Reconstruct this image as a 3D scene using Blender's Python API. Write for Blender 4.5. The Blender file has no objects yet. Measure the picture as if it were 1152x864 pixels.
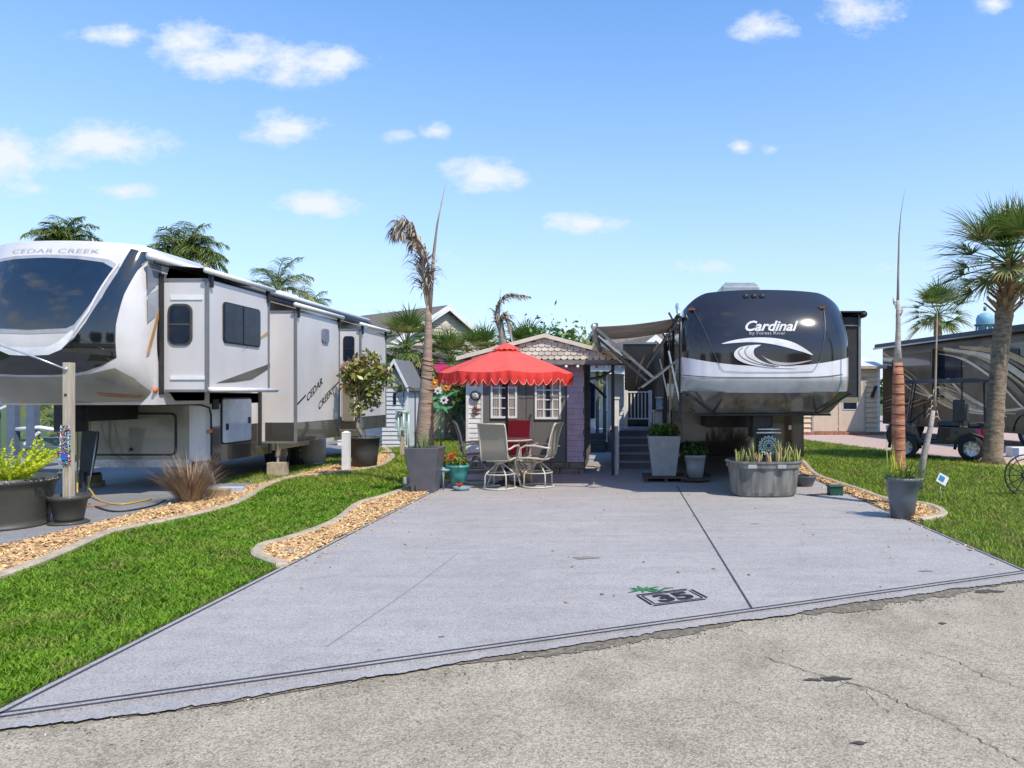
import bpy, bmesh, math, random
import numpy as np
from mathutils import Vector, Matrix, noise as mnoise
random.seed(7); rng = np.random.default_rng(11)
R = math.radians
sc = bpy.context.scene
COL = sc.collection
F, VX, VY, H = 800.0, 699.0, 445.0, 1.7     # focal length in photo pixels, vanishing point, eye height

# ---------------------------------------------------------------- camera
cd = bpy.data.cameras.new('camera'); cam = bpy.data.objects.new('camera', cd); COL.objects.link(cam)
cd.sensor_width = 36; cd.lens = F/1152*36; cd.shift_x = -(VX-576)/1152; cd.shift_y = (VY-432)/1152
cd.clip_start = 0.1; cd.clip_end = 3000
cam.location = (0, 0, H); cam.rotation_euler = (R(90), 0, 0)
sc.camera = cam
# ---------------------------------------------------------------- sun + sky
SUN = Vector((0.62, -0.62, 1.22)).normalized()
sd = bpy.data.lights.new('sun', 'SUN'); so = bpy.data.objects.new('sun', sd); COL.objects.link(so)
sd.energy = 5.0; sd.angle = R(0.55); sd.color = (1.0, 0.90, 0.76)
so.rotation_euler = SUN.to_track_quat('Z', 'Y').to_euler(); so.location = (10, -10, 20)
w = bpy.data.worlds.new('World'); sc.world = w; w.use_nodes = True
SKY_STR, SKY_SAT = 0.15, 1.12
def build_world():
    nt = w.node_tree; N = nt.nodes; L = nt.links; N.clear()
    out = N.new('ShaderNodeOutputWorld'); bg = N.new('ShaderNodeBackground')
    sky = N.new('ShaderNodeTexSky'); sky.sky_type = 'NISHITA'; sky.sun_disc = False
    sky.sun_elevation = math.asin(SUN.z); sky.sun_rotation = math.atan2(SUN.x, SUN.y)
    sky.air_density = 1.0; sky.dust_density = 0.35; sky.ozone_density = 2.2; sky.altitude = 0
    hs = N.new('ShaderNodeHueSaturation'); hs.inputs['Saturation'].default_value = SKY_SAT; hs.inputs['Value'].default_value = 1.0
    hs.inputs['Hue'].default_value = 0.5
    tint = N.new('ShaderNodeMixRGB'); tint.blend_type = 'MULTIPLY'; tint.inputs[0].default_value = 1; tint.inputs[2].default_value = (1.17, 1.56, 1.84, 1)
    L.new(sky.outputs[0], tint.inputs[1]); L.new(tint.outputs[0], hs.inputs['Color'])
    tc = N.new('ShaderNodeTexCoord'); sx = N.new('ShaderNodeSeparateXYZ'); L.new(tc.outputs['Generated'], sx.inputs[0])
    def mth(op, a, b=None, c=None, clamp=False):
        n = N.new('ShaderNodeMath'); n.operation = op; n.use_clamp = clamp
        for i, v in enumerate((a, b, c)):
            if v is None: continue
            if isinstance(v, (int, float)): n.inputs[i].default_value = v
            else: L.new(v, n.inputs[i])
        return n.outputs[0]
    yy = mth('MAXIMUM', sx.outputs[1], 0.05)
    u = mth('DIVIDE', sx.outputs[0], yy); v = mth('DIVIDE', sx.outputs[2], yy)
    cmb = N.new('ShaderNodeCombineXYZ'); L.new(u, cmb.inputs[0]); L.new(v, cmb.inputs[1])
    vm = N.new('ShaderNodeVectorMath'); vm.operation = 'MULTIPLY'; vm.inputs[1].default_value = (1.0, 1.7, 1); L.new(cmb.outputs[0], vm.inputs[0])
    nz = N.new('ShaderNodeTexNoise'); nz.inputs['Scale'].default_value = 13; nz.inputs['Detail'].default_value = 9; nz.inputs['Roughness'].default_value = 0.66
    L.new(vm.outputs[0], nz.inputs['Vector'])
    wisp = mth('SUBTRACT', nz.outputs[0], 0.5)
    cl = [(215,45,62,26,1),(262,66,80,30,1),(330,72,80,26,1),(385,66,48,17,.9),(140,40,60,13,.8),(108,160,95,27,1),(18,176,80,34,.95),(30,212,40,12,.7),(138,215,34,10,.5),
          (330,143,54,23,1),(300,152,40,9,.5),(492,147,22,11,.8),(452,155,18,8,.5),(546,196,58,22,1),(352,231,62,17,.95),(662,251,64,14,1),(860,31,42,19,.9),
          (968,16,54,28,1),(832,166,18,9,.8),(868,167,12,6,.4),(1120,4,20,14,.6),(335,318,44,12,.5),(512,288,34,9,.3),(1040,302,60,7,.3),(800,300,60,8,.3)]
    acc = None
    for px, py, rx, ry, a in cl:
        du = mth('MULTIPLY', mth('SUBTRACT', u, (px-VX)/F), F/rx); dv = mth('MULTIPLY', mth('SUBTRACT', v, (VY-py)/F), F/ry)
        d2 = mth('ADD', mth('MULTIPLY', du, du), mth('MULTIPLY', dv, dv))
        m = mth('MULTIPLY', mth('SUBTRACT', 1.0, mth('SQRT', d2)), a)
        acc = m if acc is None else mth('MAXIMUM', acc, m)
    dens = mth('MULTIPLY', mth('ADD', acc, mth('MULTIPLY', wisp, 3.0)), 1.6)
    gate = mth('MULTIPLY', mth('ADD', acc, 0.25), 3.0, None, True)
    dens = mth('MULTIPLY', mth('MULTIPLY', dens, gate), 0.7, None, True)
    front = mth('GREATER_THAN', sx.outputs[1], 0.06)
    dens = mth('MULTIPLY', dens, front)
    # broken cloud in the half of the sky behind the camera
    n2 = N.new('ShaderNodeTexNoise'); n2.inputs['Scale'].default_value = 2.6; n2.inputs['Detail'].default_value = 7; n2.inputs['Roughness'].default_value = 0.62
    vm2 = N.new('ShaderNodeVectorMath'); vm2.operation = 'MULTIPLY'; vm2.inputs[1].default_value = (1.0, 1.0, 2.6); L.new(tc.outputs['Generated'], vm2.inputs[0]); L.new(vm2.outputs[0], n2.inputs['Vector'])
    back = mth('MULTIPLY', mth('LESS_THAN', sx.outputs[1], -0.05), mth('MULTIPLY', mth('SUBTRACT', n2.outputs[0], 0.545), 9.0, None, True))
    dens = mth('MAXIMUM', dens, mth('MULTIPLY', back, 0.8))
    # milky air towards the horizon
    hz = mth('POWER', mth('SUBTRACT', 1.0, mth('MAXIMUM', sx.outputs[2], 0.0), None, True), 2.9)
    mxh = N.new('ShaderNodeMixRGB'); mxh.inputs[2].default_value = (5.3, 5.6, 6.35, 1)
    L.new(mth('MULTIPLY', hz, 0.92), mxh.inputs[0]); L.new(hs.outputs[0], mxh.inputs[1])
    mx = N.new('ShaderNodeMixRGB'); mx.inputs[2].default_value = (5.6, 6.0, 6.5, 1)
    L.new(dens, mx.inputs[0]); L.new(mxh.outputs[0], mx.inputs[1])
    L.new(mx.outputs[0], bg.inputs[0]); bg.inputs[1].default_value = SKY_STR
    L.new(bg.outputs[0], out.inputs[0])
build_world()
sc.view_settings.view_transform = 'Standard'; sc.view_settings.look = 'None'
sc.view_settings.exposure = 0.05; sc.view_settings.gamma = 1.0; sc.view_settings.use_curve_mapping = False
sc.render.engine = 'CYCLES'
sc.cycles.max_bounces = 8; sc.cycles.diffuse_bounces = 4; sc.cycles.glossy_bounces = 4; sc.cycles.transparent_max_bounces = 8

# ---------------------------------------------------------------- projection helpers
def at(px, py, Y): return Vector(((px-VX)*Y/F, Y, H-(py-VY)*Y/F))
def gp(px, py):
    Y = H*F/(py-VY); return ((px-VX)*Y/F, Y)
def sp(px, py, X):          # a pixel on a plane of constant X -> (Y, Z)
    Y = X*F/(px-VX); return (Y, H+(VY-py)*Y/F)

# ---------------------------------------------------------------- materials
MATS = {}
def nodes_of(m):
    m.use_nodes = True; return m.node_tree.nodes, m.node_tree.links, m.node_tree.nodes['Principled BSDF']
def mat(name, col, rough=0.6, metal=0.0, var=0.12, vscale=6.0, bump=0.0, bscale=60.0, coat=0.0, spec=0.5, col2=None, stretch=None, detail=4.0, trans=0.0, island=0.0):
    if name in MATS: return MATS[name]
    m = bpy.data.materials.new(name); N, L, b = nodes_of(m)
    b.inputs['Roughness'].default_value = rough; b.inputs['Metallic'].default_value = metal
    b.inputs['Coat Weight'].default_value = coat; b.inputs['Coat Roughness'].default_value = 0.04
    b.inputs['Specular IOR Level'].default_value = spec
    tc = N.new('ShaderNodeTexCoord'); src = tc.outputs['Object']
    if stretch:
        mp = N.new('ShaderNodeMapping'); mp.inputs['Scale'].default_value = stretch; L.new(src, mp.inputs[0]); src = mp.outputs[0]
    nz = N.new('ShaderNodeTexNoise'); nz.inputs['Scale'].default_value = vscale; nz.inputs['Detail'].default_value = detail; L.new(src, nz.inputs['Vector'])
    ramp = N.new('ShaderNodeValToRGB'); L.new(nz.outputs[0], ramp.inputs[0])
    c2 = col2 if col2 else tuple(min(1, c*(1+var)) for c in col)
    c1 = col if col2 else tuple(c*(1-var) for c in col)
    ramp.color_ramp.elements[0].position = 0.32; ramp.color_ramp.elements[1].position = 0.68
    ramp.color_ramp.elements[0].color = (*c1, 1); ramp.color_ramp.elements[1].color = (*c2, 1)
    colout = ramp.outputs[0]
    if island:
        g = N.new('ShaderNodeNewGeometry'); hs = N.new('ShaderNodeHueSaturation'); L.new(colout, hs.inputs['Color'])
        mr = N.new('ShaderNodeMapRange'); mr.inputs['To Min'].default_value = 1-island; mr.inputs['To Max'].default_value = 1+island
        L.new(g.outputs['Random Per Island'], mr.inputs[0]); L.new(mr.outputs[0], hs.inputs['Value'])
        m2 = N.new('ShaderNodeMath'); m2.operation = 'MULTIPLY'; m2.inputs[1].default_value = 7.77; L.new(g.outputs['Random Per Island'], m2.inputs[0])
        m3 = N.new('ShaderNodeMath'); m3.operation = 'FRACT'; L.new(m2.outputs[0], m3.inputs[0])
        mr2 = N.new('ShaderNodeMapRange'); mr2.inputs['To Min'].default_value = 0.5-0.03*min(1, island*2); mr2.inputs['To Max'].default_value = 0.5+0.02*min(1, island*2)
        L.new(m3.outputs[0], mr2.inputs[0]); L.new(mr2.outputs[0], hs.inputs['Hue'])
        colout = hs.outputs[0]
    L.new(colout, b.inputs['Base Color'])
    if bump:
        n2 = N.new('ShaderNodeTexNoise'); n2.inputs['Scale'].default_value = bscale; n2.inputs['Detail'].default_value = 5; L.new(src, n2.inputs['Vector'])
        bp = N.new('ShaderNodeBump'); bp.inputs['Strength'].default_value = bump; bp.inputs['Distance'].default_value = 0.02
        L.new(n2.outputs[0], bp.inputs['Height']); L.new(bp.outputs[0], b.inputs['Normal'])
    if trans:
        out = N['Material Output']; tr = N.new('ShaderNodeBsdfTranslucent'); L.new(colout, tr.inputs[0])
        ms = N.new('ShaderNodeMixShader'); ms.inputs[0].default_value = trans
        L.new(b.outputs[0], ms.inputs[1]); L.new(tr.outputs[0], ms.inputs[2]); L.new(ms.outputs[0], out.inputs['Surface'])
    MATS[name] = m; return m

# ---------------------------------------------------------------- mesh builder
ORG = {}
class MB:
    def __init__(s): s.v = []; s.f = []; s.m = []; s.sm = []
    def add(s, vs, fs, mi=0, smooth=False):
        o = len(s.v); s.v.extend([tuple(p) for p in vs]); s.f.extend([tuple(i+o for i in f) for f in fs])
        s.m.extend([mi]*len(fs)); s.sm.extend([smooth]*len(fs)); return s
    def box(s, x0, x1, y0, y1, z0, z1, mi=0, M=None):
        vs = [Vector((x, y, z)) for x in (x0, x1) for y in (y0, y1) for z in (z0, z1)]
        if M is not None: vs = [M @ v for v in vs]
        return s.add(vs, [(0,1,3,2),(4,6,7,5),(0,4,5,1),(2,3,7,6),(0,2,6,4),(1,5,7,3)], mi)
    def cbox(s, c, size, mi=0, rot=(0,0,0)):
        from mathutils import Euler
        M = Matrix.Translation(c) @ Euler(rot).to_matrix().to_4x4(); a, b, d = (q/2 for q in size)
        return s.box(-a, a, -b, b, -d, d, mi, M)
    def bar(s, a, b, wd, hg=None, mi=0):      # rectangular bar between two points
        a, b = Vector(a), Vector(b); d = b-a; hg = hg or wd
        M = Matrix.Translation(a) @ d.to_track_quat('Z', 'Y').to_matrix().to_4x4()
        return s.box(-wd/2, wd/2, -hg/2, hg/2, 0, d.length, mi, M)
    def tube(s, pts, r, n=8, mi=0, smooth=True, cap=True, closed=False):
        pts = [Vector(p) for p in pts]; k = len(pts)
        rs = r if isinstance(r, (list, tuple)) else [r]*k
        up = None; vs = []
        for i, p in enumerate(pts):
            if closed: t = (pts[(i+1) % k]-pts[i-1]).normalized()
            else: t = (pts[min(i+1, k-1)]-pts[max(i-1, 0)]).normalized()
            if up is None:
                up = Vector((0, 0, 1)) if abs(t.z) < 0.9 else Vector((1, 0, 0))
            side = t.cross(up).normalized(); up = side.cross(t).normalized()
            for j in range(n):
                a = 2*math.pi*j/n; vs.append(p+(side*math.cos(a)+up*math.sin(a))*rs[i])
        fs = []
        for i in range(k if closed else k-1):
            i2 = (i+1) % k
            for j in range(n):
                j2 = (j+1) % n; fs.append((i*n+j, i*n+j2, i2*n+j2, i2*n+j))
        if cap and not closed: fs += [tuple(range(n-1, -1, -1)), tuple((k-1)*n+j for j in range(n))]
        return s.add(vs, fs, mi, smooth)
    def lathe(s, prof, n=24, c=(0,0,0), mi=0, smooth=True, axis='z', sx=1.0, sy=1.0):
        vs = []; 
        for r, z in prof:
            for j in range(n):
                a = 2*math.pi*j/n; p = (r*math.cos(a)*sx, r*math.sin(a)*sy, z)
                if axis == 'x': p = (p[2], p[0], p[1])
                if axis == 'y': p = (p[0], p[2], p[1])
                vs.append((p[0]+c[0], p[1]+c[1], p[2]+c[2]))
        fs = [(i*n+j, i*n+(j+1) % n, (i+1)*n+(j+1) % n, (i+1)*n+j) for i in range(len(prof)-1) for j in range(n)]
        return s.add(vs, fs, mi, smooth)
    def prism(s, poly, plane, d0, d1, mi=0):
        n = len(poly)
        def P(a, b, d): return {'xy': (a, b, d), 'xz': (a, d, b), 'yz': (d, a, b)}[plane]
        vs = [P(a, b, d0) for a, b in poly]+[P(a, b, d1) for a, b in poly]
        fs = [tuple(range(n-1, -1, -1)), tuple(range(n, 2*n))]+[(i, (i+1) % n, (i+1) % n+n, i+n) for i in range(n)]
        return s.add(vs, fs, mi)
    def loft(s, rings, mi=0, cap=True, smooth=True):
        n = len(rings[0]); vs = [p for r in rings for p in r]
        fs = [(i*n+j, i*n+(j+1) % n, (i+1)*n+(j+1) % n, (i+1)*n+j) for i in range(len(rings)-1) for j in range(n)]
        s.add(vs, fs, mi, smooth)
        if cap: s.add(rings[0], [tuple(range(n-1, -1, -1))], mi); s.add(rings[-1], [tuple(range(n))], mi)
        return s
    def strip(s, pts, nrm, wd, mi=0, taper=True):   # leaf-like strip along pts
        k = len(pts); vs = []
        for i, p in enumerate(pts):
            p = Vector(p); t = (Vector(pts[min(i+1, k-1)])-Vector(pts[max(i-1, 0)])).normalized()
            sd = t.cross(nrm)
            sd = sd.normalized() if sd.length > 1e-5 else Vector((1, 0, 0))
            q = (i/(k-1)); ww = wd*(0.5+0.9*q if q < 0.4 else 0.86*(1-q)/0.6+0.04) if taper else wd
            vs += [p-sd*ww/2, p+sd*ww/2]
        return s.add(vs, [(2*i, 2*i+1, 2*i+3, 2*i+2) for i in range(k-1)], mi, False)
    def build(s, name, mats, parent=None, loc=None, bevel=0.0, smooth=None, fix=True):
        if not isinstance(mats, (list, tuple)): mats = [mats]
        me = bpy.data.meshes.new(name)
        if parent is not None: org = ORG[parent.name]
        else: org = Vector(loc) if loc is not None else Vector((0, 0, 0))
        me.from_pydata([(v[0]-org.x, v[1]-org.y, v[2]-org.z) for v in s.v], [], s.f)
        for m in mats: me.materials.append(m)
        me.polygons.foreach_set('material_index', s.m)
        me.polygons.foreach_set('use_smooth', s.sm if smooth is None else [smooth]*len(s.f))
        if fix and len(s.f) < 60000:
            bm = bmesh.new(); bm.from_mesh(me); bmesh.ops.recalc_face_normals(bm, faces=bm.faces); bm.to_mesh(me); bm.free()
        me.update(); o = bpy.data.objects.new(name, me); COL.objects.link(o); ORG[o.name] = org
        if parent is not None: o.parent = parent
        else: o.location = org
        if bevel:
            bv = o.modifiers.new('bevel', 'BEVEL'); bv.width = bevel; bv.segments = 2; bv.limit_method = 'ANGLE'; bv.angle_limit = R(40)
        return o
def npmesh(name, verts, quads, m, parent=None, loc=(0,0,0), mids=None):
    org = ORG[parent.name] if parent is not None else Vector(loc)
    me = bpy.data.meshes.new(name); v = verts-np.array(org)
    k = quads.shape[1]; nf = len(quads)
    me.vertices.add(len(v)); me.vertices.foreach_set('co', v.astype(np.float32).ravel())
    me.loops.add(nf*k); me.loops.foreach_set('vertex_index', quads.astype(np.int32).ravel())
    me.polygons.add(nf); me.polygons.foreach_set('loop_start', np.arange(0, nf*k, k, dtype=np.int32)); me.polygons.foreach_set('loop_total', np.full(nf, k, dtype=np.int32))
    for q in (m if isinstance(m, (list, tuple)) else [m]): me.materials.append(q)
    if mids is not None: me.polygons.foreach_set('material_index', mids.astype(np.int32))
    me.update(calc_edges=True); me.validate()
    o = bpy.data.objects.new(name, me); COL.objects.link(o); ORG[o.name] = org
    if parent is not None: o.parent = parent
    else: o.location = org
    return o
def tag(o, label=None, cat=None, group=None, kind=None):
    if label: o['label'] = label
    if cat: o['category'] = cat
    if group: o['group'] = group
    if kind: o['kind'] = kind
    return o
def thing(name, loc, label, cat, group=None, rz=0.0):
    o = bpy.data.objects.new(name, None); o.empty_display_size = 0.2; COL.objects.link(o)
    o.location = loc; ORG[o.name] = Vector(loc); o.rotation_euler.z = rz
    return tag(o, label, cat, group)
def dup(root, loc, rz=0.0, label=None, scale=None):
    r = root.copy(); COL.objects.link(r); r.location = loc; r.rotation_euler = (0, 0, rz)
    if scale: r.scale = (scale,)*3
    if label: r['label'] = label
    for ch in list(root.children):
        c = ch.copy(); COL.objects.link(c); c.parent = r
        for g in list(ch.children):
            d = g.copy(); COL.objects.link(d); d.parent = c
    return r
def smoothline(pts, n=6, closed=False):
    P = [Vector((*p, 0)) if len(p) == 2 else Vector(p) for p in pts]; out = []; k = len(P)
    rngk = range(k if closed else k-1)
    for i in rngk:
        p0 = P[i-1] if (i > 0 or closed) else P[0]*2-P[1]; p1 = P[i]; p2 = P[(i+1) % k]
        p3 = P[(i+2) % k] if (i+2 < k or closed) else p2*2-p1
        for j in range(n):
            t = j/n; out.append(0.5*((2*p1)+(p2-p0)*t+(2*p0-5*p1+4*p2-p3)*t*t+(3*p1-p0-3*p2+p3)*t**3))
    if not closed: out.append(P[-1])
    return out
def inpoly(x, y, poly):
    ins = np.zeros(len(x), bool); n = len(poly)
    for i in range(n):
        x0, y0 = poly[i]; x1, y1 = poly[(i+1) % n]
        c = ((y0 > y) != (y1 > y)) & (x < (x1-x0)*(y-y0)/((y1-y0) if y1 != y0 else 1e-9)+x0); ins ^= c
    return ins
def drape(polys, S, off=0.006, step=0.12, thick=0.0):
    """polygons given in the x-z plane, cut into a grid and laid on the surface y = S(x, z)"""
    bm = bmesh.new()
    for poly in polys:
        vs = [bm.verts.new((x, 0, z)) for x, z in poly]
        try: bm.faces.new(vs)
        except ValueError: pass
    return drape_bm(bm, S, off, step)
def drape_bm(bm, S, off, step):
    xs = [v.co.x for v in bm.verts]; zs = [v.co.z for v in bm.verts]
    for lo, hi, n in ((min(xs), max(xs), Vector((1, 0, 0))), (min(zs), max(zs), Vector((0, 0, 1)))):
        q = math.ceil(lo/step)*step
        while q < hi:
            bmesh.ops.bisect_plane(bm, geom=bm.verts[:]+bm.edges[:]+bm.faces[:], plane_co=n*q, plane_no=n); q += step
    bmesh.ops.triangulate(bm, faces=bm.faces)
    bm.verts.index_update()
    mb = MB(); vs = [(v.co.x, S(v.co.x, v.co.z)-off, v.co.z) for v in bm.verts]
    fs = []
    for f in bm.faces:
        idx = [v.index for v in f.verts]; a, b, c = (Vector(vs[i]) for i in idx)
        if (b-a).cross(c-a).y > 0: idx.reverse()
        fs.append(idx)
    bm.free(); return mb.add(vs, fs, 0, True)
def text_bm(body, size, shear=0.0, xs=1.0, outline=0.0, bold=0.0):
    cu = bpy.data.curves.new('t', 'FONT'); cu.body = body; cu.size = size; cu.shear = shear; cu.align_x = 'CENTER'; cu.align_y = 'CENTER'; cu.offset = bold; cu.resolution_u = 3
    to = bpy.data.objects.new('t', cu); COL.objects.link(to); bpy.context.view_layer.update()
    me = to.evaluated_get(bpy.context.evaluated_depsgraph_get()).to_mesh()
    vs = [(v.co.x*xs, v.co.y) for v in me.vertices]; fs = [tuple(p.vertices) for p in me.polygons]
    to.to_mesh_clear(); bpy.data.objects.remove(to); bpy.data.curves.remove(cu)
    return vs, fs
def stroke(pts, wd):        # 2-D polyline -> tapered swoosh polygon; wd = list of widths
    n = len(pts); L_, R_ = [], []
    for i, p in enumerate(pts):
        a = Vector(pts[max(i-1, 0)][:2]); b = Vector(pts[min(i+1, n-1)][:2]); t = (b-a).normalized(); nn = Vector((-t.y, t.x)); p = Vector(p[:2])
        ww = wd[i] if isinstance(wd, list) else wd
        L_.append(tuple(p+nn*ww/2)); R_.append(tuple(p-nn*ww/2))
    return [[L_[i], L_[i+1], R_[i+1], R_[i]] for i in range(n-1)]
def leaf_cloud(centers, n, size, seed=0, flat=0.0, shell=0.35, aspect=0.5):
    """leaf quads spread through ellipsoidal clumps; centers = [(x,y,z,rx,ry,rz)]"""
    g = np.random.default_rng(seed); C = np.array(centers, float)
    vol = C[:, 3]*C[:, 4]*C[:, 5]; idx = g.choice(len(C), n, p=vol/vol.sum()); c = C[idx]
    d = g.normal(size=(n, 3)); d /= np.linalg.norm(d, axis=1)[:, None]; rr = (shell+(1-shell)*g.random(n)**0.6)[:, None]
    p = c[:, :3]+d*rr*c[:, 3:]*(1+0.18*g.normal(size=(n, 1)))
    a = g.normal(size=(n, 3)); a[:, 2] *= (1-flat); a /= np.linalg.norm(a, axis=1)[:, None]
    b = np.cross(a, g.normal(size=(n, 3))+d); b /= np.linalg.norm(b, axis=1)[:, None]
    s = size*(0.6+0.8*g.random(n))[:, None]
    v = np.stack([p-a*s, p+b*s*aspect, p+a*s, p-b*s*aspect], 1).reshape(-1, 3)
    return v, np.arange(4*n).reshape(-1, 4)
# ---------------------------------------------------------------- shared materials
def M_road():
    m = bpy.data.materials.new('road_asphalt'); N, L, b = nodes_of(m); b.inputs['Roughness'].default_value = 0.92
    tc = N.new('ShaderNodeTexCoord'); o = tc.outputs['Object']
    def noise(s, d=6, r=.6):
        n = N.new('ShaderNodeTexNoise'); n.inputs['Scale'].default_value = s; n.inputs['Detail'].default_value = d; n.inputs['Roughness'].default_value = r; L.new(o, n.inputs['Vector']); return n.outputs[0]
    def ramp(src, p0, c0, p1, c1):
        r = N.new('ShaderNodeValToRGB'); r.color_ramp.elements[0].position = p0; r.color_ramp.elements[0].color = (*c0, 1); r.color_ramp.elements[1].position = p1; r.color_ramp.elements[1].color = (*c1, 1); L.new(src, r.inputs[0]); return r.outputs[0]
    def mix(t, f, a, c):
        x = N.new('ShaderNodeMixRGB'); x.blend_type = t
        for i, v in enumerate((f, a, c)):
            if isinstance(v, (int, float)): x.inputs[i].default_value = v
            elif isinstance(v, tuple): x.inputs[i].default_value = (*v, 1)
            else: L.new(v, x.inputs[i])
        return x.outputs[0]
    big = ramp(noise(0.9), .3, (.39, .345, .265), .7, (.47, .42, .335))
    vo = N.new('ShaderNodeTexVoronoi'); vo.inputs['Scale'].default_value = 105; L.new(o, vo.inputs['Vector'])
    st = N.new('ShaderNodeSeparateXYZ'); L.new(vo.outputs['Color'], st.inputs[0])
    grain = ramp(st.outputs[0], .05, (.60, .58, .54), .85, (1.32, 1.29, 1.24))
    c = mix('MULTIPLY', .85, big, grain)
    fine = ramp(noise(260, 2), .38, (.66,)*3, .62, (1.25,)*3); c = mix('MULTIPLY', .7, c, fine)
    gap = ramp(vo.outputs['Distance'], .0, (1,)*3, .95, (.45,)*3); c = mix('MULTIPLY', .55, c, gap)
    vo2 = N.new('ShaderNodeTexVoronoi'); vo2.inputs['Scale'].default_value = 15; L.new(o, vo2.inputs['Vector'])
    pit = ramp(vo2.outputs['Distance'], .07, (.25,)*3, .11, (1,)*3); c = mix('MULTIPLY', .8, c, pit)
    stain = ramp(noise(1.7, 8, .72), .34, (.62, .60, .56), .54, (1,)*3); c = mix('MULTIPLY', .7, c, stain)
    L.new(c, b.inputs['Base Color'])
    bp = N.new('ShaderNodeBump'); bp.inputs['Strength'].default_value = 0.5; bp.inputs['Distance'].default_value = 0.006
    mm = N.new('ShaderNodeMath'); mm.operation = 'ADD'; L.new(st.outputs[0], mm.inputs[0]); L.new(noise(150, 3), mm.inputs[1]); L.new(mm.outputs[0], bp.inputs['Height']); L.new(bp.outputs[0], b.inputs['Normal'])
    return m
def M_slab(name, c0, c1, sp=.35, scale=130):
    m = bpy.data.materials.new(name); N, L, b = nodes_of(m); b.inputs['Roughness'].default_value = 0.8
    tc = N.new('ShaderNodeTexCoord'); o = tc.outputs['Object']
    def noise(s, d=4, r=.6, vec=None):
        n = N.new('ShaderNodeTexNoise'); n.inputs['Scale'].default_value = s; n.inputs['Detail'].default_value = d; n.inputs['Roughness'].default_value = r; L.new(vec or o, n.inputs['Vector']); return n.outputs[0]
    def ramp(src, p0, c0, p1, c1):
        r = N.new('ShaderNodeValToRGB'); r.color_ramp.elements[0].position = p0; r.color_ramp.elements[0].color = (*c0, 1); r.color_ramp.elements[1].position = p1; r.color_ramp.elements[1].color = (*c1, 1); L.new(src, r.inputs[0]); return r.outputs[0]
    def mul(f, a, c):
        x = N.new('ShaderNodeMixRGB'); x.blend_type = 'MULTIPLY'; x.inputs[0].default_value = f; L.new(a, x.inputs[1]); L.new(c, x.inputs[2]); return x.outputs[0]
    c = ramp(noise(0.55, 6), .3, c0, .72, c1)
    c = mul(1, c, ramp(noise(scale, 2, .5), .36, (1-sp,)*3, .64, (1+sp,)*3))
    c = mul(.8, c, ramp(noise(4.5, 7, .7), .34, (.86, .85, .84), .50, (1,)*3))
    mp = N.new('ShaderNodeMapping'); mp.inputs['Scale'].default_value = (.5, 3.2, 1); L.new(o, mp.inputs[0])
    c = mul(.6, c, ramp(noise(1.3, 6, .6, mp.outputs[0]), .35, (.84, .84, .85), .62, (1.04,)*3))
    vs_ = N.new('ShaderNodeTexVoronoi'); vs_.inputs['Scale'].default_value = 120; L.new(o, vs_.inputs['Vector']); sp_ = N.new('ShaderNodeSeparateXYZ'); L.new(vs_.outputs['Color'], sp_.inputs[0])
    c = mul(1, c, ramp(sp_.outputs[0], .0, (.80, .80, .79), 1.0, (1.20, 1.19, 1.17)))
    c = mul(.8, c, ramp(sp_.outputs[1], .90, (1,)*3, .97, (.55, .5, .45)))
    vo = N.new('ShaderNodeTexVoronoi'); vo.inputs['Scale'].default_value = 1.1; L.new(o, vo.inputs['Vector'])
    c = mul(.7, c, ramp(vo.outputs['Distance'], .012, (.5, .45, .38), .04, (1,)*3))
    L.new(c, b.inputs['Base Color'])
    bp = N.new('ShaderNodeBump'); bp.inputs['Strength'].default_value = 0.15; bp.inputs['Distance'].default_value = 0.003
    L.new(noise(scale, 3), bp.inputs['Height']); L.new(bp.outputs[0], b.inputs['Normal'])
    return m
m_road = M_road()
m_slab = M_slab('coated_concrete', (.325, .308, .300), (.375, .355, .345), .12, 110)
m_pad = M_slab('pad_concrete', (.19, .19, .19), (.26, .26, .26), .45, 60)
m_line = mat('dark_line_and_edge_shade', (.045, .048, .065), .7, var=.3, vscale=20)
m_apron = M_slab('apron_concrete', (.31, .295, .29), (.37, .35, .345), .12, 110)
m_patch = mat('dark_tar_patch', (.12, .10, .075), .9, var=.35, vscale=25, bump=.8, bscale=120, col2=(.27, .23, .17))
m_crack = mat('crack', (.06, .055, .045), .95, var=.3)
m_soil = mat('soil', (.06, .075, .02), .95, var=.4, vscale=3, bump=.4, col2=(.075, .11, .025))
m_lawnbase = mat('lawn_soil', (.035, .075, .012), .95, vscale=5, bump=.5, bscale=40, col2=(.075, .11, .025))
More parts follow.
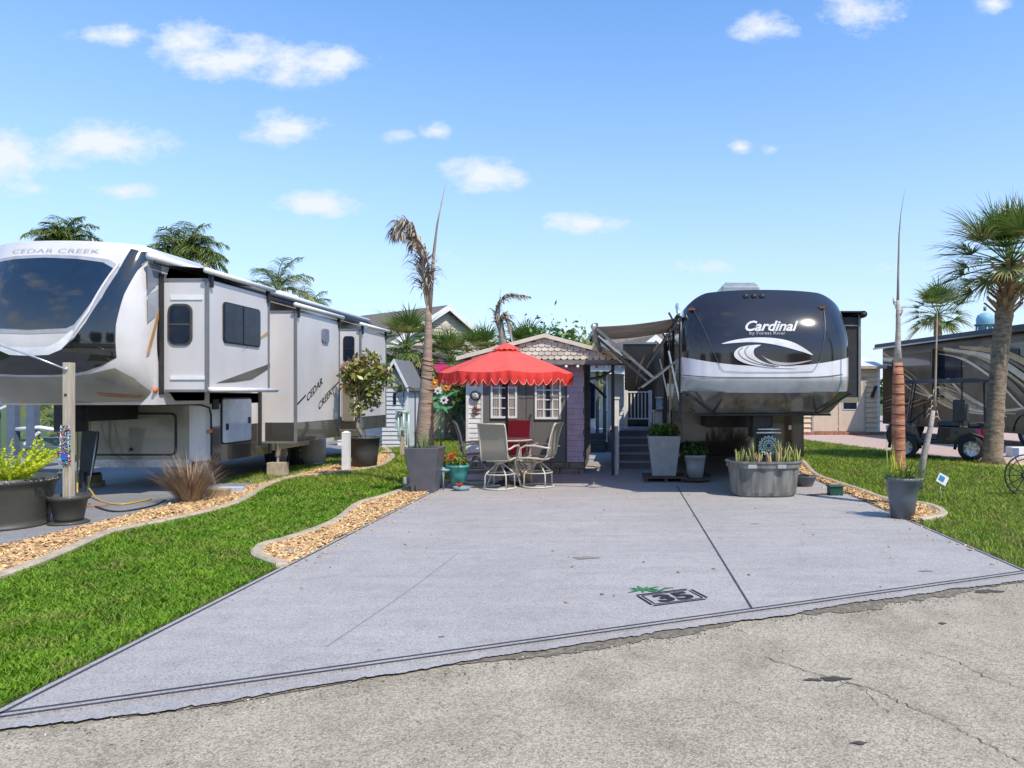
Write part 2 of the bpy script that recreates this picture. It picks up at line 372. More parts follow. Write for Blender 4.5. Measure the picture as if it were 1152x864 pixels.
def M_grass(name, c1, c2, dry):
    m = mat(name, c1, .55, vscale=1.3, col2=c2, trans=.35, island=.38, spec=.3)
    N, L = m.node_tree.nodes, m.node_tree.links
    hs = [n for n in N if n.type == 'HUE_SAT'][0]
    tc = N.new('ShaderNodeTexCoord'); nz = N.new('ShaderNodeTexNoise'); nz.inputs['Scale'].default_value = 2.2; nz.inputs['Detail'].default_value = 6; L.new(tc.outputs['Object'], nz.inputs['Vector'])
    g = N.new('ShaderNodeNewGeometry'); a = N.new('ShaderNodeMath'); a.operation = 'MULTIPLY_ADD'; a.inputs[1].default_value = .22; L.new(g.outputs['Random Per Island'], a.inputs[0]); L.new(nz.outputs[0], a.inputs[2])
    r = N.new('ShaderNodeValToRGB'); r.color_ramp.elements[0].position = .64-dry*.12; r.color_ramp.elements[0].color = (0,)*3+(1,); r.color_ramp.elements[1].position = .86-dry*.1; r.color_ramp.elements[1].color = (.8,)*3+(1,)
    L.new(a.outputs[0], r.inputs[0]); mx = N.new('ShaderNodeMixRGB'); mx.inputs[2].default_value = (.26, .23, .07, 1); L.new(r.outputs[0], mx.inputs[0])
    src = hs.inputs['Color'].links[0].from_socket; L.new(src, mx.inputs[1]); L.new(mx.outputs[0], hs.inputs['Color']); return m
m_grass = M_grass('grass_blades', (.115, .245, .012), (.20, .36, .026), .0)
m_grass2 = M_grass('grass_blades_drier', (.17, .28, .02), (.28, .39, .04), .6)
m_kerb = mat('kerb_concrete', (.40, .335, .24), .9, var=.22, vscale=9, bump=.5, bscale=70)
m_mulch = mat('wood_mulch', (.46, .26, .09), .9, vscale=40, col2=(.72, .52, .27), island=.45)
m_mulchbase = mat('mulch_bed', (.26, .13, .045), .95, vscale=30, col2=(.42, .25, .10), bump=.8, bscale=50)
m_paver = mat('pink_pavers', (.40, .29, .25), .9, vscale=7, col2=(.50, .38, .33), bump=.4, bscale=60)

# ---------------------------------------------------------------- ground, road
def sheet(name, poly, z, m, kind='structure', thick=0.0):
    mb = MB(); n = len(poly)
    if thick: mb.prism(poly, 'xy', z-thick, z)
    else: mb.add([(x, y, z) for x, y in poly], [tuple(range(n))])
    o = mb.build(name, m, loc=(poly[0][0], poly[0][1], z)); tag(o, kind=kind); return o
mb = MB(); mb.add([(-900, -300, -.06), (900, -300, -.06), (900, 1600, -.06), (-900, 1600, -.06)], [(0,1,2,3)])
tag(mb.build('ground', m_soil), kind='structure')
RS = 0.427                                        # the road edge runs at an angle to the lot
def road_y(x): return 3.706+RS*(x+3.24)
sheet('road', [(-60, -60), (60, -60), (60, road_y(60)+.05), (-60, road_y(-60)+.05)], -.012, m_road)
# lawns under everything (one sheet past the road)
sheet('lawn', [(-60, road_y(-60)-.02), (60, road_y(60)-.02), (60, 90), (-60, 90)], -.004, m_lawnbase)

# ---------------------------------------------------------------- the coated slab
XL, XR = -3.34, 3.90
def ragged(x0, x1, n, off, amp, seed, extra=None):
    pts = []
    for i in range(n+1):
        x = x0+(x1-x0)*i/n
        a = off+amp*(mnoise.noise(Vector((x*1.3, seed, 0)))*1.1+.55*mnoise.noise(Vector((x*5, seed, 3)))+.4*mnoise.noise(Vector((x*21, seed, 5)))+.25*mnoise.noise(Vector((x*60, seed, 7))))
        if extra: a += extra(x)
        pts.append((x, road_y(x)-a))
    return pts
front = ragged(XL, XR, 420, .08, .07, 2.0, lambda x: .11*math.exp(-((x+2.2)/.8)**2)+.02)
apron = sheet('slab_apron', [(x, min(y, road_y(x)-.012)) for x, y in front]+[(XR, road_y(XR)+.02), (XL, road_y(XL)+.02)], .004, m_apron)
sheet('slab', [(XL, road_y(XL)), (XR, road_y(XR)), (XR, 31), (-3.34, 31)], .02, m_slab, thick=.05)
mb = MB()
z = .024
def sl(x0, x1, dy, wd): mb.add([(x0, road_y(x0)+dy, z), (x1, road_y(x1)+dy, z), (x1, road_y(x1)+dy+wd, z), (x0, road_y(x0)+dy+wd, z)], [(0,1,2,3)])
sl(XL, XR, .0, .022); sl(XL, XR, .065, .02)
def vl(x, wd, y0, y1): mb.add([(x, y0, z), (x+wd, y0, z), (x+wd, y1, z), (x, y1, z)], [(0,1,2,3)])
vl(XL+.050, .020, road_y(XL)+.06, 31); vl(XL, .008, road_y(XL)+.06, 31); vl(XR-.055, .020, road_y(XR)+.06, 31); vl(XR-.008, .008, road_y(XR)+.06, 31)  # the thin outermost strips are shadow drawn along the slab edges
vl(1.02, .018, road_y(1.02)+.08, 13.2)
tag(mb.build('slab_lines_and_edge_shade', m_line), kind='structure')
mb = MB(); y = road_y(-1.9)+.3
pts = smoothline([(-1.97, 4.75), (-1.91, 5.3), (-1.86, 5.8), (-1.80, 6.5), (-1.74, 7.6)], 6)
for pp in stroke(pts, .004): mb.add([(a, b_, .0245) for a, b_ in pp], [(0,1,2,3)])
tag(mb.build('slab_hairline_crack', mat('hairline', (.20, .19, .18), .9)), kind='structure')
mb = MB()
for cx, cy, rx, ry, sd_ in ((-.38, 7.35, .13, .055, 1), (-1.25, 4.95, .02, .015, 3), (1.75, 9.3, .05, .02, 5), (2.9, 6.8, .07, .02, 8)):
    mb.add([(cx+rx*math.cos(a)*(1+.3*math.sin(3*a+sd_)), cy+ry*math.sin(a)*(1+.3*math.cos(4*a+sd_)), .0246) for a in [2*math.pi*i/18 for i in range(18)]], [tuple(range(18))])
tag(mb.build('slab_stains', mat('stain', (.21, .19, .17), .9, var=.2, vscale=30)), kind='structure')
# dark broken edge between slab and road
mb = MB()
for x0, x1, dep, s_ in ((-1.2, 1.05, .30, 4.0), (1.25, 3.8, .34, 9.0), (-3.2, -1.3, .07, 14.0)):
    n = 140; top = [(x0+(x1-x0)*i/n, road_y(x0+(x1-x0)*i/n)-.010) for i in range(n+1)]; bot = []
    for i in range(n+1):
        x = x0+(x1-x0)*i/n; q = math.sin(math.pi*i/n)**.5
        ex = .11*math.exp(-((x+2.2)/.8)**2)+.06 if x < -1.0 else .05
        a = ex+dep*q*(.55+.6*mnoise.noise(Vector((x*1.4, s_, 0)))+.3*mnoise.noise(Vector((x*7, s_, 0)))+.15*mnoise.noise(Vector((x*30, s_, 0))))
        bot.append((x, road_y(x)-max(a, .02)))
    for i in range(n):
        mb.add([(*bot[i], -.006), (*bot[i+1], -.006), (*top[i+1], -.006), (*top[i], -.006)], [(0,1,2,3)])
tag(mb.build('road_edge_patch', m_patch), kind='structure')
# cracks and spots in the road
def crack(pts_px, wd, seed):
    P = [gp(*p) for p in pts_px]; line = smoothline(P, 14); out = []
    for i, p in enumerate(line):
        s = mnoise.noise(Vector((i*.5, seed, 0)))*.03+mnoise.noise(Vector((i*1.7, seed, 4)))*.02; out.append((p.x+s, p.y+s*.8))
    return stroke(out, [wd*(.35+abs(mnoise.noise(Vector((i*.8, seed, 9))))*1.6) for i in range(len(out))])
mb = MB()
for pts_, wd, s_ in (([(860, 738), (930, 760), (985, 775), (1020, 792), (1060, 808), (1110, 835), (1160, 862)], .008, 1.0),
                     ([(1040, 732), (1075, 742), (1110, 760), (1160, 775)], .008, 2.0), ([(940, 772), (960, 768), (1000, 800)], .006, 5.0)):
    for pp in crack(pts_, wd, s_): mb.add([(a, b_, -.0065) for a, b_ in pp], [(0,1,2,3)])
for px, py, rx, ry, s_ in ((938, 762, .09, .03, 1), (915, 763, .05, .02, 4), (1110, 664, .12, .05, 2), (967, 834, .04, .015, 6), (1060, 700, .03, .02, 7)):
    cx, cy = gp(px, py)
    mb.add([(cx+rx*math.cos(a)*(1+.35*math.sin(3*a+s_)), cy+ry*math.sin(a)*(1+.35*math.cos(4*a+s_)), -.0064) for a in [2*math.pi*i/22 for i in range(22)]], [tuple(range(22))])
tag(mb.build('road_cracks', m_crack), kind='structure')

# lot number: black stencilled 35 in a frame, green palm emblem
ctr = Vector((.425, 5.925)); ax = Vector((1, RS)).normalized(); ay = Vector((-ax.y, ax.x))
def onslab(u, v, z_=.0252): p = ctr+ax*u+ay*v; return (p.x, p.y, z_)
sg = thing('lot_number', (ctr.x, ctr.y, .02), 'black stencilled number 35 in a frame on the grey slab', 'lot number')
m_black = mat('black_paint', (.018, .018, .022), .6, var=.3, vscale=30)
vs, fs = text_bm('35', .27, 0, 1.35, bold=.012)
mb = MB(); mb.add([onslab(a*.93+.01, b_-.012) for a, b_ in vs], fs); mb.build('number', m_black, sg)
mb = MB()
hw, hh = .255, .165
for s_ in (-1, 1):
    mb.add([onslab(-hw, s_*hh-.010), onslab(hw-.03, s_*hh-.010), onslab(hw-.03, s_*hh+.010), onslab(-hw, s_*hh+.010)], [(0,1,2,3)])
    mb.add([onslab(-hw+.03, s_*(hh-.035)-.006), onslab(hw-.04, s_*(hh-.035)-.006), onslab(hw-.04, s_*(hh-.035)+.006), onslab(-hw+.03, s_*(hh-.035)+.006)], [(0,1,2,3)])
    mb.add([onslab(s_*hw-.010, -hh+.03), onslab(s_*hw+.010, -hh+.03), onslab(s_*hw+.010, hh-.03), onslab(s_*hw-.010, hh-.03)], [(0,1,2,3)])
    mb.add([onslab(s_*(hw-.035)-.006, -hh+.045), onslab(s_*(hw-.035)+.006, -hh+.045), onslab(s_*(hw-.035)+.006, hh-.045), onslab(s_*(hw-.035)-.006, hh-.045)], [(0,1,2,3)])
mb.build('number_frame', m_black, sg)
pe = MB(); o_ = Vector((-.13, .30))
for i, a in enumerate([-25, 12, 48, 90, 128, 160, 200, 335, 250, 290]):
    l = .13+.03*math.sin(i*2.3); a = R(a); P = [(o_.x+math.cos(a)*l*t, o_.y+math.sin(a)*l*t*.75) for t in (0, .35, .75, 1.15)]
    for pp in stroke(P, [.025, .030, .022, .003]): pe.add([onslab(u, v, .0254+i*.00006) for u, v in pp], [(0,1,2,3)])
for pp in stroke([(o_.x, o_.y), (o_.x+.05, o_.y-.06), (o_.x+.12, o_.y-.10)], [.02, .025, .035]): pe.add([onslab(u, v, .0262) for u, v in pp], [(0,1,2,3)])
for pp in stroke([(o_.x+.06, o_.y-.09), (o_.x+.13, o_.y-.085), (o_.x+.2, o_.y-.04), (o_.x+.27, o_.y-.06)], [.02, .03, .03, .01]): pe.add([onslab(u, v, .0264) for u, v in pp], [(0,1,2,3)])
tag(pe.build('palm_emblem', mat('green_paint', (.03, .17, .06), .7, var=.25, vscale=30), loc=(ctr.x-.1, ctr.y+.3, .02)), 'green painted palm tree emblem on the slab above the number 35', 'painted emblem')

# ---------------------------------------------------------------- beds with kerbs
def kerb(name, line, wd=.13, hg=.065, z0=-.01):
    mb = MB(); prof = [(-wd/2, z0), (-wd/2, hg*.7), (-wd*.3, hg), (wd*.3, hg), (wd/2, hg*.7), (wd/2, z0)]
    rings = []
    for i, p in enumerate(line):
        a = line[max(i-1, 0)]; b_ = line[min(i+1, len(line)-1)]; t = (b_-a).normalized(); nn = Vector((-t.y, t.x, 0))
        k_ = 1+.08*mnoise.noise(Vector((i*.7, 3, 0)))
        rings.append([(p.x+nn.x*q*k_, p.y+nn.y*q*k_, zz) for q, zz in prof])
    mb.loft(rings, cap=True, smooth=False); return tag(mb.build(name, m_kerb, loc=(line[0].x, line[0].y, 0)), kind='structure')
k1px = [(-120, 690), (0, 652), (56, 631), (121, 603), (174, 591), (234, 578), (272, 565), (300, 548), (330, 538.5), (368, 535), (400, 530.5), (425, 526), (441, 516), (437, 508), (427, 503)]
k1 = smoothline([gp(*p) for p in k1px], 8)
kerb('kerb', k1)
k2px = [(322, 640), (301, 633), (289, 626), (296, 617), (322, 610), (360, 597), (382, 586), (404, 569), (434, 560), (458, 551), (474, 541)]
k2 = smoothline([gp(*p) for p in k2px], 8); k2[0].x = XL-.05
kerb('kerb', k2, .12)
k3px = [(903, 520), (917, 535), (942, 545), (969, 554), (994, 563), (1030, 568), (1054, 574), (1060, 582), (1034, 588)]
k3 = smoothline([gp(*p) for p in k3px], 8); kerb('kerb', k3, .12)
PADX = -6.86
bed1 = [(p.x, p.y) for p in k1]+[(PADX-.5, 22.5), (PADX-.02, 20), (PADX, road_y(PADX)+1)]
bed2 = [(p.x, p.y) for p in k2]+[(XL, gp(474, 541)[1]), (XL, 7.05)]
bed3 = [(p.x, p.y) for p in k3]+[(XR, gp(1034, 588)[1]), (XR, gp(903, 520)[1])]
sheet('pad', [(-16, road_y(-16)+.3), (PADX, road_y(PADX)+.3), (PADX, 27), (-16, 27)], .02, m_pad, thick=.05)
mb = MB(); mb.add([(PADX-.03, road_y(PADX)+.3, .024), (PADX, road_y(PADX)+.3, .024), (PADX, 27, .024), (PADX-.03, 27, .024)], [(0,1,2,3)]); mb.add([(PADX-.10, road_y(PADX)+.3, .024), (PADX-.085, road_y(PADX)+.3, .024), (PADX-.085, 27, .024), (PADX-.10, 27, .024)], [(0,1,2,3)])
tag(mb.build('pad_border_line', m_line), kind='structure')
def chips(name, poly, n, seed, size=.028, zb=.012):
    g = np.random.default_rng(seed); P = np.array(poly); lo, hi = P.min(0), P.max(0)
    hi = np.minimum(hi, [99, 24.0])
    x = g.uniform(lo[0], hi[0], n*6); y = lo[1]+(hi[1]-lo[1])*g.random(n*6)**1.5
    k = inpoly(x, y, poly); x, y = x[k][:n], y[k][:n]; n = len(x)
    a = g.random(n)*2*np.pi; tl = g.normal(0, .35, n); tr = g.normal(0, .35, n); l = size*(.5+1.1*g.random(n)); w_ = l*(.3+.35*g.random(n))
    f = np.stack([np.cos(a)*np.cos(tl), np.sin(a)*np.cos(tl), np.sin(tl)], 1); s = np.stack([-np.sin(a)*np.cos(tr), np.cos(a)*np.cos(tr), np.sin(tr)], 1)
    up = np.cross(f, s); c = np.stack([x, y, zb+.03*g.random(n)], 1); l, w_ = l[:, None], w_[:, None]; t = .004
    q = [c-f*l-s*w_*.8, c+f*l-s*w_, c+f*l*.9+s*w_, c-f*l*1.1+s*w_*.7]
    v = np.stack(q+[p+up*t for p in q], 1).reshape(-1, 3)
    base = (np.arange(n)*8)[:, None, None]; fq = np.array([[4,5,6,7],[0,1,5,4],[1,2,6,5],[2,3,7,6],[3,0,4,7]])[None]
    return tag(npmesh(name, v, (base+fq).reshape(-1, 4), m_mulch, loc=(poly[0][0], poly[0][1], 0)), kind='stuff')
for i, (bd, n) in enumerate(((bed1, 26000), (bed2, 9000), (bed3, 4500))):
    sheet('mulch_bed', bd, .006, m_mulchbase); chips('wood_chips', bd, n, 30+i)
# small mulch ring at the big palm, paver drive on the right
pav = [(7.0, 27.0), (9.0, 18.4), (10.2, 16.0), (11.2, 12.9), (30, 20.9), (60, 60), (4.2, 60), (4.6, 34), (6.6, 30)]
sheet('paver_drive', pav, .004, m_paver)
# ---------------------------------------------------------------- grass
def grass(name, poly, holes, dens, hgt, wid, m, seed, ymax=99, yfall=6.0):
    g = np.random.default_rng(seed); P = np.array(poly); lo, hi = P.min(0), P.max(0); hi[1] = min(hi[1], ymax)
    area = (hi[0]-lo[0])*(hi[1]-lo[1]); n = int(area*dens)
    x = g.uniform(lo[0], hi[0], n); y = g.uniform(lo[1], hi[1], n)
    far = np.maximum(y, 1)/yfall; keep = (g.random(n) < np.minimum(1, 1/far**1.35)) & inpoly(x, y, poly)
    for h in holes: keep &= ~inpoly(x, y, h)
    x, y = x[keep], y[keep]; n = len(x); sc_ = np.maximum(1, (y/yfall))**.7
    cl = np.sin(x*9.1+y*3.7)*np.sin(y*8.3-x*4.1)
    h = hgt*(.45+.75*g.random(n))*(1+.18*cl)*sc_**.2; wd = wid*(.6+.8*g.random(n))*sc_*.9
    a = g.random(n)*2*np.pi; ln = h*(.35+.9*g.random(n)); b = g.random(n)*2*np.pi
    sx, sy = np.cos(a)*wd/2, np.sin(a)*wd/2; lx, ly = np.cos(b)*ln, np.sin(b)*ln; z0 = np.zeros(n)-.005
    v = np.stack([np.stack([x-sx, y-sy, z0], 1), np.stack([x+sx, y+sy, z0], 1),
                  np.stack([x+sx+lx*.35, y+sy+ly*.35, h*.6], 1), np.stack([x-sx+lx*.35, y-sy+ly*.35, h*.6], 1),
                  np.stack([x+lx+sx*.15, y+ly+sy*.15, h], 1), np.stack([x+lx-sx*.15, y+ly-sy*.15, h], 1)], 1).reshape(-1, 3)
    base = (np.arange(n)*6)[:, None, None]; fq = np.array([[0,1,2,3],[3,2,4,5]])[None]
    print(name, n)
    return tag(npmesh(name, v, (base+fq).reshape(-1, 4), m, loc=(poly[0][0], poly[0][1], 0)), kind='stuff')
k1f = [(p.x, p.y) for p in k1 if p.y > 5.2]
lawnL = k1f+[(-3.36, 25), (-3.36, road_y(-3.36)), (-9.5, road_y(-9.5)), (-9.5, 6)]
grass('grass', lawnL, [bed2], 6800, .046, .0110, m_grass, 1, 13.6, 5.0)
grass('grass', [(-8, 13.6), (-3.36, 13.6), (-3.36, 36), (-8, 36)], [bed1], 1200, .07, .012, m_grass2, 2, 36, 12.0)
lawnR = [(3.93, road_y(3.93)), (14, road_y(14)), (11.2, 12.9), (10.2, 16.0), (9.0, 18.4), (7.0, 27), (6.6, 30), (4.6, 34), (3.93, 34)]
grass('grass', lawnR, [bed3], 1900, .055, .0095, m_grass2, 3, 34, 8.0)
# ================================================================ RV materials
m_gel = mat('white_gelcoat', (.60, .575, .56), .22, var=.10, vscale=1.6, detail=9, coat=.5)
m_gel2 = mat('beige_gelcoat', (.22, .20, .155), .14, var=.10, vscale=1.2, coat=.8, col2=(.31, .285, .225))
m_siding = mat('rv_sidewall', (.60, .57, .56), .38, var=.10, vscale=1.1, detail=9, stretch=(1, 1, .45), coat=.2, bump=.05, bscale=8)
m_swall2 = mat('rv_lower_band', (.055, .048, .038), .16, var=.1, coat=.7)
m_trim = mat('grey_trim', (.17, .17, .175), .45, var=.1)
m_blk = mat('black_gloss', (.010, .011, .014), .05, var=.2, coat=1.0, spec=.6)
m_mblk = mat('matte_black', (.018, .018, .019), .6, var=.3, vscale=10)
m_glass = mat('dark_glass', (.008, .012, .02), .03, var=.2, coat=1.0, spec=.7)
m_glass2 = mat('side_window_glass', (.012, .018, .035), .12, var=.3, spec=.25)
m_under = mat('underbody', (.02, .02, .02), .8, var=.4, vscale=6)
m_alu = mat('aluminium', (.62, .62, .62), .32, metal=.85, var=.1, vscale=12)
m_white = mat('white_plastic', (.74, .74, .74), .4, var=.06)
m_wpaint = mat('white_paint', (.70, .70, .69), .6, var=.1, vscale=8)
m_rubber = mat('tyre_rubber', (.022, .022, .022), .85, var=.3, vscale=20)
m_steel = mat('galvanised_steel', (.40, .41, .42), .4, metal=.7, var=.2, vscale=20)
m_orange = mat('orange_lens', (.75, .17, .04), .3)
m_red = mat('red_lens', (.65, .03, .02), .3)
m_membrane = mat('roof_membrane', (.62, .61, .60), .6, var=.08, vscale=2)
m_gtext = mat('grey_lettering', (.30, .30, .31), .4)
def stripe_mat(name, c): return mat(name, c, .25, var=.05, coat=.4)
def rrect(x0, x1, y0, y1, r, n=5):
    out = []
    for cx, cy, a0 in ((x1-r, y1-r, 0), (x0+r, y1-r, 90), (x0+r, y0+r, 180), (x1-r, y0+r, 270)):
        for i in range(n+1):
            a = R(a0+90*i/n); out.append((cx+r*math.cos(a), cy+r*math.sin(a)))
    return out
def window_yz(parent, X, y0, y1, z0, z1, name='window', s=1, glass=None, r=.07, split=True, fr=.035):
    """window in a wall of constant X facing s"""
    w_ = MB(); w_.prism(rrect(y0-fr, y1+fr, z0-fr, z1+fr, r+fr), 'yz', X, X+s*.025); f = w_.build(name, m_mblk, parent)
    g = MB(); g.prism(rrect(y0, y1, z0, z1, r), 'yz', X+s*.026, X+s*.034)
    if split: g.box(X+s*.034, X+s*.042, y0, y1, (z0+z1)/2-.012, (z0+z1)/2+.012)
    p = g.build('pane', glass or m_glass2, f); return f
def window_xz(parent, Y, x0, x1, z0, z1, name='window', glass=None, r=.07, fr=.03, frm=None, split=True):
    w_ = MB(); w_.prism(rrect(x0-fr, x1+fr, z0-fr, z1+fr, r+fr), 'xz', Y-.022, Y); f = w_.build(name, frm or m_trim, parent)
    g = MB(); g.prism(rrect(x0, x1, z0, z1, r), 'xz', Y-.03, Y-.023); g.build('pane', glass or m_glass2, f)
    if split: b_ = MB(); b_.box(x0, x1, Y-.04, Y-.031, (z0+z1)/2-.014, (z0+z1)/2+.014); b_.build('sash', frm or m_trim, f)
    return f
def hatch_xz(parent, Y, x0, x1, z0, z1, m, mf, name='storage_hatch', r=.05, fr=.028):
    a = MB(); a.prism(rrect(x0-fr, x1+fr, z0-fr, z1+fr, r+fr), 'xz', Y-.012, Y); h_ = a.build(name, mf, parent)
    b_ = MB(); b_.prism(rrect(x0, x1, z0, z1, r), 'xz', Y-.02, Y-.0125); b_.build('door_panel', m, h_); return h_
def wheel(parent, c, r, wd, name='wheel', axis='x', rim=None, spokes=8):
    t = MB(); pr = [(r*.62, -wd/2), (r*.93, -wd/2), (r, -wd*.36), (r, wd*.36), (r*.93, wd/2), (r*.62, wd/2)]
    t.lathe(pr, 32, c, axis=axis); o = t.build(name, m_rubber, parent)
    q = MB(); q.lathe([(r*.66, -wd*.45), (r*.62, -wd*.3), (r*.3, -wd*.2), (.001, -wd*.2)], 28, c, axis=axis); q.lathe([(r*.66, wd*.45), (r*.62, wd*.3), (r*.3, wd*.2), (.001, wd*.2)], 28, c, axis=axis)
    for s in (-1, 1):
        for i in range(spokes):
            a = 2*math.pi*i/spokes; d = Vector((0, math.cos(a), math.sin(a))) if axis == 'x' else Vector((math.cos(a), 0, math.sin(a)))
            off = Vector((s*wd*.36, 0, 0)) if axis == 'x' else Vector((0, s*wd*.36, 0))
            q.bar(Vector(c)+off+d*r*.12, Vector(c)+off+d*r*.6, r*.13, .03)
        q.lathe([(r*.16, s*wd*.30), (r*.14, s*wd*.44), (.001, s*wd*.44)], 14, c, axis=axis)
    q.build('rim', rim or m_alu, o); return o

# ================================================================ left fifth-wheel trailer
XW, XS = -7.5, -6.77
HWD = 1.36; XC = XW-HWD; YC = 10.75
rv = thing('fifth_wheel_trailer', (XC, 16, 0), 'long white fifth wheel trailer with black front window parked left of the lawn strip', 'travel trailer')
def capS(x, z, XC=XC, HW=HWD, Y0=YC, D=.75, p=2.7, z0=2.6, top=4.02, bot=1.55):
    s = min(1.0, abs(x-XC)/HW); y = Y0+D*(1-(1-s**p)**(1/p))
    if z > z0: y += .42*((z-z0)/(top-z0))**1.9
    else: y += .55*((z0-z)/(z0-bot))**2.6
    return y
def cap_mesh(XC, HW, top, bot, S, Yback, rtop, rbot, nx=64, nz=40, arch=.05):
    mb = MB(); vs = []
    for j in range(nz+1):
        q = j/nz; 
        for i in range(nx+1):
            a = -1+2*i/nx; s = math.copysign(1-(1-abs(a))**1.6, a)
            tz = top-arch*s*s-(rtop*max(0, (abs(s)-.8)/.2)**2.4); bz = bot+rbot*max(0, (abs(s)-.8)/.2)**2
            z = bz+(tz-bz)*q; x = XC+HW*s
            vs.append((x, S(XC+HW*min(.99999, abs(s))*(1 if s >= 0 else -1), z), z))
    W = nx+1; fs = [(j*W+i, j*W+i+1, (j+1)*W+i+1, (j+1)*W+i) for j in range(nz) for i in range(nx)]
    mb.add(vs, fs, 0, True)
    # sides and roof of the cap back to the body
    for col in (0, nx):
        e = [vs[j*W+col] for j in range(nz+1)]; k = [(p[0], Yback, p[2]) for p in e]
        mb.add(e+k, [(j, j+1, j+1+nz+1, j+nz+1) for j in range(nz)], 0, True)
    for row in (0, nz):
        e = [vs[row*W+i] for i in range(nx+1)]; k = [(p[0], Yback, p[2]) for p in e]
        mb.add(e+k, [(i, i+1, i+1+W, i+W) for i in range(nx)], 0, True)
    return mb
capm = cap_mesh(XC, HWD, 4.15, 1.55, capS, 12.8, .10, .06)
cap = capm.build('front_cap', m_gel, rv)
def cx(px, py, Y=10.95): p = at(px, py, Y); return (p.x, p.z)
def dr(px_pts, name, m, off=.006, smooth=0, step=.09, Y=10.95, parent=None):
    pts = [cx(*p, Y) for p in px_pts]
    if smooth: pts = [(p.x, p.y) for p in smoothline(pts, smooth, True)]
    return drape([pts], capS, off, step).build(name, m, parent or rv, fix=False)
# windscreen-like black window (its left half runs out of the frame)
wr = [(120, 300), (119, 310), (110, 335), (100, 355), (93, 366), (85, 370)]
topw = [(45, 288), (80, 289.5), (108, 293)]
def mirror(pts, c=44): return [(2*c-x, y) for x, y in reversed(pts)]
win = [(44, 288)]+topw[1:]+wr+[(44, 372)]; win = win+[(2*44-x, y) for x, y in reversed(win[1:-1])]
win2 = [(44, 284)]+[(82, 285.5), (112, 289), (124.5, 297), (123.5, 310), (114, 338), (104, 360), (96, 372), (86, 375.5)]+[(44, 377)]; win2 = win2+[(88-x, y) for x, y in reversed(win2[1:-1])]
dr(win2, 'window_surround', mat('silver_trim', (.42, .41, .42), .3, metal=.3), .005)
dr(win, 'front_window', m_glass, .012)
bl = [(128, 274), (147, 277.5), (139, 300), (134, 330), (131, 365), (131, 402), (118, 411), (100, 418), (84, 421), (64, 422), (44, 422), (44, 401), (66, 400), (80, 394), (93, 382), (104, 364), (116, 335), (124, 305)]
dr(bl, 'black_side_panel', m_blk, .009, step=.06)
dr([(88-x, y) for x, y in reversed(bl)], 'black_side_panel', m_blk, .009)
dr([(44, 392), (66, 391), (78, 385), (88, 375), (92, 372), (93, 380), (80, 394), (66, 400), (44, 401), (22, 400), (8, 394), (-5, 380), (-4, 372), (0, 375), (10, 385), (22, 391)], 'lower_lip', mat('bright_lip', (.78, .78, .79), .2, coat=.6), .011)
dr([(122, 292), (124, 292), (107, 352), (90, 384), (88, 384), (105, 350)], 'light_strip', m_gel, .016)
dr([(100, 442), (140, 445), (136, 448), (104, 446)], 'bumper_slot', mat('copper_slot', (.35, .15, .07), .4), .022)
lowb = [(-30, 423), (44, 425), (84, 424), (104, 421), (128, 414), (140, 425), (146, 440), (148, 452), (44, 454), (-30, 454)]
dr(lowb, 'lower_nose_panel', m_gel2, .012, step=.05)
# lettering on the brow
vs, fs = text_bm('CEDAR CREEK', .105, 0, 2.05, bold=-.002)
def drape_text(vs, fs, cx_, cz_, S, off, ang=0, sx=1.0):
    bm = bmesh.new(); bv = [bm.verts.new((cx_+(a*math.cos(ang)-b*math.sin(ang))*sx, 0, cz_+a*math.sin(ang)+b*math.cos(ang))) for a, b in vs]
    for f in fs:
        try: bm.faces.new([bv[i] for i in f])
        except ValueError: pass
    return drape_bm(bm, S, off, .12)
p = cx(50, 279.5); t_ = drape_text(vs, fs, p[0]-.0, p[1], capS, .014); t_.build('lettering', m_gtext, rv, fix=False)

# main body: upper shell from the cap back
YB, YR = 11.45, 21.0; TOP = 3.98
b = MB(); n = 8
prof = [(XC-HWD, 1.55), (XC-HWD, TOP-.12)]+[(XC-HWD+.12-.12*math.cos(R(a)), TOP-.12+.12*math.sin(R(a))) for a in (30, 60, 90)]+[(XC, TOP+.06)]+[(XW-.12+.12*math.sin(R(a)), TOP-.12+.12*math.cos(R(a))) for a in (0, 30, 60)]+[(XW, TOP-.12), (XW, 1.55)]
b.prism(prof, 'xz', YB, YR); b.build('side_wall', m_siding, rv)
b = MB()                                                        # lower body behind the overhang, rounded corner
ring = [(XW-.0, YR-.1), (XW, 12.95)]+[(XW-.22+.22*math.cos(R(a)), 12.95-.22*math.sin(R(a))) for a in (25, 50, 75, 90)]+[(-9.72, 12.73), (-9.9, 12.95), (-9.9, 15.2), (XC-HWD, 15.3), (XC-HWD, YR-.1)]
b.prism(ring, 'xy', .52, 1.75); 
b.build('lower_body', m_gel, rv)
b = MB(); b.box(XW-.02, XW+.012, 12.98, 15.12, .50, 1.13); b.box(XW-.02, XW+.013, 13.0, 15.12, .47, .52); b.build('dark_skirt_band', m_swall2, rv)
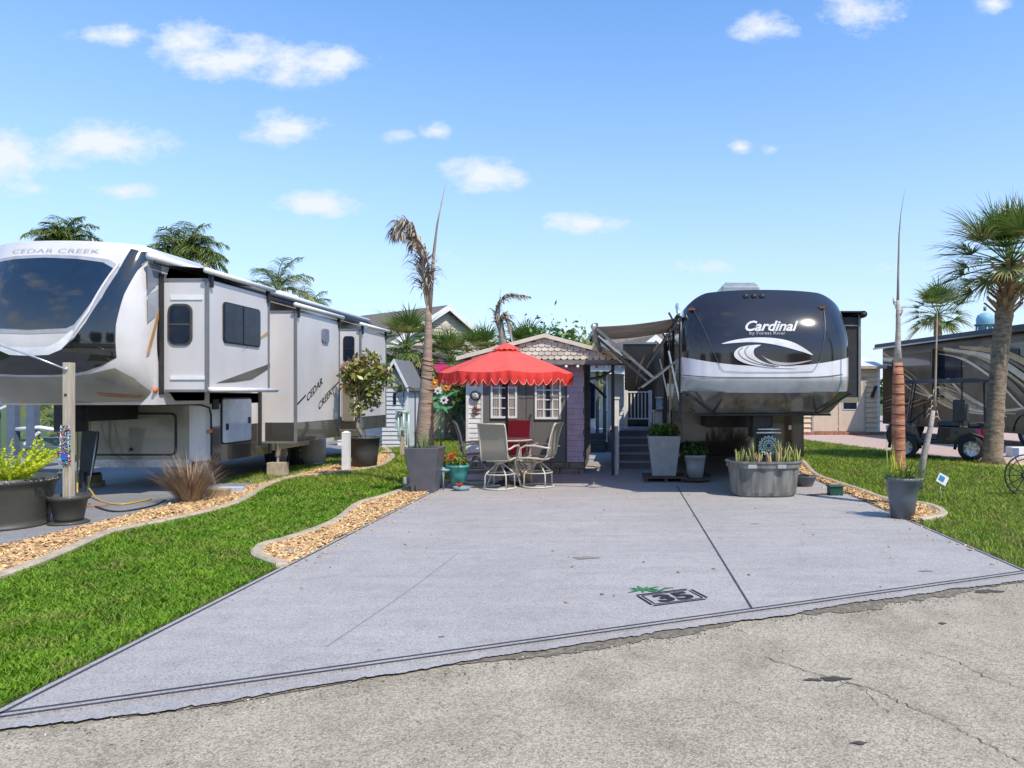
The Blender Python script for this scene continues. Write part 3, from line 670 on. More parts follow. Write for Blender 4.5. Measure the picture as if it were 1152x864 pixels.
# corner seam (black) and front panel
b = MB(); b.prism([(XW-.235, 12.722), (-9.74, 12.722), (-9.74, 12.73), (XW-.235, 12.73)], 'xy', .52, 1.56); b.build('front_panel', m_gel2, rv)
b = MB(); zt = 1.53
b.tube([(XW+.012, 13.0, .5), (XW+.012, 12.98, 1.35), (XW+.008, 12.93, 1.48), (XW-.05, 12.78, 1.53), (XW-.22, 12.71, 1.54), (-9.7, 12.71, 1.54)], .016, 6); b.build('panel_seal', m_mblk, rv)
hatch_xz(rv, 12.72, at(101, 0, 12.7).x, at(196, 0, 12.7).x, .66, 1.36, m_gel2, m_mblk, 'front_hatch', .07, .035)
b = MB(); b.box(-9.7, XW-.2, 12.69, 12.75, .42, .56); b.build('chassis_rail', m_steel, rv)
b = MB(); b.lathe([(.001, 0), (.03, 0), (.03, .02), (.001, .02)], 12, (at(148, 0, 12.7).x, 12.68, .74), axis='y'); b.build('hatch_lock', m_mblk, rv)
# side front section: blue-grey swoosh and copper line
def spoly(pts, X, name, m, d=.004, parent=None):
    mb = MB(); mb.prism([sp(px, py, X) for px, py in pts], 'yz', X, X+d); return mb.build(name, m, parent or rv)
spoly([(166, 285), (181.5, 291), (181.5, 318), (166, 327)], XW, 'grey_graphic', stripe_mat('slate_graphic', (.20, .22, .26)), .003)
spoly([(166, 332), (181.5, 323), (181.5, 353), (166, 362)], XW, 'grey_graphic', stripe_mat('slate_graphic2', (.33, .35, .38)), .003)
spoly([(178, 347), (181, 347), (168, 398), (165, 398)], XW, 'copper_stripe', stripe_mat('copper', (.42, .23, .09)), .007)
b = MB(); b.lathe([(.001, 0), (.05, 0), (.05, .02), (.001, .03)], 14, (XW+.0, sp(174, 439, XW)[0], sp(174, 439, XW)[1]), axis='x'); b.build('marker_light', m_orange, rv)
b = MB(); c_ = sp(235, 485, XW); b.box(XW+.01, XW+.03, c_[0]-.06, c_[0]+.06, c_[1]-.03, c_[1]+.03); b.build('marker_light', m_orange, rv)
# gutter and roof edge
b = MB(); b.tube([(XW+.03, 11.25, TOP-.07), (XW+.03, YR, TOP-.07)], .06, 10); b.build('roof_gutter', m_white, rv)
b = MB(); b.tube([(XW+.09, 11.3, TOP-.16), (XW+.09, 21.0, TOP-.16)], .028, 8); b.build('awning_rail', m_mblk, rv)
b = MB(); b.box(XC-.35, XC+.35, 17.8, 18.8, TOP+.04, TOP+.36); b.build('roof_vent', m_white, rv, bevel=.05)
b = MB(); b.box(XC+.6, XC+1.0, 11.9, 12.4, TOP+.03, TOP+.13); b.build('roof_antenna', m_mblk, rv, bevel=.03)
# slide-outs ------------------------------------------------------
def slide(y0, y1, z0, z1, band=None):
    b = MB(); b.box(XW-.05, XS, y0, y1, z0, z1); o = b.build('slide_out', m_siding, rv)
    for q in ((XS-.03, XS+.012, y0-.012, y0+.05, z0-.01, z1+.012), (XS-.03, XS+.012, y1-.05, y1+.01, z0-.01, z1+.012)):
        t = MB(); t.box(*q); t.build('corner_trim', m_trim, o)
    for q in ((XW, XS-.031, y0-.013, y0+.03, z1-.03, z1+.014), (XW, XS-.031, y0-.013, y0+.03, z0-.012, z0+.03)):
        t = MB(); t.box(*q); t.build('edge_trim', m_trim, o)
    q = MB(); q.box(XW-.02, XW+.03, y0-.10, y0-.0, z0-.05, z1+.08); q.build('slide_flange', m_mblk, o)
    q = MB(); q.tube([(XS+.05, y0-.12, z1+.13), (XS+.05, y1+.10, z1+.13)], .045, 10)
    q.build('topper_roller', m_white, o)
    for yy in (y0+.05, y1-.1): q = MB(); q.box(XS-.01, XS+.05, yy, yy+.06, z1-.12, z1+.16); q.build('roller_bracket', m_mblk, o)
    q = MB(); q.add([(XW+.09, y0-.05, TOP-.16), (XS+.06, y0-.05, z1+.17), (XS+.06, y1+.05, z1+.17), (XW+.09, y1+.05, TOP-.16)], [(0,1,2,3)]); q.build('topper_fabric', mat('black_fabric', (.02, .02, .022), .8), o)
    if band:
        q = MB(); q.box(XS, XS+.006, y0+.05, y1-.05, z0+.01, band); q.box(XW+.1, XS-.03, y0-.006, y0, z0+.01, band); q.build('dark_band', m_swall2, o)
    return o
s1 = slide(11.62, 13.66, 1.77, 3.60)
s2 = slide(14.78, 17.08, .72, 3.45, 1.14)
s3 = slide(18.46, 20.45, .80, 3.42, 1.15)
X0 = lambda px, Y: (px-VX)*Y/F
window_xz(s1, 11.62, X0(191, 11.6), X0(213.5, 11.6), at(0, 386, 11.6).z, at(0, 344, 11.6).z, r=.09, fr=.035, frm=mat('bronze_frame', (.06, .055, .045), .35))
b = MB(); b.box(XW+.14, XS-.07, 11.605, 11.62, at(0, 342, 11.6).z+.07, at(0, 337, 11.6).z+.07); b.build('trim_ledge', m_white, s1); b = MB(); b.box(XW+.14, XS-.03, 11.60, 11.62, at(0, 427, 11.6).z, at(0, 423, 11.6).z); b.build('trim_ledge', m_white, s1)
a0, a1 = sp(251, 0, XS)[0], sp(291, 0, XS)[0]
window_yz(s1, XS+.001, a0, a1, 2.62, 3.28, split=False, r=.06, fr=.02)
w_ = MB(); w_.box(XS+.036, XS+.044, (a0+a1)/2-.01, (a0+a1)/2+.01, 2.62, 3.28); w_.build('window_divider', m_mblk, s1)
spoly([(243, 431), (303.5, 409), (303.5, 414), (283, 427), (262, 430)], XS, 'dark_graphic', stripe_mat('brown_graphic', (.10, .085, .07)), .006, s1)
spoly([(272, 395), (303, 371), (303, 376), (285, 386)], XS, 'copper_graphic', stripe_mat('copper', (.42, .23, .09)), .006, s1)
b = MB(); b.tube([(XS+.06, 11.6, 1.80), (XS+.06, 13.85, 1.80)], .04, 10); b.build('door_awning_tube', m_white, s1)
# lower side wall hatches
ya, yb = sp(249, 0, XW)[0], sp(281, 0, XW)[0]
h_ = MB(); h_.prism(rrect(ya-.03, yb+.03, .78, 1.66, .07), 'yz', XW+.001, XW+.02); hf = h_.build('storage_hatch', m_mblk, rv)
h_ = MB(); h_.prism(rrect(ya, yb, .81, 1.63, .05), 'yz', XW+.021, XW+.034); h_.build('door_panel', mat('pale_blue_white', (.56, .58, .63), .2, coat=.5), hf)
h_ = MB(); h_.box(XW+.035, XW+.05, ya+.1, ya+.17, 1.05, 1.17); h_.box(XW+.035, XW+.05, yb-.12, yb-.05, 1.15, 1.27); h_.build('latch', m_mblk, hf)
b = MB(); c_ = sp(241.5, 455, XW); b.box(XW, XW+.03, c_[0]-.09, c_[0]+.09, c_[1]-.09, c_[1]+.10); b.build('control_box', m_mblk, rv)
b = MB(); b.box(XW-.02, XW+.03, 15.12, 15.2, .47, 1.76); b.build('wall_end_trim', m_trim, rv)
# slide 2 details
b = MB(); c_ = sp(365, 379, XS); b.prism(rrect(c_[0]-.17, c_[0]+.17, c_[1]-.13, c_[1]+.18, .06), 'yz', XS, XS+.04); b.build('wall_vent', mat('slate_vent', (.16, .18, .23), .5), s2)
vs, fs = text_bm('CEDAR', .36, .35, 1.35, bold=.006); vs2, fs2 = text_bm('CREEK', .36, .35, 1.35, bold=.006)
tm = MB()
def put_text(vs, fs, cy, cz, ang, X, sc_=1):
    tm.add([(X, cy+(a*math.cos(ang)-b_*math.sin(ang))*sc_, cz+(a*math.sin(ang)+b_*math.cos(ang))*sc_) for a, b_ in vs], fs)
ang = R(27); c1 = sp(354.5, 445.5, XS); c2 = sp(364, 446.5, XS)
put_text(vs, fs, c1[0]-.05, c1[1]+.13, ang, XS+.006, .58); tm.build('lettering', m_mblk, s2); tm = MB(); put_text(vs2, fs2, c2[0]+.06, c2[1]-.06, ang, XS+.006, .58)
tm.build('lettering', m_mblk, s2)
b = MB(); pA, pB = sp(333.5, 455, XS), sp(344, 445, XS); pC, pD = sp(373, 438, XS), sp(382.5, 428, XS)
for q0, q1, wd in ((pA, pB, .06), (pC, pD, .055)):
    b.add([(XS+.005, q0[0], q0[1]-wd/2), (XS+.005, q1[0], q1[1]-wd/2+.02), (XS+.005, q1[0], q1[1]+wd/2), (XS+.005, q0[0], q0[1]+wd*.2)], [(0,1,2,3)])
b.build('lettering_stripe', m_mblk, s2)
# slide 3 front face: tall window and hatch
window_xz(s3, 18.46, X0(386, 18.46)+.03, X0(398, 18.46), at(0, 406, 18.46).z, at(0, 379, 18.46).z, r=.06, fr=.02, frm=m_mblk)
hatch_xz(s3, 18.45, X0(386, 18.46), X0(398.5, 18.46), at(0, 473, 18.46).z, at(0, 438, 18.46).z, m_gel2, m_gel, 'storage_hatch', .03, .02)
b = MB(); b.box(XW-.3, XW+.002, 17.3, 18.3, .8, 1.2); b.build('dark_skirt_band', m_swall2, rv)
# underside: frame, wheels, jacks
b = MB(); b.box(XC-1.1, XC+1.1, 12.9, 20.9, .50, .62); b.box(XC-1.25, XC+1.2, 15.25, 20.8, .60, .80); b.build('chassis', m_under, rv)
for yy in (16.1, 17.1):
    wheel(rv, (XW-.28, yy, .40), .38, .25, rim=m_steel); wheel(rv, (XC-HWD+.28, yy, .40), .38, .25, rim=m_steel)
b = MB(); b.box(XW-.5, XW-.36, 13.4, 13.54, .1, .55); b.tube([(XW-.1, 13.3, .05), (XW-.35, 13.5, .5)], .02, 6); b.tube([(XW-.1, 13.25, .05), (XW-.05, 12.9, .5)], .02, 6); b.box(XW-.2, XW+.0, 13.1, 13.4, .02, .05)
b.build('stabiliser_jack', m_alu, rv)
b = MB(); yj = 14.95; b.tube([(XS-.45, yj, .42), (XS-.45, yj, .98)], .055, 12); b.tube([(XS-.45, yj, .28), (XS-.45, yj, .44)], .03, 8); b.build('leveling_jack', m_alu, rv)
tag(MB().box(XS-.62, XS-.28, yj-.14, yj+.14, .02, .30).build('concrete_block', m_kerb, loc=(XS-.45, yj, .02), bevel=.01), 'grey concrete block under the leveling jack of the left trailer', 'block')
# pin box under the nose
b = MB(); b.box(XC-.22, XC+.22, 11.5, 12.8, 1.28, 1.6); b.box(XC-.16, XC+.16, 11.3, 11.6, 1.12, 1.55); b.tube([(XC, 11.42, .98), (XC, 11.42, 1.15)], .05, 10); b.build('pin_box', m_mblk, rv)
b = MB()
for s in (-1, 1):
    b = MB(); b.bar((XC+s*.95, 13.1, .6), (XC+s*.95, 13.1, .28), .08); b.box(XC+s*.95-.13, XC+s*.95+.13, 12.97, 13.23, .24, .28); b.build('landing_leg', m_mblk, rv)
for s_, lab in ((-1, 'wooden blocks under the far landing leg of the left trailer'), (1, 'wooden blocks under the near landing leg of the left trailer')):
    b = MB(); b.box(XC+s_*.95-.16, XC+s_*.95+.16, 12.9, 13.3, .02, .12); b.box(XC+s_*.95-.13, XC+s_*.95+.13, 12.94, 13.26, .12, .238)
    tag(b.build('support_block', mat('plank', (.30, .22, .13), .85, var=.3, vscale=8), loc=(XC+s_*.95, 13.1, .02)), lab, 'block')
# LP / propane tank look under slide 2
b = MB(); c_ = (at(352, 0, 17.4).x, 17.4); b.lathe([(.001, .06), (.22, .06), (.30, .12), (.30, .62), (.22, .74), (.10, .78), (.001, .78)], 24, (c_[0], c_[1], 0)); 
g_ = thing('propane_tank', (c_[0], c_[1], .02), 'beige upright gas tank on the pad beneath the lettered slide of the left trailer', 'gas tank'); b.build('tank', mat('tank_beige', (.42, .39, .32), .4, var=.1), g_)
b = MB(); b.lathe([(.26, .02), (.26, .10), (.24, .10), (.24, .02)], 20, (c_[0], c_[1], 0)); b.build('foot_ring', m_steel, g_)
b = MB(); b.lathe([(.12, .76), (.12, .86), (.10, .86), (.10, .76)], 16, (c_[0], c_[1], 0)); b.tube([(c_[0], c_[1], .76), (c_[0], c_[1], .84)], .03, 8); b.build('collar', m_steel, g_)
# ================================================================ plants
m_leafA = mat('leaf_mid', (.045, .12, .015), .5, vscale=3, col2=(.09, .20, .03), trans=.25, island=.4, spec=.4)
m_leafD = mat('leaf_dark', (.025, .07, .012), .5, vscale=2, col2=(.055, .12, .02), trans=.2, island=.4, spec=.4)
m_lime = mat('leaf_lime', (.46, .56, .015), .5, vscale=6, col2=(.68, .74, .05), trans=.35, island=.25)
m_olive = mat('leaf_olive', (.14, .19, .03), .5, vscale=5, col2=(.28, .30, .05), trans=.25, island=.5)
m_palmleaf = mat('palm_leaf', (.075, .14, .028), .42, vscale=1.2, col2=(.17, .25, .055), trans=.22, island=.4, spec=.5)
m_queen = mat('queen_leaf', (.09, .15, .03), .45, vscale=1.0, col2=(.20, .25, .06), trans=.3, island=.45)
m_palmdry = mat('palm_leaf_yellowing', (.22, .24, .06), .6, col2=(.35, .33, .12), vscale=2, trans=.2, island=.4)
m_deadleaf = mat('dead_frond', (.27, .225, .175), .8, vscale=4, col2=(.42, .36, .29), island=.45)
m_deadstem = mat('dead_frond_stem', (.24, .19, .14), .8, vscale=3, col2=(.36, .30, .23))
m_bark = mat('palm_bark', (.13, .095, .065), .95, vscale=7, col2=(.33, .25, .17), bump=1.0, bscale=16, stretch=(1, 1, 2.2), detail=9)
m_boots = mat('palm_boots', (.26, .15, .08), .9, vscale=6, col2=(.42, .27, .15), bump=.6, bscale=20)
m_bark2 = mat('grey_bark', (.20, .17, .14), .95, vscale=9, col2=(.31, .27, .23), bump=.7, bscale=25)
def fan_crown(parent, c, R0, nf, nl, seed, m=m_palmleaf, lw=.035, dry=.08, droop=.22, low=-55):
    g = random.Random(seed); mb = MB(); st = MB()
    for k in range(nf):
        el = R(low+(88-low)*((k+.5)/nf)**.85); az = k*2.39996+g.uniform(-.2, .2); L_ = R0*g.uniform(.82, 1.1)*(.85 if el > 1.2 else 1)
        d = Vector((math.cos(az)*math.cos(el), math.sin(az)*math.cos(el), math.sin(el))); c0 = Vector(c)
        pts = []; p = c0.copy(); dd = d.copy()
        for i in range(5): pts.append(p.copy()); p = p+dd*L_*.5/4; dd = (dd+Vector((0, 0, -droop*.35))).normalized()
        hub = pts[-1]; st.tube(pts, [.022, .018, .015, .013, .010], 4, cap=False)
        t = dd; side = t.cross(Vector((0, 0, 1))); side = side.normalized() if side.length > .05 else Vector((1, 0, 0)); nn = side.cross(t).normalized()
        isdry = g.random() < dry or (el < R(-30) and g.random() < .5)
        for j in range(nl):
            a = R(-105+210*(j+.5)/nl)+g.uniform(-.05, .05); q = abs(a)/R(105)
            ld = (t*math.cos(a)+side*math.sin(a)+nn*(.10+.35*q*.6)).normalized(); ll = L_*.56*(1-.35*q)*g.uniform(.8, 1.15)
            P = [hub]; x = hub.copy(); e = ld.copy()
            for i in range(3):
                x = x+e*ll/3; e = (e+Vector((0, 0, -droop*(.35+i*1.25)*g.uniform(.5, 1.5)))).normalized(); P.append(x.copy())
            mb.strip(P, nn+ld*.01+Vector((g.uniform(-.25, .25), g.uniform(-.25, .25), 0)), lw*(1.1-.3*q), 1 if isdry else 0)
    mb.build('crown', [m, m_palmdry], parent, fix=False)
    st.build('leaf_stalks', m, parent, fix=False)
def sabal(loc, h, r0, r1, R0, nf, nl, label, seed, group=None, lean=(0, 0), boots=True, name='sabal_palm', **kw):
    t = thing(name, loc, label, 'palm tree', group); b = MB(); g = random.Random(seed); n = 26
    L_ = Vector(loc); pts = []; rs = []
    for i in range(n):
        q = i/(n-1); pts.append(L_+Vector((lean[0]*q**1.5, lean[1]*q**1.5, h*q))); rs.append((r0+(r1-r0)*min(1, q*3))*(1+.06*math.sin(q*90+seed))*(1.25 if q < .03 else 1))
    b.tube(pts, rs, 16); b.build('trunk', m_bark, t)
    top = pts[-1]
    if boots:
        b = MB()
        for i in range(46):
            a = i*2.4; z = h*(.76+.24*i/46) if h < 6 else h-1.2+1.2*i/46; q = z/h; p0 = L_+Vector((lean[0]*q**1.5, lean[1]*q**1.5, z)); d = Vector((math.cos(a), math.sin(a), 0)); ln = g.uniform(.16, .34)
            b.bar(p0+d*r1*.6, p0+d*(r1+ln*.75)+Vector((0, 0, ln*1.0)), .10, .035)
        b.build('leaf_boots', m_boots, t)
    fan_crown(t, top+Vector((0, 0, .1)), R0, nf, nl, seed, **kw); return t
def feather(mb, st, pts, nl, ll, wd, hang, seed, r=.02, mi=0, ang=60, start=.18, rnd=.15):
    """pinnate frond: leaflets on both sides of a curved midrib"""
    g = random.Random(seed); P = smoothline(pts, 8); n = len(P); st.tube(P, [r*(1-.85*i/(n-1))+.003 for i in range(n)], 5, cap=False)
    for j in range(nl):
        q = start+(1-start)*j/nl; f = q*(n-1); i = min(int(f), n-2); p = P[i].lerp(P[i+1], f-i); t = (P[i+1]-P[i]).normalized()
        side = t.cross(Vector((0, 0, 1))); side = side.normalized() if side.length > .1 else Vector((1, 0, 0))
        le = ll*math.sin(math.pi*min(1, .18+.80*q))**.6*g.uniform(1-rnd, 1+rnd)
        for s in (-1, 1):
            a = R(ang)+g.uniform(-.25, .25); d = (t*math.cos(a)+side*s*math.sin(a)+Vector((0, 0, g.uniform(-.3, .3)))).normalized(); x = p.copy(); Q = [x.copy()]
            for k in range(3): x = x+d*le/3; d = (d+Vector((0, 0, -hang*(.4+.5*k)))).normalized(); Q.append(x.copy())
            mb.strip(Q, Vector((g.uniform(-.5, .5), g.uniform(-.5, .5), 1)), wd, mi)
def queen(loc, h, label, seed, R0=2.6, nf=14, group=None, nl=34, ll=.55):
    nf = int(nf*1.25); ll *= 1.35; R0 *= 1.0
    t = thing('queen_palm', loc, label, 'palm tree', group); L_ = Vector(loc); g = random.Random(seed)
    b = MB(); b.tube([L_, L_+Vector((0, 0, h*.5)), L_+Vector((0, 0, h))], [.2, .16, .12], 12); b.build('trunk', m_bark2, t)
    mb = MB(); st = MB(); top = L_+Vector((0, 0, h))
    for k in range(nf):
        az = k*2.4+g.uniform(-.3, .3); el = R(22+64*(k/nf)); l = R0*g.uniform(.8, 1.1); d = Vector((math.cos(az)*math.cos(el), math.sin(az)*math.cos(el), math.sin(el))); p = top.copy(); P = [p.copy()]
        for i in range(5): p = p+d*l/5; d = (d+Vector((.05, 0, -.38))).normalized(); P.append(p.copy())
        feather(mb, st, P, nl, ll, .045, 1.0, seed*50+k, .03, 1 if k < 2 else 0)
    mb.build('crown', [m_queen, m_palmdry], t, fix=False); st.build('leaf_stalks', m_queen, t, fix=False); return t
def shrub(name, loc, label, cat, centers, n, size, m, seed, group=None, trunk=None, flat=0.0):
    t = thing(name, loc, label, cat, group); v, f = leaf_cloud(centers, n, size, seed, flat); npmesh('foliage' if trunk is None else 'crown', v, f, m, t)
    if trunk:
        b = MB()
        for pts, rs in trunk: b.tube(pts, rs, 8)
        b.build('trunk', m_bark2, t)
    return t
def pot_square(t, c, w0, w1, h, m, z0=.02, soil=True):
    b = MB(); a = w0/2; d = w1/2; k = .045
    rings = [[(c[0]+sx*q, c[1]+sy*q, z) for sx, sy in ((-1, -1), (1, -1), (1, 1), (-1, 1))] for q, z in ((a, z0), (d, z0+h), (d-k, z0+h), (d-k, z0+h-.08))]
    b.loft(rings, smooth=False); b.build('pot', m, t, bevel=.012)
    if soil: b = MB(); b.box(c[0]-d+k+.003, c[0]+d-k-.003, c[1]-d+k+.003, c[1]+d-k-.003, z0+h-.079, z0+h-.05); b.build('soil', mat('potting_soil', (.05, .035, .02), .95, var=.4, vscale=40, bump=.6), t)
def pot_round(t, c, r0, r1, h, m, z0=.02, lip=.02, n=28, sx=1.0, sy=1.0):
    b = MB(); b.lathe([(.001, z0), (r0, z0), (r0+(r1-r0)*.5, z0+h*.5), (r1, z0+h-.05), (r1+lip, z0+h-.048), (r1+lip, z0+h), (r1-.02, z0+h), (r1-.03, z0+h-.07), (.001, z0+h-.07)], n, (c[0], c[1], 0), sx=sx, sy=sy); b.build('pot', m, t)
def blades(n, c, rad, h, wd, seed, lean=.5, curve=.3, mi=0, mb=None, jit=.3):
    g = random.Random(seed); mb = mb or MB()
    for k in range(n):
        a = g.uniform(0, 6.283); r0 = rad*g.random()**.5*.5; p = Vector((c[0]+math.cos(a)*r0, c[1]+math.sin(a)*r0, c[2])); l = h*g.uniform(.55, 1.1); ln = lean*g.uniform(.1, 1.0)
        d = Vector((math.cos(a)*ln, math.sin(a)*ln, 1)).normalized(); Q = [p.copy()]
        for i in range(4): p = p+d*l/4; d = (d+Vector((math.cos(a)*curve*.35, math.sin(a)*curve*.35, -curve*.25))).normalized(); Q.append(p.copy())
        mb.strip(Q, Vector((math.cos(a), math.sin(a), .3)).normalized(), wd*g.uniform(.7, 1.2), mi)
    return mb

# ================================================================ tall dead palm by the grey square pot
PB = Vector((-3.62, 13.15, 0))
t = thing('dead_palm', PB, 'tall dying palm with one brown drooping frond and a bare spear behind the slate pot', 'palm tree')
def pp(px, py, Y): return at(px, py, Y)
Yp = 13.15
b = MB(); b.tube([(PB.x, Yp, 0), pp(477, 520, Yp), pp(478, 480, Yp), pp(479.5, 440, Yp), pp(480.5, 410, Yp), pp(481.5, 385, Yp), pp(482, 360, Yp), pp(482, 344, Yp)], [.22, .185, .155, .12, .09, .075, .062, .042], 14)
b.build('trunk', mat('palm_trunk_ringed', (.20, .155, .12), .95, vscale=4, col2=(.36, .26, .20), bump=.8, bscale=12, stretch=(1, 1, 5)), t)
b = MB()
for zz in (410, 416, 425, 437, 452, 405):
    p_ = pp(481, zz, Yp); rr = .095 if zz < 420 else .115
    b.tube([p_+Vector((rr*math.cos(a), rr*math.sin(a), .02*math.sin(a*2))) for a in [i*.524 for i in range(12)]], .012, 5, closed=True)
b.build('bark_rings', m_boots, t)
mb = MB(); st = MB()
feather(mb, st, [pp(482, 350, Yp), pp(478, 330, Yp), pp(476, 300, Yp-.1), pp(470, 272, Yp-.1), pp(460, 256, Yp-.2), pp(452, 257, Yp-.3), pp(450, 266, Yp-.4)], 300, .50, .034, 1.4, 5, .03, 0, 28, .14, .35)
feather(mb, st, [pp(482, 350, Yp), pp(481, 325, Yp), pp(482, 300, Yp), pp(476, 280, Yp), pp(466, 268, Yp), pp(463, 276, Yp)], 90, .42, .032, 1.4, 6, .024, 0, 28, .5, .35)
mb.build('dead_frond', m_deadleaf, t, fix=False); st.build('frond_stalks', m_deadstem, t, fix=False)
b = MB(); b.tube([pp(483, 352, Yp), pp(485.5, 320, Yp), pp(488, 285, Yp), pp(492, 252, Yp), pp(501, 208, Yp)], [.045, .038, .028, .018, .004], 6); b.build('spear', m_deadstem, t)
mb = MB(); feather(mb, MB(), [pp(485.5, 320, Yp), pp(488, 285, Yp), pp(492, 252, Yp), pp(501, 208, Yp)], 60, .05, .006, .1, 9, .01, 0, 20, 0.05); mb.build('spear_fringe', m_deadstem, t, fix=False)
# second dead frond palm behind the shed
Yq = 24.0
t = thing('dead_palm', at(572, 500, Yq), 'shorter dead palm with a brown hooked frond rising behind the red umbrella', 'palm tree')
b = MB(); b.tube([Vector((at(572, 500, Yq).x, Yq, 0)), at(571, 440, Yq), at(566, 385, Yq), at(562, 355, Yq)], [.20, .18, .13, .07], 10); b.build('trunk', m_bark2, t)
mb = MB(); st = MB()
feather(mb, st, [at(562, 372, Yq), at(558, 355, Yq), at(562, 341, Yq), at(572, 333, Yq), at(584, 332.5, Yq), at(596, 334, Yq)], 130, .42, .055, 1.0, 15, .06, 0, 35, .05, .3)
feather(mb, st, [at(562, 372, Yq), at(563, 362, Yq), at(568, 358, Yq), at(574, 372, Yq), at(577, 386, Yq)], 110, .5, .055, 1.1, 16, .06, 0, 35, .05, .3)
mb.build('dead_frond', m_deadleaf, t, fix=False); st.build('frond_stalks', m_deadstem, t, fix=False)
b = MB(); b.tube([at(561, 360, Yq), at(563, 324, Yq)], [.03, .006], 5); b.build('spear', m_deadstem, t)

# slate square pot in front of the palm
m_slatepot = mat('slate_pot', (.095, .095, .11), .55, var=.12, vscale=5, coat=.15)
p0 = gp(475, 556)
t = thing('square_planter', (p0[0], p0[1]+.2, 0), 'slate grey square tapered planter at the foot of the tall dying palm', 'planter'); pot_square(t, (p0[0], p0[1]+.2), .38, .58, .80, m_slatepot, 0.0)
mb = blades(26, (p0[0]-.02, p0[1]+.2, .74), .25, .42, .02, 4, .5, .3); mb.build('plant', m_leafA, t, fix=False)
# shepherd hook with a wind chime
hx, hy = gp(467, 556)
t = thing('shepherd_hook', (hx, hy, 0), 'black shepherd hook pole standing before the slate planter', 'garden hook')
zt = at(0, 437, hy).z
b = MB(); b.tube([(hx, hy, 0), (hx, hy, zt-.1)]+[(hx-.10+.10*math.cos(R(a)), hy, zt-.10+.12*math.sin(R(a))) for a in (0, 30, 60, 90, 120, 150, 180, 200)], .011, 6); b.build('pole', m_mblk, t)
b = MB(); b.tube([(hx-.06, hy, .25), (hx+.06, hy, .25)], .008, 5); b.build('foot_peg', m_mblk, t)
t = thing('wind_chime', (hx-.2, hy, 1.2), 'pale green tube wind chime hanging from the black shepherd hook', 'wind chime')
m_mint = mat('mint_metal', (.45, .60, .48), .4, metal=.2, var=.2)
b = MB(); b.tube([(hx-.2, hy, zt-.14), (hx-.2, hy, 1.42)], .003, 4); b.build('string', m_mblk, t)
b = MB(); b.lathe([(.001, 1.42), (.12, 1.42), (.12, 1.44), (.001, 1.44)], 16, (hx-.2, hy, 0)); b.build('disc', m_mint, t)
for i in range(5):
    a = i*1.257; x, y = hx-.2+.09*math.cos(a), hy+.09*math.sin(a); l = .62-.06*i
    b = MB(); b.tube([(x, y, 1.40), (x, y, 1.40-l)], .013, 8); b.build('chime_tube', m_mint, t)
# teal flower pot + blue metal stand
tx, ty = gp(513, 552)
t = thing('flower_pot', (tx, ty+.15, .02), 'teal pot of red and orange flowers beside the slate planter', 'flower pot')
pot_round(t, (tx, ty+.15), .13, .20, .33, mat('teal_glaze', (.04, .27, .24), .3, coat=.4), .12, .015)
b = MB(); v, f = leaf_cloud([(tx, ty+.15, .52, .2, .2, .09)], 260, .035, 3); npmesh('leaves', v, f, m_olive, t)
for i, (dx, dz, cc) in enumerate(((-.13, .60, (.65, .05, .02)), (-.08, .64, (.72, .07, .02)), (-.16, .55, (.78, .25, .12)), (-.05, .58, (.70, .35, .10)))):
    v, f = leaf_cloud([(tx+dx, ty+.1, dz, .055, .05, .04)], 40, .02, 40+i); npmesh('flower', v, f, mat('flower_%s' % 'abcd'[i], cc, .5, trans=.2), t)
t = thing('plant_stand', (tx-.22, ty, .02), 'weathered blue metal plant stand with curved legs left of the teal pot', 'plant stand')
m_blue = mat('weathered_blue', (.13, .22, .28), .6, var=.35, vscale=20, col2=(.25, .36, .40))
for i, (dx, dy) in enumerate(((-.17, 0), (.0, -.08), (.10, .1), (-.1, .18))):
    b = MB(); b.tube([(tx-.22+dx*.4, ty+dy*.4+.05, .37), (tx-.22+dx, ty+dy+.05, .40), (tx-.22+dx*1.25, ty+dy*1.2+.05, .33), (tx-.22+dx*1.1, ty+dy+.05, .20), (tx-.22+dx*1.2, ty+dy+.05, .02)], [.03, .035, .03, .014, .013], 7); b.build('leg', m_blue, t)
b = MB(); b.lathe([(.001, .35), (.13, .35), (.14, .39), (.001, .39)], 18, (tx-.22, ty+.05, 0)); b.build('top_plate', m_blue, t)
t = thing('shallow_bowl', (tx+.13, ty-.12, .02), 'low grey bowl with a red flower on the slab before the teal pot', 'bowl')
b = MB(); b.lathe([(.001, .02), (.09, .02), (.14, .09), (.12, .09), (.08, .05), (.001, .05)], 20, (tx+.13, ty-.12, 0), sx=1.2); b.build('bowl', m_blue, t)
v, f = leaf_cloud([(tx+.1, ty-.12, .12, .06, .05, .03)], 60, .022, 77); npmesh('flower', v, f, MATS['flower_a'], t)
t = tag(MB().lathe([(.001, .0), (.07, .0), (.09, .07), (.06, .17), (.001, .19)], 12, (gp(458, 547)[0], gp(458, 547)[1], 0)).build('garden_stone', mat('pale_stone', (.42, .40, .36), .9, var=.3, vscale=10, bump=.5), loc=(*gp(458, 547), 0)), 'pale upright stone on the grass beside the slate planter', 'stone')

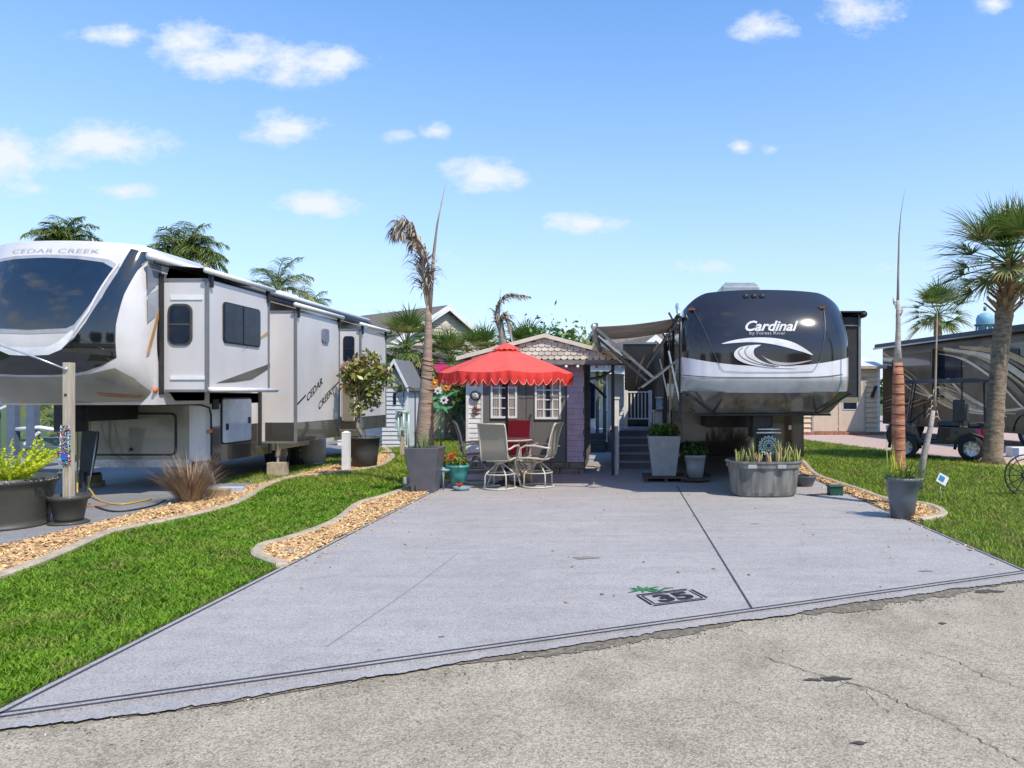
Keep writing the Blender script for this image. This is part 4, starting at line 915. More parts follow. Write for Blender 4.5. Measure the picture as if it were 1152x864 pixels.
# ================================================================ shed
m_char = mat('charcoal_paint', (.13, .13, .125), .75, var=.12, vscale=5, stretch=(6, 6, .6))
m_purple = mat('lilac_siding', (.45, .36, .44), .8, var=.12, vscale=6)
m_beigeroof = mat('scallop_shingle', (.50, .46, .36), .9, vscale=7, col2=(.62, .58, .47), island=.18)
YS = 15.3
def SX(px, Y=YS): return (px-VX)*Y/F
def SZ(py, Y=YS): return H-(py-VY)*Y/F
shed = thing('garden_shed', (SX(590), YS+1.4, .02), 'small charcoal shed with two white windows and scalloped gable behind the patio table', 'shed')
xl, xr = SX(526), SX(657)
b = MB(); b.box(xl+.02, xr-.02, YS+.03, YS+2.9, .05, 2.5); b.build('wall', m_char, shed)
# brick-look plinth
m_block = mat('plinth_block', (.20, .17, .14), .9, var=.3, vscale=8, bump=.5)
b = MB()
for r_ in range(2):
    x = xl+.0-(.2 if r_ else 0)
    while x < xr: 
        x1 = min(x+.39, xr+.01); x0 = max(x, xl)
        if x1 > x0+.02: b.box(x0, x1-.012, YS-.03, YS+.06, .02+r_*.125, .02+r_*.125+.115)
        x += .40
b.build('plinth', m_block, shed)
xd0, xd1 = SX(543.5), SX(636); xm = SX(592)
b = MB(); b.box(xd0, xm-.006, YS-.02, YS+.03, .27, 2.20); b.build('door', m_char, shed)
dl = bpy.data.objects['door']
b = MB(); b.box(xm+.006, xd1, YS-.021, YS+.03, .27, 2.20); drr = b.build('door', m_char, shed)
b = MB(); b.bar((SX(595), YS-.06, SZ(474)), (SX(598), YS-.05, SZ(466)), .03, .03); b.build('handle', m_mblk, drr)
m_curt = mat('curtain_glass', (.25, .26, .25), .25, vscale=14, col2=(.42, .42, .40), stretch=(3, 1, .2), coat=.5)
def shed_window(x0, x1, z0, z1, par, nx, nz):
    f = MB(); w_ = .045; Y = YS-.055
    for q in ((x0, x1, z0, z0+w_), (x0, x1, z1-w_, z1)): f.box(q[0], q[1], Y, YS-.02, q[2], q[3])
    for q in ((x0, x0+w_), (x1-w_, x1)): f.box(q[0], q[1], Y+.001, YS-.02, z0+w_, z1-w_)
    for i in range(1, nx): x = x0+(x1-x0)*i/nx; f.box(x-.011, x+.011, Y+.012, YS-.03, z0+w_, z1-w_)
    for i in range(1, nz): zz = z0+(z1-z0)*i/nz; f.box(x0+w_, x1-w_, Y+.014, YS-.03, zz-.011, zz+.011)
    o = f.build('window', m_white, par)
    g = MB(); g.box(x0+w_, x1-w_, YS-.028, YS-.022, z0+w_, z1-w_); g.build('pane', m_glass2, o)
    for k in range(2):                                    # curtains as pleated sheets behind the muntins
        c_ = MB(); xa, xb = (x0+w_+.01, x0+(x1-x0)*.42) if k == 0 else (x1-(x1-x0)*.42, x1-w_-.01); n = 14; vs = []
        for i in range(n+1):
            x = xa+(xb-xa)*i/n; y = YS-.032-.004*math.sin(i*1.9); vs += [(x, y, z0+w_), (x, y, z1-w_)]
        c_.add(vs, [(2*i, 2*i+2, 2*i+3, 2*i+1) for i in range(n)]); c_.build('curtain', mat('curtain', (.30, .29, .27), .8, var=.35, vscale=20, stretch=(3, 1, .1)), o)
shed_window(SX(552.5), SX(582), SZ(470.5), SZ(425), dl, 3, 4); shed_window(SX(602), SX(631.5), SZ(471.5), SZ(428), drr, 3, 4)
# left white-sided panel, right lilac panel with scored boards, lilac header
def laps(x0, x1, z0, z1, y, pitch, d=.014, mb=None):
    mb = mb or MB(); z = z0
    while z < z1-.005:
        zz = min(z+pitch, z1); mb.add([(x0, y-d, z), (x1, y-d, z), (x1, y-.002, zz), (x0, y-.002, zz), (x0, y, z), (x1, y, z)], [(0,1,2,3), (4,5,1,0)]); z = zz
    return mb
laps(xl, SX(543), .27, 2.22, YS-.001, .105).build('side_panel', m_wpaint, shed, fix=False)
b = MB(); b.box(xl-.03, xl+.03, YS-.025, YS+.05, .02, 2.45); b.box(SX(541.6), SX(543.5), YS-.024, YS+.03, .27, 2.25); b.build('corner_board', m_wpaint, shed)
b = MB(); z_ = .27; row = 0
while z_ < 2.45:
    z1_ = min(z_+.115, 2.45); xo = [0, .10, .055, .14][row % 4]; x = SX(638)-(.15-xo)
    while x < xr:
        x0_, x1_ = max(x, SX(638)), min(x+.20, xr)
        if x1_-x0_ > .02: b.box(x0_+.0015, x1_-.0015, YS-.024+.002*(row % 2), YS+.03, z_+.002, z1_-.003)
        x += .20
    z_ = z1_; row += 1
b.build('lilac_panel', m_purple, shed)
b = MB(); b.box(SX(543), SX(637.5), YS-.012, YS+.03, 2.21, 2.46); b.build('header', m_purple, shed)
b = MB(); 
z_ = .27
while z_ < 2.4: b.box(xr-.001, xr+.012, YS+.0, YS+2.9, z_, z_+.10); z_ += .112
b.build('side_shingles', mat('side_shingle', (.16, .145, .13), .9, var=.3, vscale=5), shed)
# gable: tiles with rounded ends inside a triangle; covers shed and the walk beside it
YG = 14.95; gx0, gx1, gxc = SX(519, YG), SX(706, YG), SX(612.5, YG); gz0, gz1 = SZ(404.5, YG), SZ(380, YG)
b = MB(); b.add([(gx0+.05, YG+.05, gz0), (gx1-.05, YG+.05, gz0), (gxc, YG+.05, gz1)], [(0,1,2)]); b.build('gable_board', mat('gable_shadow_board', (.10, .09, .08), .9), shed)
b = MB(); tw = .135; rh = .088
for r_ in range(7):
    zz = gz0+.0+r_*rh
    for k in range(-2, 30):
        x = gx0+k*tw+(tw/2 if r_ % 2 else 0); q = (gz1-.03-(zz+rh))/(gz1-gz0); half = (gx1-gx0)/2*max(0, q)
        if zz+rh*1.25 > gz1+.06-abs(x-gxc)*(gz1-gz0)/((gx1-gx0)/2): continue
        poly = [(x-tw/2+.004, zz+rh*1.25), (x-tw/2+.004, zz+rh*.35), (x-tw*.25, zz), (x+tw*.25, zz), (x+tw/2-.004, zz+rh*.35), (x+tw/2-.004, zz+rh*1.25)]
        vs = [(a, YG+.012 if c < zz+rh*.5 else YG+.032, c) for a, c in poly]; vb = [(a, y_+.012, c) for a, y_, c in vs]
        b.add(vs+vb, [(5,4,3,2,1,0)]+[(i, (i+1) % 6, (i+1) % 6+6, i+6) for i in range(6)])
b.build('gable_shingles', m_beigeroof, shed)
# roof planes + rake boards
m_roofsh = mat('roof_shingle', (.22, .20, .17), .95, var=.3, vscale=14, bump=.5)
b = MB(); ov = .1
for s in (-1, 1):
    xe = gx0-ov if s < 0 else gx1+ov; ze = gz0-.02; sl_ = (gz1-gz0)/((gx1-gx0)/2)
    ze = gz0-sl_*ov+.05; zr = gz1+.05
    b.prism([(xe, ze), (gxc, zr), (gxc, zr+.035), (xe, ze+.035)], 'xz', YG-.02, YS+3.1)
b.build('roof', m_roofsh, shed)
b = MB()
for s in (-1, 1):
    xe = gx0-ov if s < 0 else gx1+ov
    b.prism([(xe, ze-.045), (gxc, zr-.045), (gxc, zr+.038), (xe, ze+.038)], 'xz', YG-.045, YG-.021)
b.build('rake_board', mat('cream_trim', (.62, .57, .45), .7, var=.1), shed)
b = MB(); b.box(gx0, gx1, YG+.0, YG+.05, gz0-.11, gz0-.01); b.build('beam', mat('grey_beam', (.20, .19, .18), .8, var=.15), shed)
b = MB(); xp = SX(689.5, 15.0); b.box(xp-.035, xp+.035, 14.98, 15.06, .02, gz0-.1); b.build('post', mat('dark_post', (.035, .035, .04), .7), shed)
b = MB(); b.box(SX(693.5)-.045, SX(693.5)+.045, 15.05, 15.16, .02, 1.05); b.build('post_sleeve', mat('pale_grey_paint', (.46, .47, .50), .6), shed)
# clock and metal sun wreath on the white panel
ck = thing('wall_clock', (SX(535), YS-.05, SZ(445)), 'round white clock with dark rim on the white shed panel', 'clock')
b = MB(); b.lathe([(.001, YS-.06), (.085, YS-.06), (.085, YS-.016), (.001, YS-.016)], 24, (SX(535.5), 0, SZ(445)), axis='y'); b.build('dial', mat('dial', (.58, .60, .60), .5), ck)
b = MB(); b.lathe([(.085, YS-.075), (.108, YS-.07), (.108, YS-.016), (.085, YS-.016), (.085, YS-.075)], 24, (SX(535.5), 0, SZ(445)), axis='y'); b.build('rim', m_mblk, ck)
b = MB(); b.bar((SX(535.5), YS-.064, SZ(445)), (SX(535.5)+.03, YS-.064, SZ(445)+.03), .008, .003); b.bar((SX(535.5), YS-.0645, SZ(445)), (SX(535.5)-.02, YS-.0645, SZ(445)+.055), .006, .003); b.build('hands', m_mblk, ck)
wrt = thing('metal_wreath', (SX(535), YS-.05, SZ(461)), 'rusty metal leaf wreath hanging below the round clock on the white shed panel', 'wall ornament')
b = MB(); g = random.Random(5)
for i in range(26):
    a = g.uniform(0, 6.28); l = g.uniform(.05, .15); c_ = Vector((SX(535.5), YS-.04, SZ(461)))
    P = [c_, c_+Vector((math.cos(a)*l*.5, -.02, math.sin(a)*l*.5)), c_+Vector((math.cos(a)*l, -.005, math.sin(a)*l))]; b.strip(P, Vector((0, 1, 0)), .035)
b.build('leaves', mat('rusty_metal', (.16, .07, .045), .6, metal=.3, var=.4, vscale=20), wrt, fix=False)
# string of round lights along the beam
stl = thing('string_lights', (SX(640), YG-.02, gz0-.12), 'string of small round bulbs, white and red, along the shed eave beam', 'string lights')
b = MB(); P = [(SX(x, YG), YG-.03, gz0-.10-.02*abs(math.sin(i*1.57))) for i, x in enumerate(range(600, 708, 6))]; b.tube(P, .005, 4); b.build('wire', m_mblk, stl)
for i, px in enumerate((637, 650, 671, 683, 698)):
    b = MB(); b.lathe([(.001, -.035), (.024, -.026), (.034, 0), (.024, .026), (.001, .035)], 12, (SX(px, YG), YG-.04, gz0-.15)); b.build('bulb', m_red if i in (2,) else m_white, stl)

# ================================================================ umbrella, table, chairs
UX, UY = at(570, 0, 13.35).x, 13.35
um = thing('patio_umbrella', (UX, UY, .02), 'coral red scalloped patio umbrella open over the table before the charcoal shed', 'umbrella')
m_coral = mat('coral_canvas', (.86, .125, .10), .8, var=.06, vscale=4, trans=.30)
ur = 1.15; ze_, zt_ = 2.13, 2.60
b = MB(); n8 = 8; rings = []
def urad(a, r):                       # panels sag slightly between ribs
    k = a/(2*math.pi/n8); f_ = k-math.floor(k); return r*math.cos(math.pi/n8)/math.cos((f_-.5)*2*math.pi/n8)
NA = 96
for q in (0.12, .25, .4, .55, .7, .85, 1.0):
    ring = []
    for i in range(NA):
        a = 2*math.pi*i/NA+.2; r_ = urad(a-.2, ur*q)/math.cos(math.pi/n8); sag = .03*math.sin(math.pi*((a-.2)/(2*math.pi/n8) % 1))*q
        ring.append((UX+r_*math.cos(a), UY+r_*math.sin(a), zt_-(zt_-ze_)*(q**1.12)-sag))
    rings.append(ring)
b.loft(rings, cap=False); b.build('canopy', m_coral, um, fix=False)
b = MB(); rg = []
for q, zz in ((.02, zt_+.085), (.10, zt_+.05), (.24, zt_-.055)):
    rg.append([(UX+urad(2*math.pi*i/NA, ur*q)*math.cos(2*math.pi*i/NA+.2), UY+urad(2*math.pi*i/NA, ur*q)*math.sin(2*math.pi*i/NA+.2), zz+(.02*abs(math.sin(i*math.pi/6)) if q > .2 else 0)) for i in range(NA)])
b.loft(rg, cap=False); b.build('vent_cap', m_coral, um, fix=False)
b = MB(); vs = []; NS = 288; per = NS//48
for i in range(NS):                    # scalloped hanging valance, 48 scallops
    a = 2*math.pi*i/NS+.2; r_ = urad(a-.2, ur)/math.cos(math.pi/n8); sag = .03*math.sin(math.pi*((a-.2)/(2*math.pi/n8) % 1)); u_ = (i % per)/per
    wob = .014*math.sin(i*.9)+.01*math.sin(i*.37)
    z0_ = ze_-sag; d_ = .12+.105*math.sin(math.pi*u_)
    vs += [(UX+r_*math.cos(a), UY+r_*math.sin(a), z0_+.002), (UX+(r_+.02+wob)*math.cos(a), UY+(r_+.02+wob)*math.sin(a), z0_-d_*.5), (UX+(r_+wob*2)*math.cos(a), UY+(r_+wob*2)*math.sin(a), z0_-d_)]
b.add(vs, [(3*i+k, 3*((i+1) % NS)+k, 3*((i+1) % NS)+k+1, 3*i+k+1) for i in range(NS) for k in (0, 1)], 0, True)
va = b.build('valance', mat('red_valance', (.80, .055, .045), .8, trans=.35, var=.1), um, fix=False)
b = MB(); P = [(vs[3*i+2][0]*1, vs[3*i+2][1], vs[3*i+2][2]) for i in range(NS)]; b.tube(P, .006, 4, closed=True); b.build('valance_piping', mat('pale_coral', (.72, .36, .28), .8), va)
for k in range(8):
    a = 2*math.pi*k/8+.2; b = MB(); b.tube([(UX+.03*math.cos(a), UY+.03*math.sin(a), zt_-.02), (UX+ur*1.08*math.cos(a), UY+ur*1.08*math.sin(a), ze_-.015)], .009, 5); b.tube([(UX+.04*math.cos(a), UY+.04*math.sin(a), 2.05), (UX+.6*math.cos(a), UY+.6*math.sin(a), 2.37)], .007, 5)
    b.build('rib', m_mblk, um)
b = MB(); b.tube([(UX, UY, .05), (UX, UY, 2.68)], .025, 12); b.tube([(UX, UY, 2.0), (UX, UY, 2.1)], .04, 12); b.build('pole', m_mblk, um)
b = MB(); b.lathe([(.001, .02), (.24, .02), (.24, .06), (.10, .11), (.04, .13), (.035, .35), (.001, .35)], 24, (UX, UY, 0)); b.build('base', m_mblk, um)
tb = thing('patio_table', (UX, UY, .02), 'round beige patio table under the coral umbrella', 'table')
m_cream = mat('cream_metal', (.50, .46, .38), .45, var=.1, vscale=10, coat=.1)
b = MB(); b.lathe([(.03, .86), (.50, .86), (.53, .875), (.50, .89), (.03, .89), (.03, .86)], 40, (UX, UY, 0)); b.build('tabletop', mat('stone_top', (.42, .34, .29), .5, var=.2, vscale=12), tb)
for k in range(4):
    a = R(45+90*k); b = MB(); b.tube([(UX+.40*math.cos(a), UY+.40*math.sin(a), .86), (UX+.25*math.cos(a), UY+.25*math.sin(a), .45), (UX+.45*math.cos(a), UY+.45*math.sin(a), .02)], .016, 8); b.build('leg', m_cream, tb)
def chair(label, sling, loc, rz, group='swivel chairs round the patio table'):
    t = thing('swivel_chair', (0, 0, 0), label, 'patio chair', group)
    m = m_cream
    def ring(r, z, rr): return [(r*math.cos(2*math.pi*i/28), r*math.sin(2*math.pi*i/28), z) for i in range(28)]
    b = MB(); b.tube(ring(.29, .018, 0), .017, 7, closed=True); b.build('base_ring', m, t)
    b = MB(); b.tube(ring(.26, .27, 0), .012, 6, closed=True); b.build('foot_ring', m, t)
    for k in range(4):
        a = R(45+90*k); b = MB(); b.tube([(.29*math.cos(a), .29*math.sin(a), .02), (.28*math.cos(a), .28*math.sin(a), .24), (.25*math.cos(a), .25*math.sin(a), .29), (.05*math.cos(a), .05*math.sin(a), .46)], .014, 7); b.build('leg', m, t)
    b = MB(); b.lathe([(.001, .44), (.075, .44), (.075, .475), (.04, .50), (.001, .50)], 16); b.box(-.22, .22, -.02, .02, .49, .515); b.box(-.19, .19, -.16, -.12, .49, .515); b.box(-.19, .19, .12, .16, .49, .515); b.build('swivel_hub', m, t)
    # seat and back sling: one curved sheet each
    sw = .245
    prof = [(.26, .535), (.20, .555), (.08, .545), (-.08, .53), (-.20, .53)]
    b = MB(); vs = [(s*sw, y, z) for y, z in prof for s in (-1, 1)]; vs += [(x, y, z-.012) for x, y, z in vs]; k = len(prof); fs = [(2*i, 2*i+1, 2*i+3, 2*i+2) for i in range(k-1)]+[(2*i+2*k, 2*i+2+2*k, 2*i+3+2*k, 2*i+1+2*k) for i in range(k-1)]
    b.add(vs, fs, 0, True); b.build('seat', sling, t, fix=False)
    profb = [(-.20, .53), (-.25, .60), (-.275, .75), (-.315, .95), (-.37, 1.12), (-.40, 1.17)]
    b = MB(); vs = [(s*sw, y, z) for y, z in profb for s in (-1, 1)]; vs += [(x, y-.010, z) for x, y, z in vs]; k = len(profb); fs = [(2*i, 2*i+1, 2*i+3, 2*i+2) for i in range(k-1)]+[(2*i+2*k, 2*i+2+2*k, 2*i+3+2*k, 2*i+1+2*k) for i in range(k-1)]
    b.add(vs, fs, 0, True); b.build('backrest', sling, t, fix=False)
    for s in (-1, 1):
        b = MB(); x = s*(sw+.008)
        b.tube([(x, .28, .50), (x, .26, .545), (x, .1, .55), (x, -.1, .535), (x, -.2, .53), (x, -.255, .60), (x, -.28, .75), (x, -.32, .95), (x, -.375, 1.12), (x, -.41, 1.18)], .016, 7); b.build('side_frame', m, t)
        b = MB(); x2 = s*(sw+.055); P = [(x2, .24, .50), (x2, .27, .60), (x2, .24, .72), (x2, .14, .775), (x2, -.05, .775), (x2, -.22, .745), (x2, -.33, .735)]
        b.tube(P, [.014, .014, .015, .018, .02, .018, .016], 7); b.tube([(x2, .24, .50), (s*.2, .2, .50)], .012, 6); b.build('armrest', m, t)
    for yy_, zz_ in ((-.41, 1.18), (-.265, .74), (-.22, .53)): b = MB(); b.tube([(-sw, yy_, zz_), (sw, yy_, zz_)], .013, 7); b.build('cross_bar', m, t)
    t.location = loc; t.rotation_euler.z = rz; return t
m_sling = mat('beige_sling', (.30, .265, .20), .8, var=.15, vscale=90)
m_slingd = mat('maroon_sling', (.17, .045, .05), .75, var=.2, vscale=60)
m_slingr = mat('red_sling', (.42, .03, .04), .75, var=.15, vscale=60)
chair('beige mesh swivel chair with its back to the camera', m_sling, (gp(566, 548)[0], 12.85, .02), R(-13))
chair('beige mesh swivel chair in side view at the right of the table', m_sling, (gp(607, 547)[0], 13.1, .02), R(78))
chair('maroon mesh swivel chair in side view at the left of the table', m_slingd, (gp(523, 546)[0]+.15, 13.75, .02), R(-72))
chair('red mesh swivel chair facing the camera behind the table', m_slingr, (at(578, 0, 14.05).x, 14.15, .02), R(176))
t = thing('pavers_stack', (at(590, 0, 13.6).x, 13.7, .02), 'small terracotta pot and dark tray on the slab between the two beige chairs', 'pot')
b = MB(); b.lathe([(.001, .02), (.09, .02), (.14, .20), (.15, .24), (.12, .24), (.001, .2)], 18, (at(592, 0, 13.7).x, 13.8, 0)); b.build('pot', mat('terracotta', (.52, .30, .18), .8, var=.15), t); t.name = 'terracotta_pot'
# ================================================================ right fifth-wheel trailer (dark nose)
YC2 = 11.4; K = YC2/F
def CX(px, Y=YC2): return (px-VX)*Y/F
def CZ(py, Y=YC2): return H-(py-VY)*Y/F
X20, X21 = CX(766, 11.9), CX(953, 11.95); XC2 = (X20+X21)/2; HW2 = (X21-X20)/2
rv2 = thing('fifth_wheel_trailer', (XC2, 16, 0), 'fifth wheel trailer with dark rounded nose and pale swoosh at the head of the slab', 'travel trailer')
TOP2 = CZ(326, YC2+.62)
m_cdark = mat('dark_nose_paint', (.022, .018, .018), .12, var=.3, vscale=.8, coat=.75, spec=.4)
m_cwhite = mat('white_nose_band', (.62, .61, .64), .12, var=.05, coat=.8)
m_csilver = mat('silver_nose_band', (.34, .35, .35), .14, var=.1, coat=.8)
m_cline = mat('nose_line', (.05, .05, .06), .3)
def nS(x, z):
    s = min(1.0, abs(x-XC2)/HW2); p = 2.9; y = YC2+.62*(1-(1-s**p)**(1/p))
    zb = 2.35
    if z > zb: y += .62*((z-zb)/(TOP2-zb))**2.0
    elif z < 1.95: y += .30*((1.95-z)/.25)**1.3*.35
    return y
def band(name, zlo, zhi, m, nx=72, nz=16, off=0.0, close=True, top=False):
    mb = MB(); vs = []
    for j in range(nz+1):
        for i in range(nx+1):
            a = -1+2*i/nx; s = math.copysign(1-(1-abs(a))**1.7, a); s = max(-.9999, min(.9999, s)); x = XC2+HW2*s
            lo, hi = zlo(s), zhi(s); z = lo+(hi-lo)*j/nz; w_ = 1.0
            if top: x = XC2+HW2*s*(1-.10*max(0, (z-2.3)/(TOP2-2.3))**3)
            vs.append((x, nS(XC2+HW2*s, z)-off, z))
    W = nx+1; mb.add(vs, [(j*W+i, j*W+i+1, (j+1)*W+i+1, (j+1)*W+i) for j in range(nz) for i in range(nx)], 0, True)
    if close:
        for col in (0, nx):
            e = [vs[j*W+col] for j in range(nz+1)]; k = [(p[0], 13.2, p[2]) for p in e]
            mb.add(e+k, [(j, j+1, j+nz+2, j+nz+1) for j in range(nz)], 0, True)
        for row in ((0, nz) if top else (0,)):
            e = [vs[row*W+i] for i in range(nx+1)]; k = [(p[0], 13.2, p[2]) for p in e]
            mb.add(e+k, [(i, i+1, i+1+W, i+W) for i in range(nx)], 0, True)
    return mb.build(name, m, rv2, fix=True)
ztop = lambda s: TOP2-.08*s*s-.26*max(0, (abs(s)-.70)/.30)**2.2
z1f = lambda s: CZ(412)+.17*abs(s)**2.2
z2f = lambda s: CZ(424.5)+.02*s*s
z3f = lambda s: CZ(442)+.03*s*s
band('nose_cap', z1f, ztop, m_cdark, nz=40, top=True)
band('white_band', z2f, z1f, m_cwhite); band('silver_band', z3f, z2f, m_csilver)
b = MB()
# underside of nose: sloped panel with big dark cross members
zs0, zs1 = CZ(442), CZ(466)
def under_ring(hw, y0, y1, z): return [(XC2-hw, y1, z), (XC2-hw+.05, y0+.1, z), (XC2-hw+.25, y0, z), (XC2+hw-.25, y0, z), (XC2+hw-.05, y0+.1, z), (XC2+hw, y1, z)]
b.loft([under_ring(HW2-.02, YC2+.1, 13.2, zs0+.02), under_ring(HW2-.22, YC2+.55, 13.2, zs1)], smooth=False); b.build('underside_panel', mat('underside_gloss', (.10, .095, .085), .12, var=.3, vscale=3, coat=.9), rv2)
b = MB(); yy = YC2+.36
b.tube([(XC2-HW2+.28, yy+.18, zs1-.02), (XC2+HW2-.28, yy+.18, zs1-.02)], .022, 6); b.build('cross_rail', m_mblk, rv2)
for s in (-1, 1):
    b = MB(); b.bar((XC2+s*(HW2-.08), yy-.28, zs0), (XC2+s*.86, yy+.14, zs1-.01), .03); b.bar((XC2+s*.86, yy+.14, zs1-.01), (XC2+s*.72, yy-.18, zs0-.02), .02); b.build('under_brace', m_mblk, rv2)
# seam lines on the nose
def nd(px_pts, name, m, off=.008, parent=None, step=.07, sm=0):
    pts = [(CX(*p[:1]), CZ(p[1])) for p in px_pts]
    if sm: pts = [(p.x, p.y) for p in smoothline(pts, sm, True)]
    return drape([pts], nS, off, step).build(name, m, parent or rv2, fix=False)
def nstroke(px_pts, wd, name, m, off=.009):
    ln = smoothline([(CX(a), CZ(b_)) for a, b_ in px_pts], 8); n = len(ln); ws = [wd[0]+(wd[1]-wd[0])*math.sin(math.pi*i/(n-1)) for i in range(n)] if isinstance(wd, tuple) else wd
    return drape(stroke([(p.x, p.y) for p in ln], ws), nS, off, .2).build(name, m, rv2, fix=False)
nstroke([(781, 338), (792, 365), (802, 392), (809, 409)], .014, 'seam', m_cline); nstroke([(934, 345), (932, 365), (928, 385), (922, 407)], .014, 'seam', m_cline)
nstroke([(809, 409), (812, 415), (820, 418), (865, 419), (910, 418), (916, 416), (922, 407)], .012, 'seam', mat('soft_seam', (.28, .28, .30), .4))
nstroke([(767, 421), (800, 424), (860, 424.7), (920, 424), (952, 421)], .012, 'seam', m_cline)
# swoosh emblem
m_sw = mat('swoosh_white', (.66, .63, .62), .25, coat=.5); m_sw2 = mat('swoosh_silver', (.40, .38, .36), .25, coat=.5)
S1 = [(812, 386.5), (828, 382), (850, 379.5), (874, 380.5), (895, 386), (915, 399), (902, 395.5), (880, 389.5), (862, 386), (845, 384.8), (828, 385.5)]
nd(S1, 'swoosh', m_sw, .009, sm=4)
S2 = [(856, 388), (843, 388.5), (832, 391), (826, 397), (828, 403), (838, 408.5), (855, 412), (875, 414), (898, 414), (880, 412), (864, 409), (853, 404), (848, 398), (849, 392)]
nd(S2, 'swoosh', m_sw, .010, sm=4)
for q in ([(836, 390.5), (831, 396), (836, 403), (850, 409), (872, 413)], [(842, 389.5), (838, 395), (842, 402), (856, 408.5), (876, 412.5)]): nstroke(q, .010, 'swoosh_line', m_cline, .013)
S3 = [(856, 399), (862, 403), (874, 407), (892, 408), (914, 405), (900, 409), (882, 411), (868, 408.5)]
nd(S3, 'swoosh', m_sw2, .011, sm=4)
vs, fs = text_bm('Cardinal', .235, .45, 1.05, bold=.006)
bm_ = drape_text(vs, fs, CX(866.5), CZ(366.5), nS, .010); bm_.build('lettering', mat('silver_letters', (.55, .54, .53), .7), rv2, fix=False)
vs, fs = text_bm('by Forest River', .075, 0, 1.25); drape_text(vs, fs, CX(864), CZ(374.5), nS, .010).build('small_lettering', m_sw2, rv2, fix=False)
for px in (845, 854.5, 864):
    b = MB(); x = CX(px); z = CZ(329); b.lathe([(.001, -.03), (.045, -.02), (.05, .0), (.045, .02)], 14, (x, nS(x, z)-.01, z), axis='y', sy=1); b.box(x-.035, x+.035, nS(x, z)-.035, nS(x, z)+.02, z-.012, z+.012); b.build('marker_light', m_mblk, rv2)
for px, py in ((782, 344), (932, 343)):
    b = MB(); x = CX(px); z = CZ(py); b.box(x-.05, x+.05, nS(x, z)-.03, nS(x, z)+.08, z-.015, z+.025); b.build('marker_light', mat('amber_dark', (.16, .06, .02), .3), rv2)
b = MB(); b.loft([[(CX(809, 13.6), 13.5, TOP2-.03), (CX(855, 13.6), 13.5, TOP2-.03), (CX(855, 13.6), 14.4, TOP2-.03), (CX(809, 13.6), 14.4, TOP2-.03)], [(CX(812, 13.6), 13.55, CZ(322, 13.6)), (CX(854, 13.6), 13.55, CZ(322, 13.6)), (CX(854, 13.6), 14.35, CZ(322, 13.6)), (CX(812, 13.6), 14.35, CZ(322, 13.6))], [(CX(817, 13.6), 13.7, CZ(317, 13.6)), (CX(850, 13.6), 13.7, CZ(317, 13.6)), (CX(850, 13.6), 14.2, CZ(317, 13.6)), (CX(817, 13.6), 14.2, CZ(317, 13.6))]], smooth=False)
b.build('roof_air_conditioner', mat('ac_cover', (.24, .27, .27), .35, coat=.3), rv2, bevel=.03)
# body behind
XL2, XR2 = X20+.02, X21-.02; YE2 = 23.0
m_bodyb = mat('brown_body_paint', (.06, .045, .032), .2, var=.25, vscale=1.5, coat=.5, col2=(.12, .095, .07))
m_bodyc = mat('cream_body_paint', (.42, .37, .29), .2, var=.08, coat=.7)
b = MB(); prof = [(XL2, 1.42), (XL2, TOP2-.48), (XL2+.25, TOP2-.28), (XL2+.7, TOP2-.12), (XC2, TOP2-.04), (XR2-.7, TOP2-.12), (XR2-.25, TOP2-.28), (XR2, TOP2-.48), (XR2, 1.42)]
b.prism(prof, 'xz', 13.0, YE2); b.build('side_wall', m_bodyb, rv2)
b = MB(); b.box(XL2+.02, XR2-.04, 14.55, YE2-.1, .45, 1.42); b.build('lower_body', mat('lower_brown_gloss', (.018, .014, .011), .15, var=.4, vscale=2, coat=.9), rv2)
b = MB(); b.box(XL2+.22, XL2+.70, 14.48, 14.55, .78, 1.40); b.build('front_door_panel', mat('taupe_panel', (.17, .155, .13), .3, coat=.4), rv2)
b = MB(); b.box(XR2-1.0, XR2-.10, 14.50, 14.55, .48, 1.36); b.build('front_corner_panel', mat('brown_mirror_gloss', (.03, .022, .014), .10, var=.6, vscale=2.5, coat=1, col2=(.08, .055, .03)), rv2)
b = MB(); x = CX(893, 14.45); b.box(x-.22, x+.26, 14.46, 14.495, 1.30, 1.37); b.build('warning_label', m_wpaint, rv2)
b = MB(); b.box(x-.27, x-.13, 14.445, 14.459, 1.295, 1.375); b.build('label_yellow', mat('label_yellow', (.62, .55, .05), .6), rv2)
b = MB(); x = CX(889, 14.45); z = CZ(481, 14.45); b.box(x-.03, x+.03, 14.47, 14.50, z-.045, z+.045); b.build('tag', m_white, rv2)
b = MB(); b.box(XL2+.6, XR2-1.0, 13.4, 14.6, 1.1, 1.45); b.build('front_bulkhead', m_under, rv2)
# pin box, gear
b = MB(); b.box(XC2-.22, XC2+.22, 12.3, 13.7, 1.15, 1.44); b.box(XC2-.15, XC2+.15, 12.1, 12.6, .98, 1.40); b.build('pin_box', m_mblk, rv2)
b = MB(); x = CX(861, 12.3); b.tube([(x-.18, 12.05, 1.13), (x+.20, 12.05, 1.13)], .018, 6); b.tube([(x-.20, 12.05, 1.07), (x+.22, 12.05, 1.07)], .022, 6); b.build('hitch_bar', m_alu, rv2)
for s in (-1, 1):
    b = MB(); xx = XC2+s*.70; b.bar((xx, 14.8, 1.4), (xx, 14.8, .06), .09); b.box(xx-.14, xx+.14, 14.66, 14.94, .03, .07); b.build('landing_leg', m_mblk, rv2)
for yy in (18.0, 19.0):
    wheel(rv2, (XL2+.2, yy, .40), .38, .25, rim=m_steel); wheel(rv2, (XR2-.2, yy, .40), .38, .25, rim=m_steel)
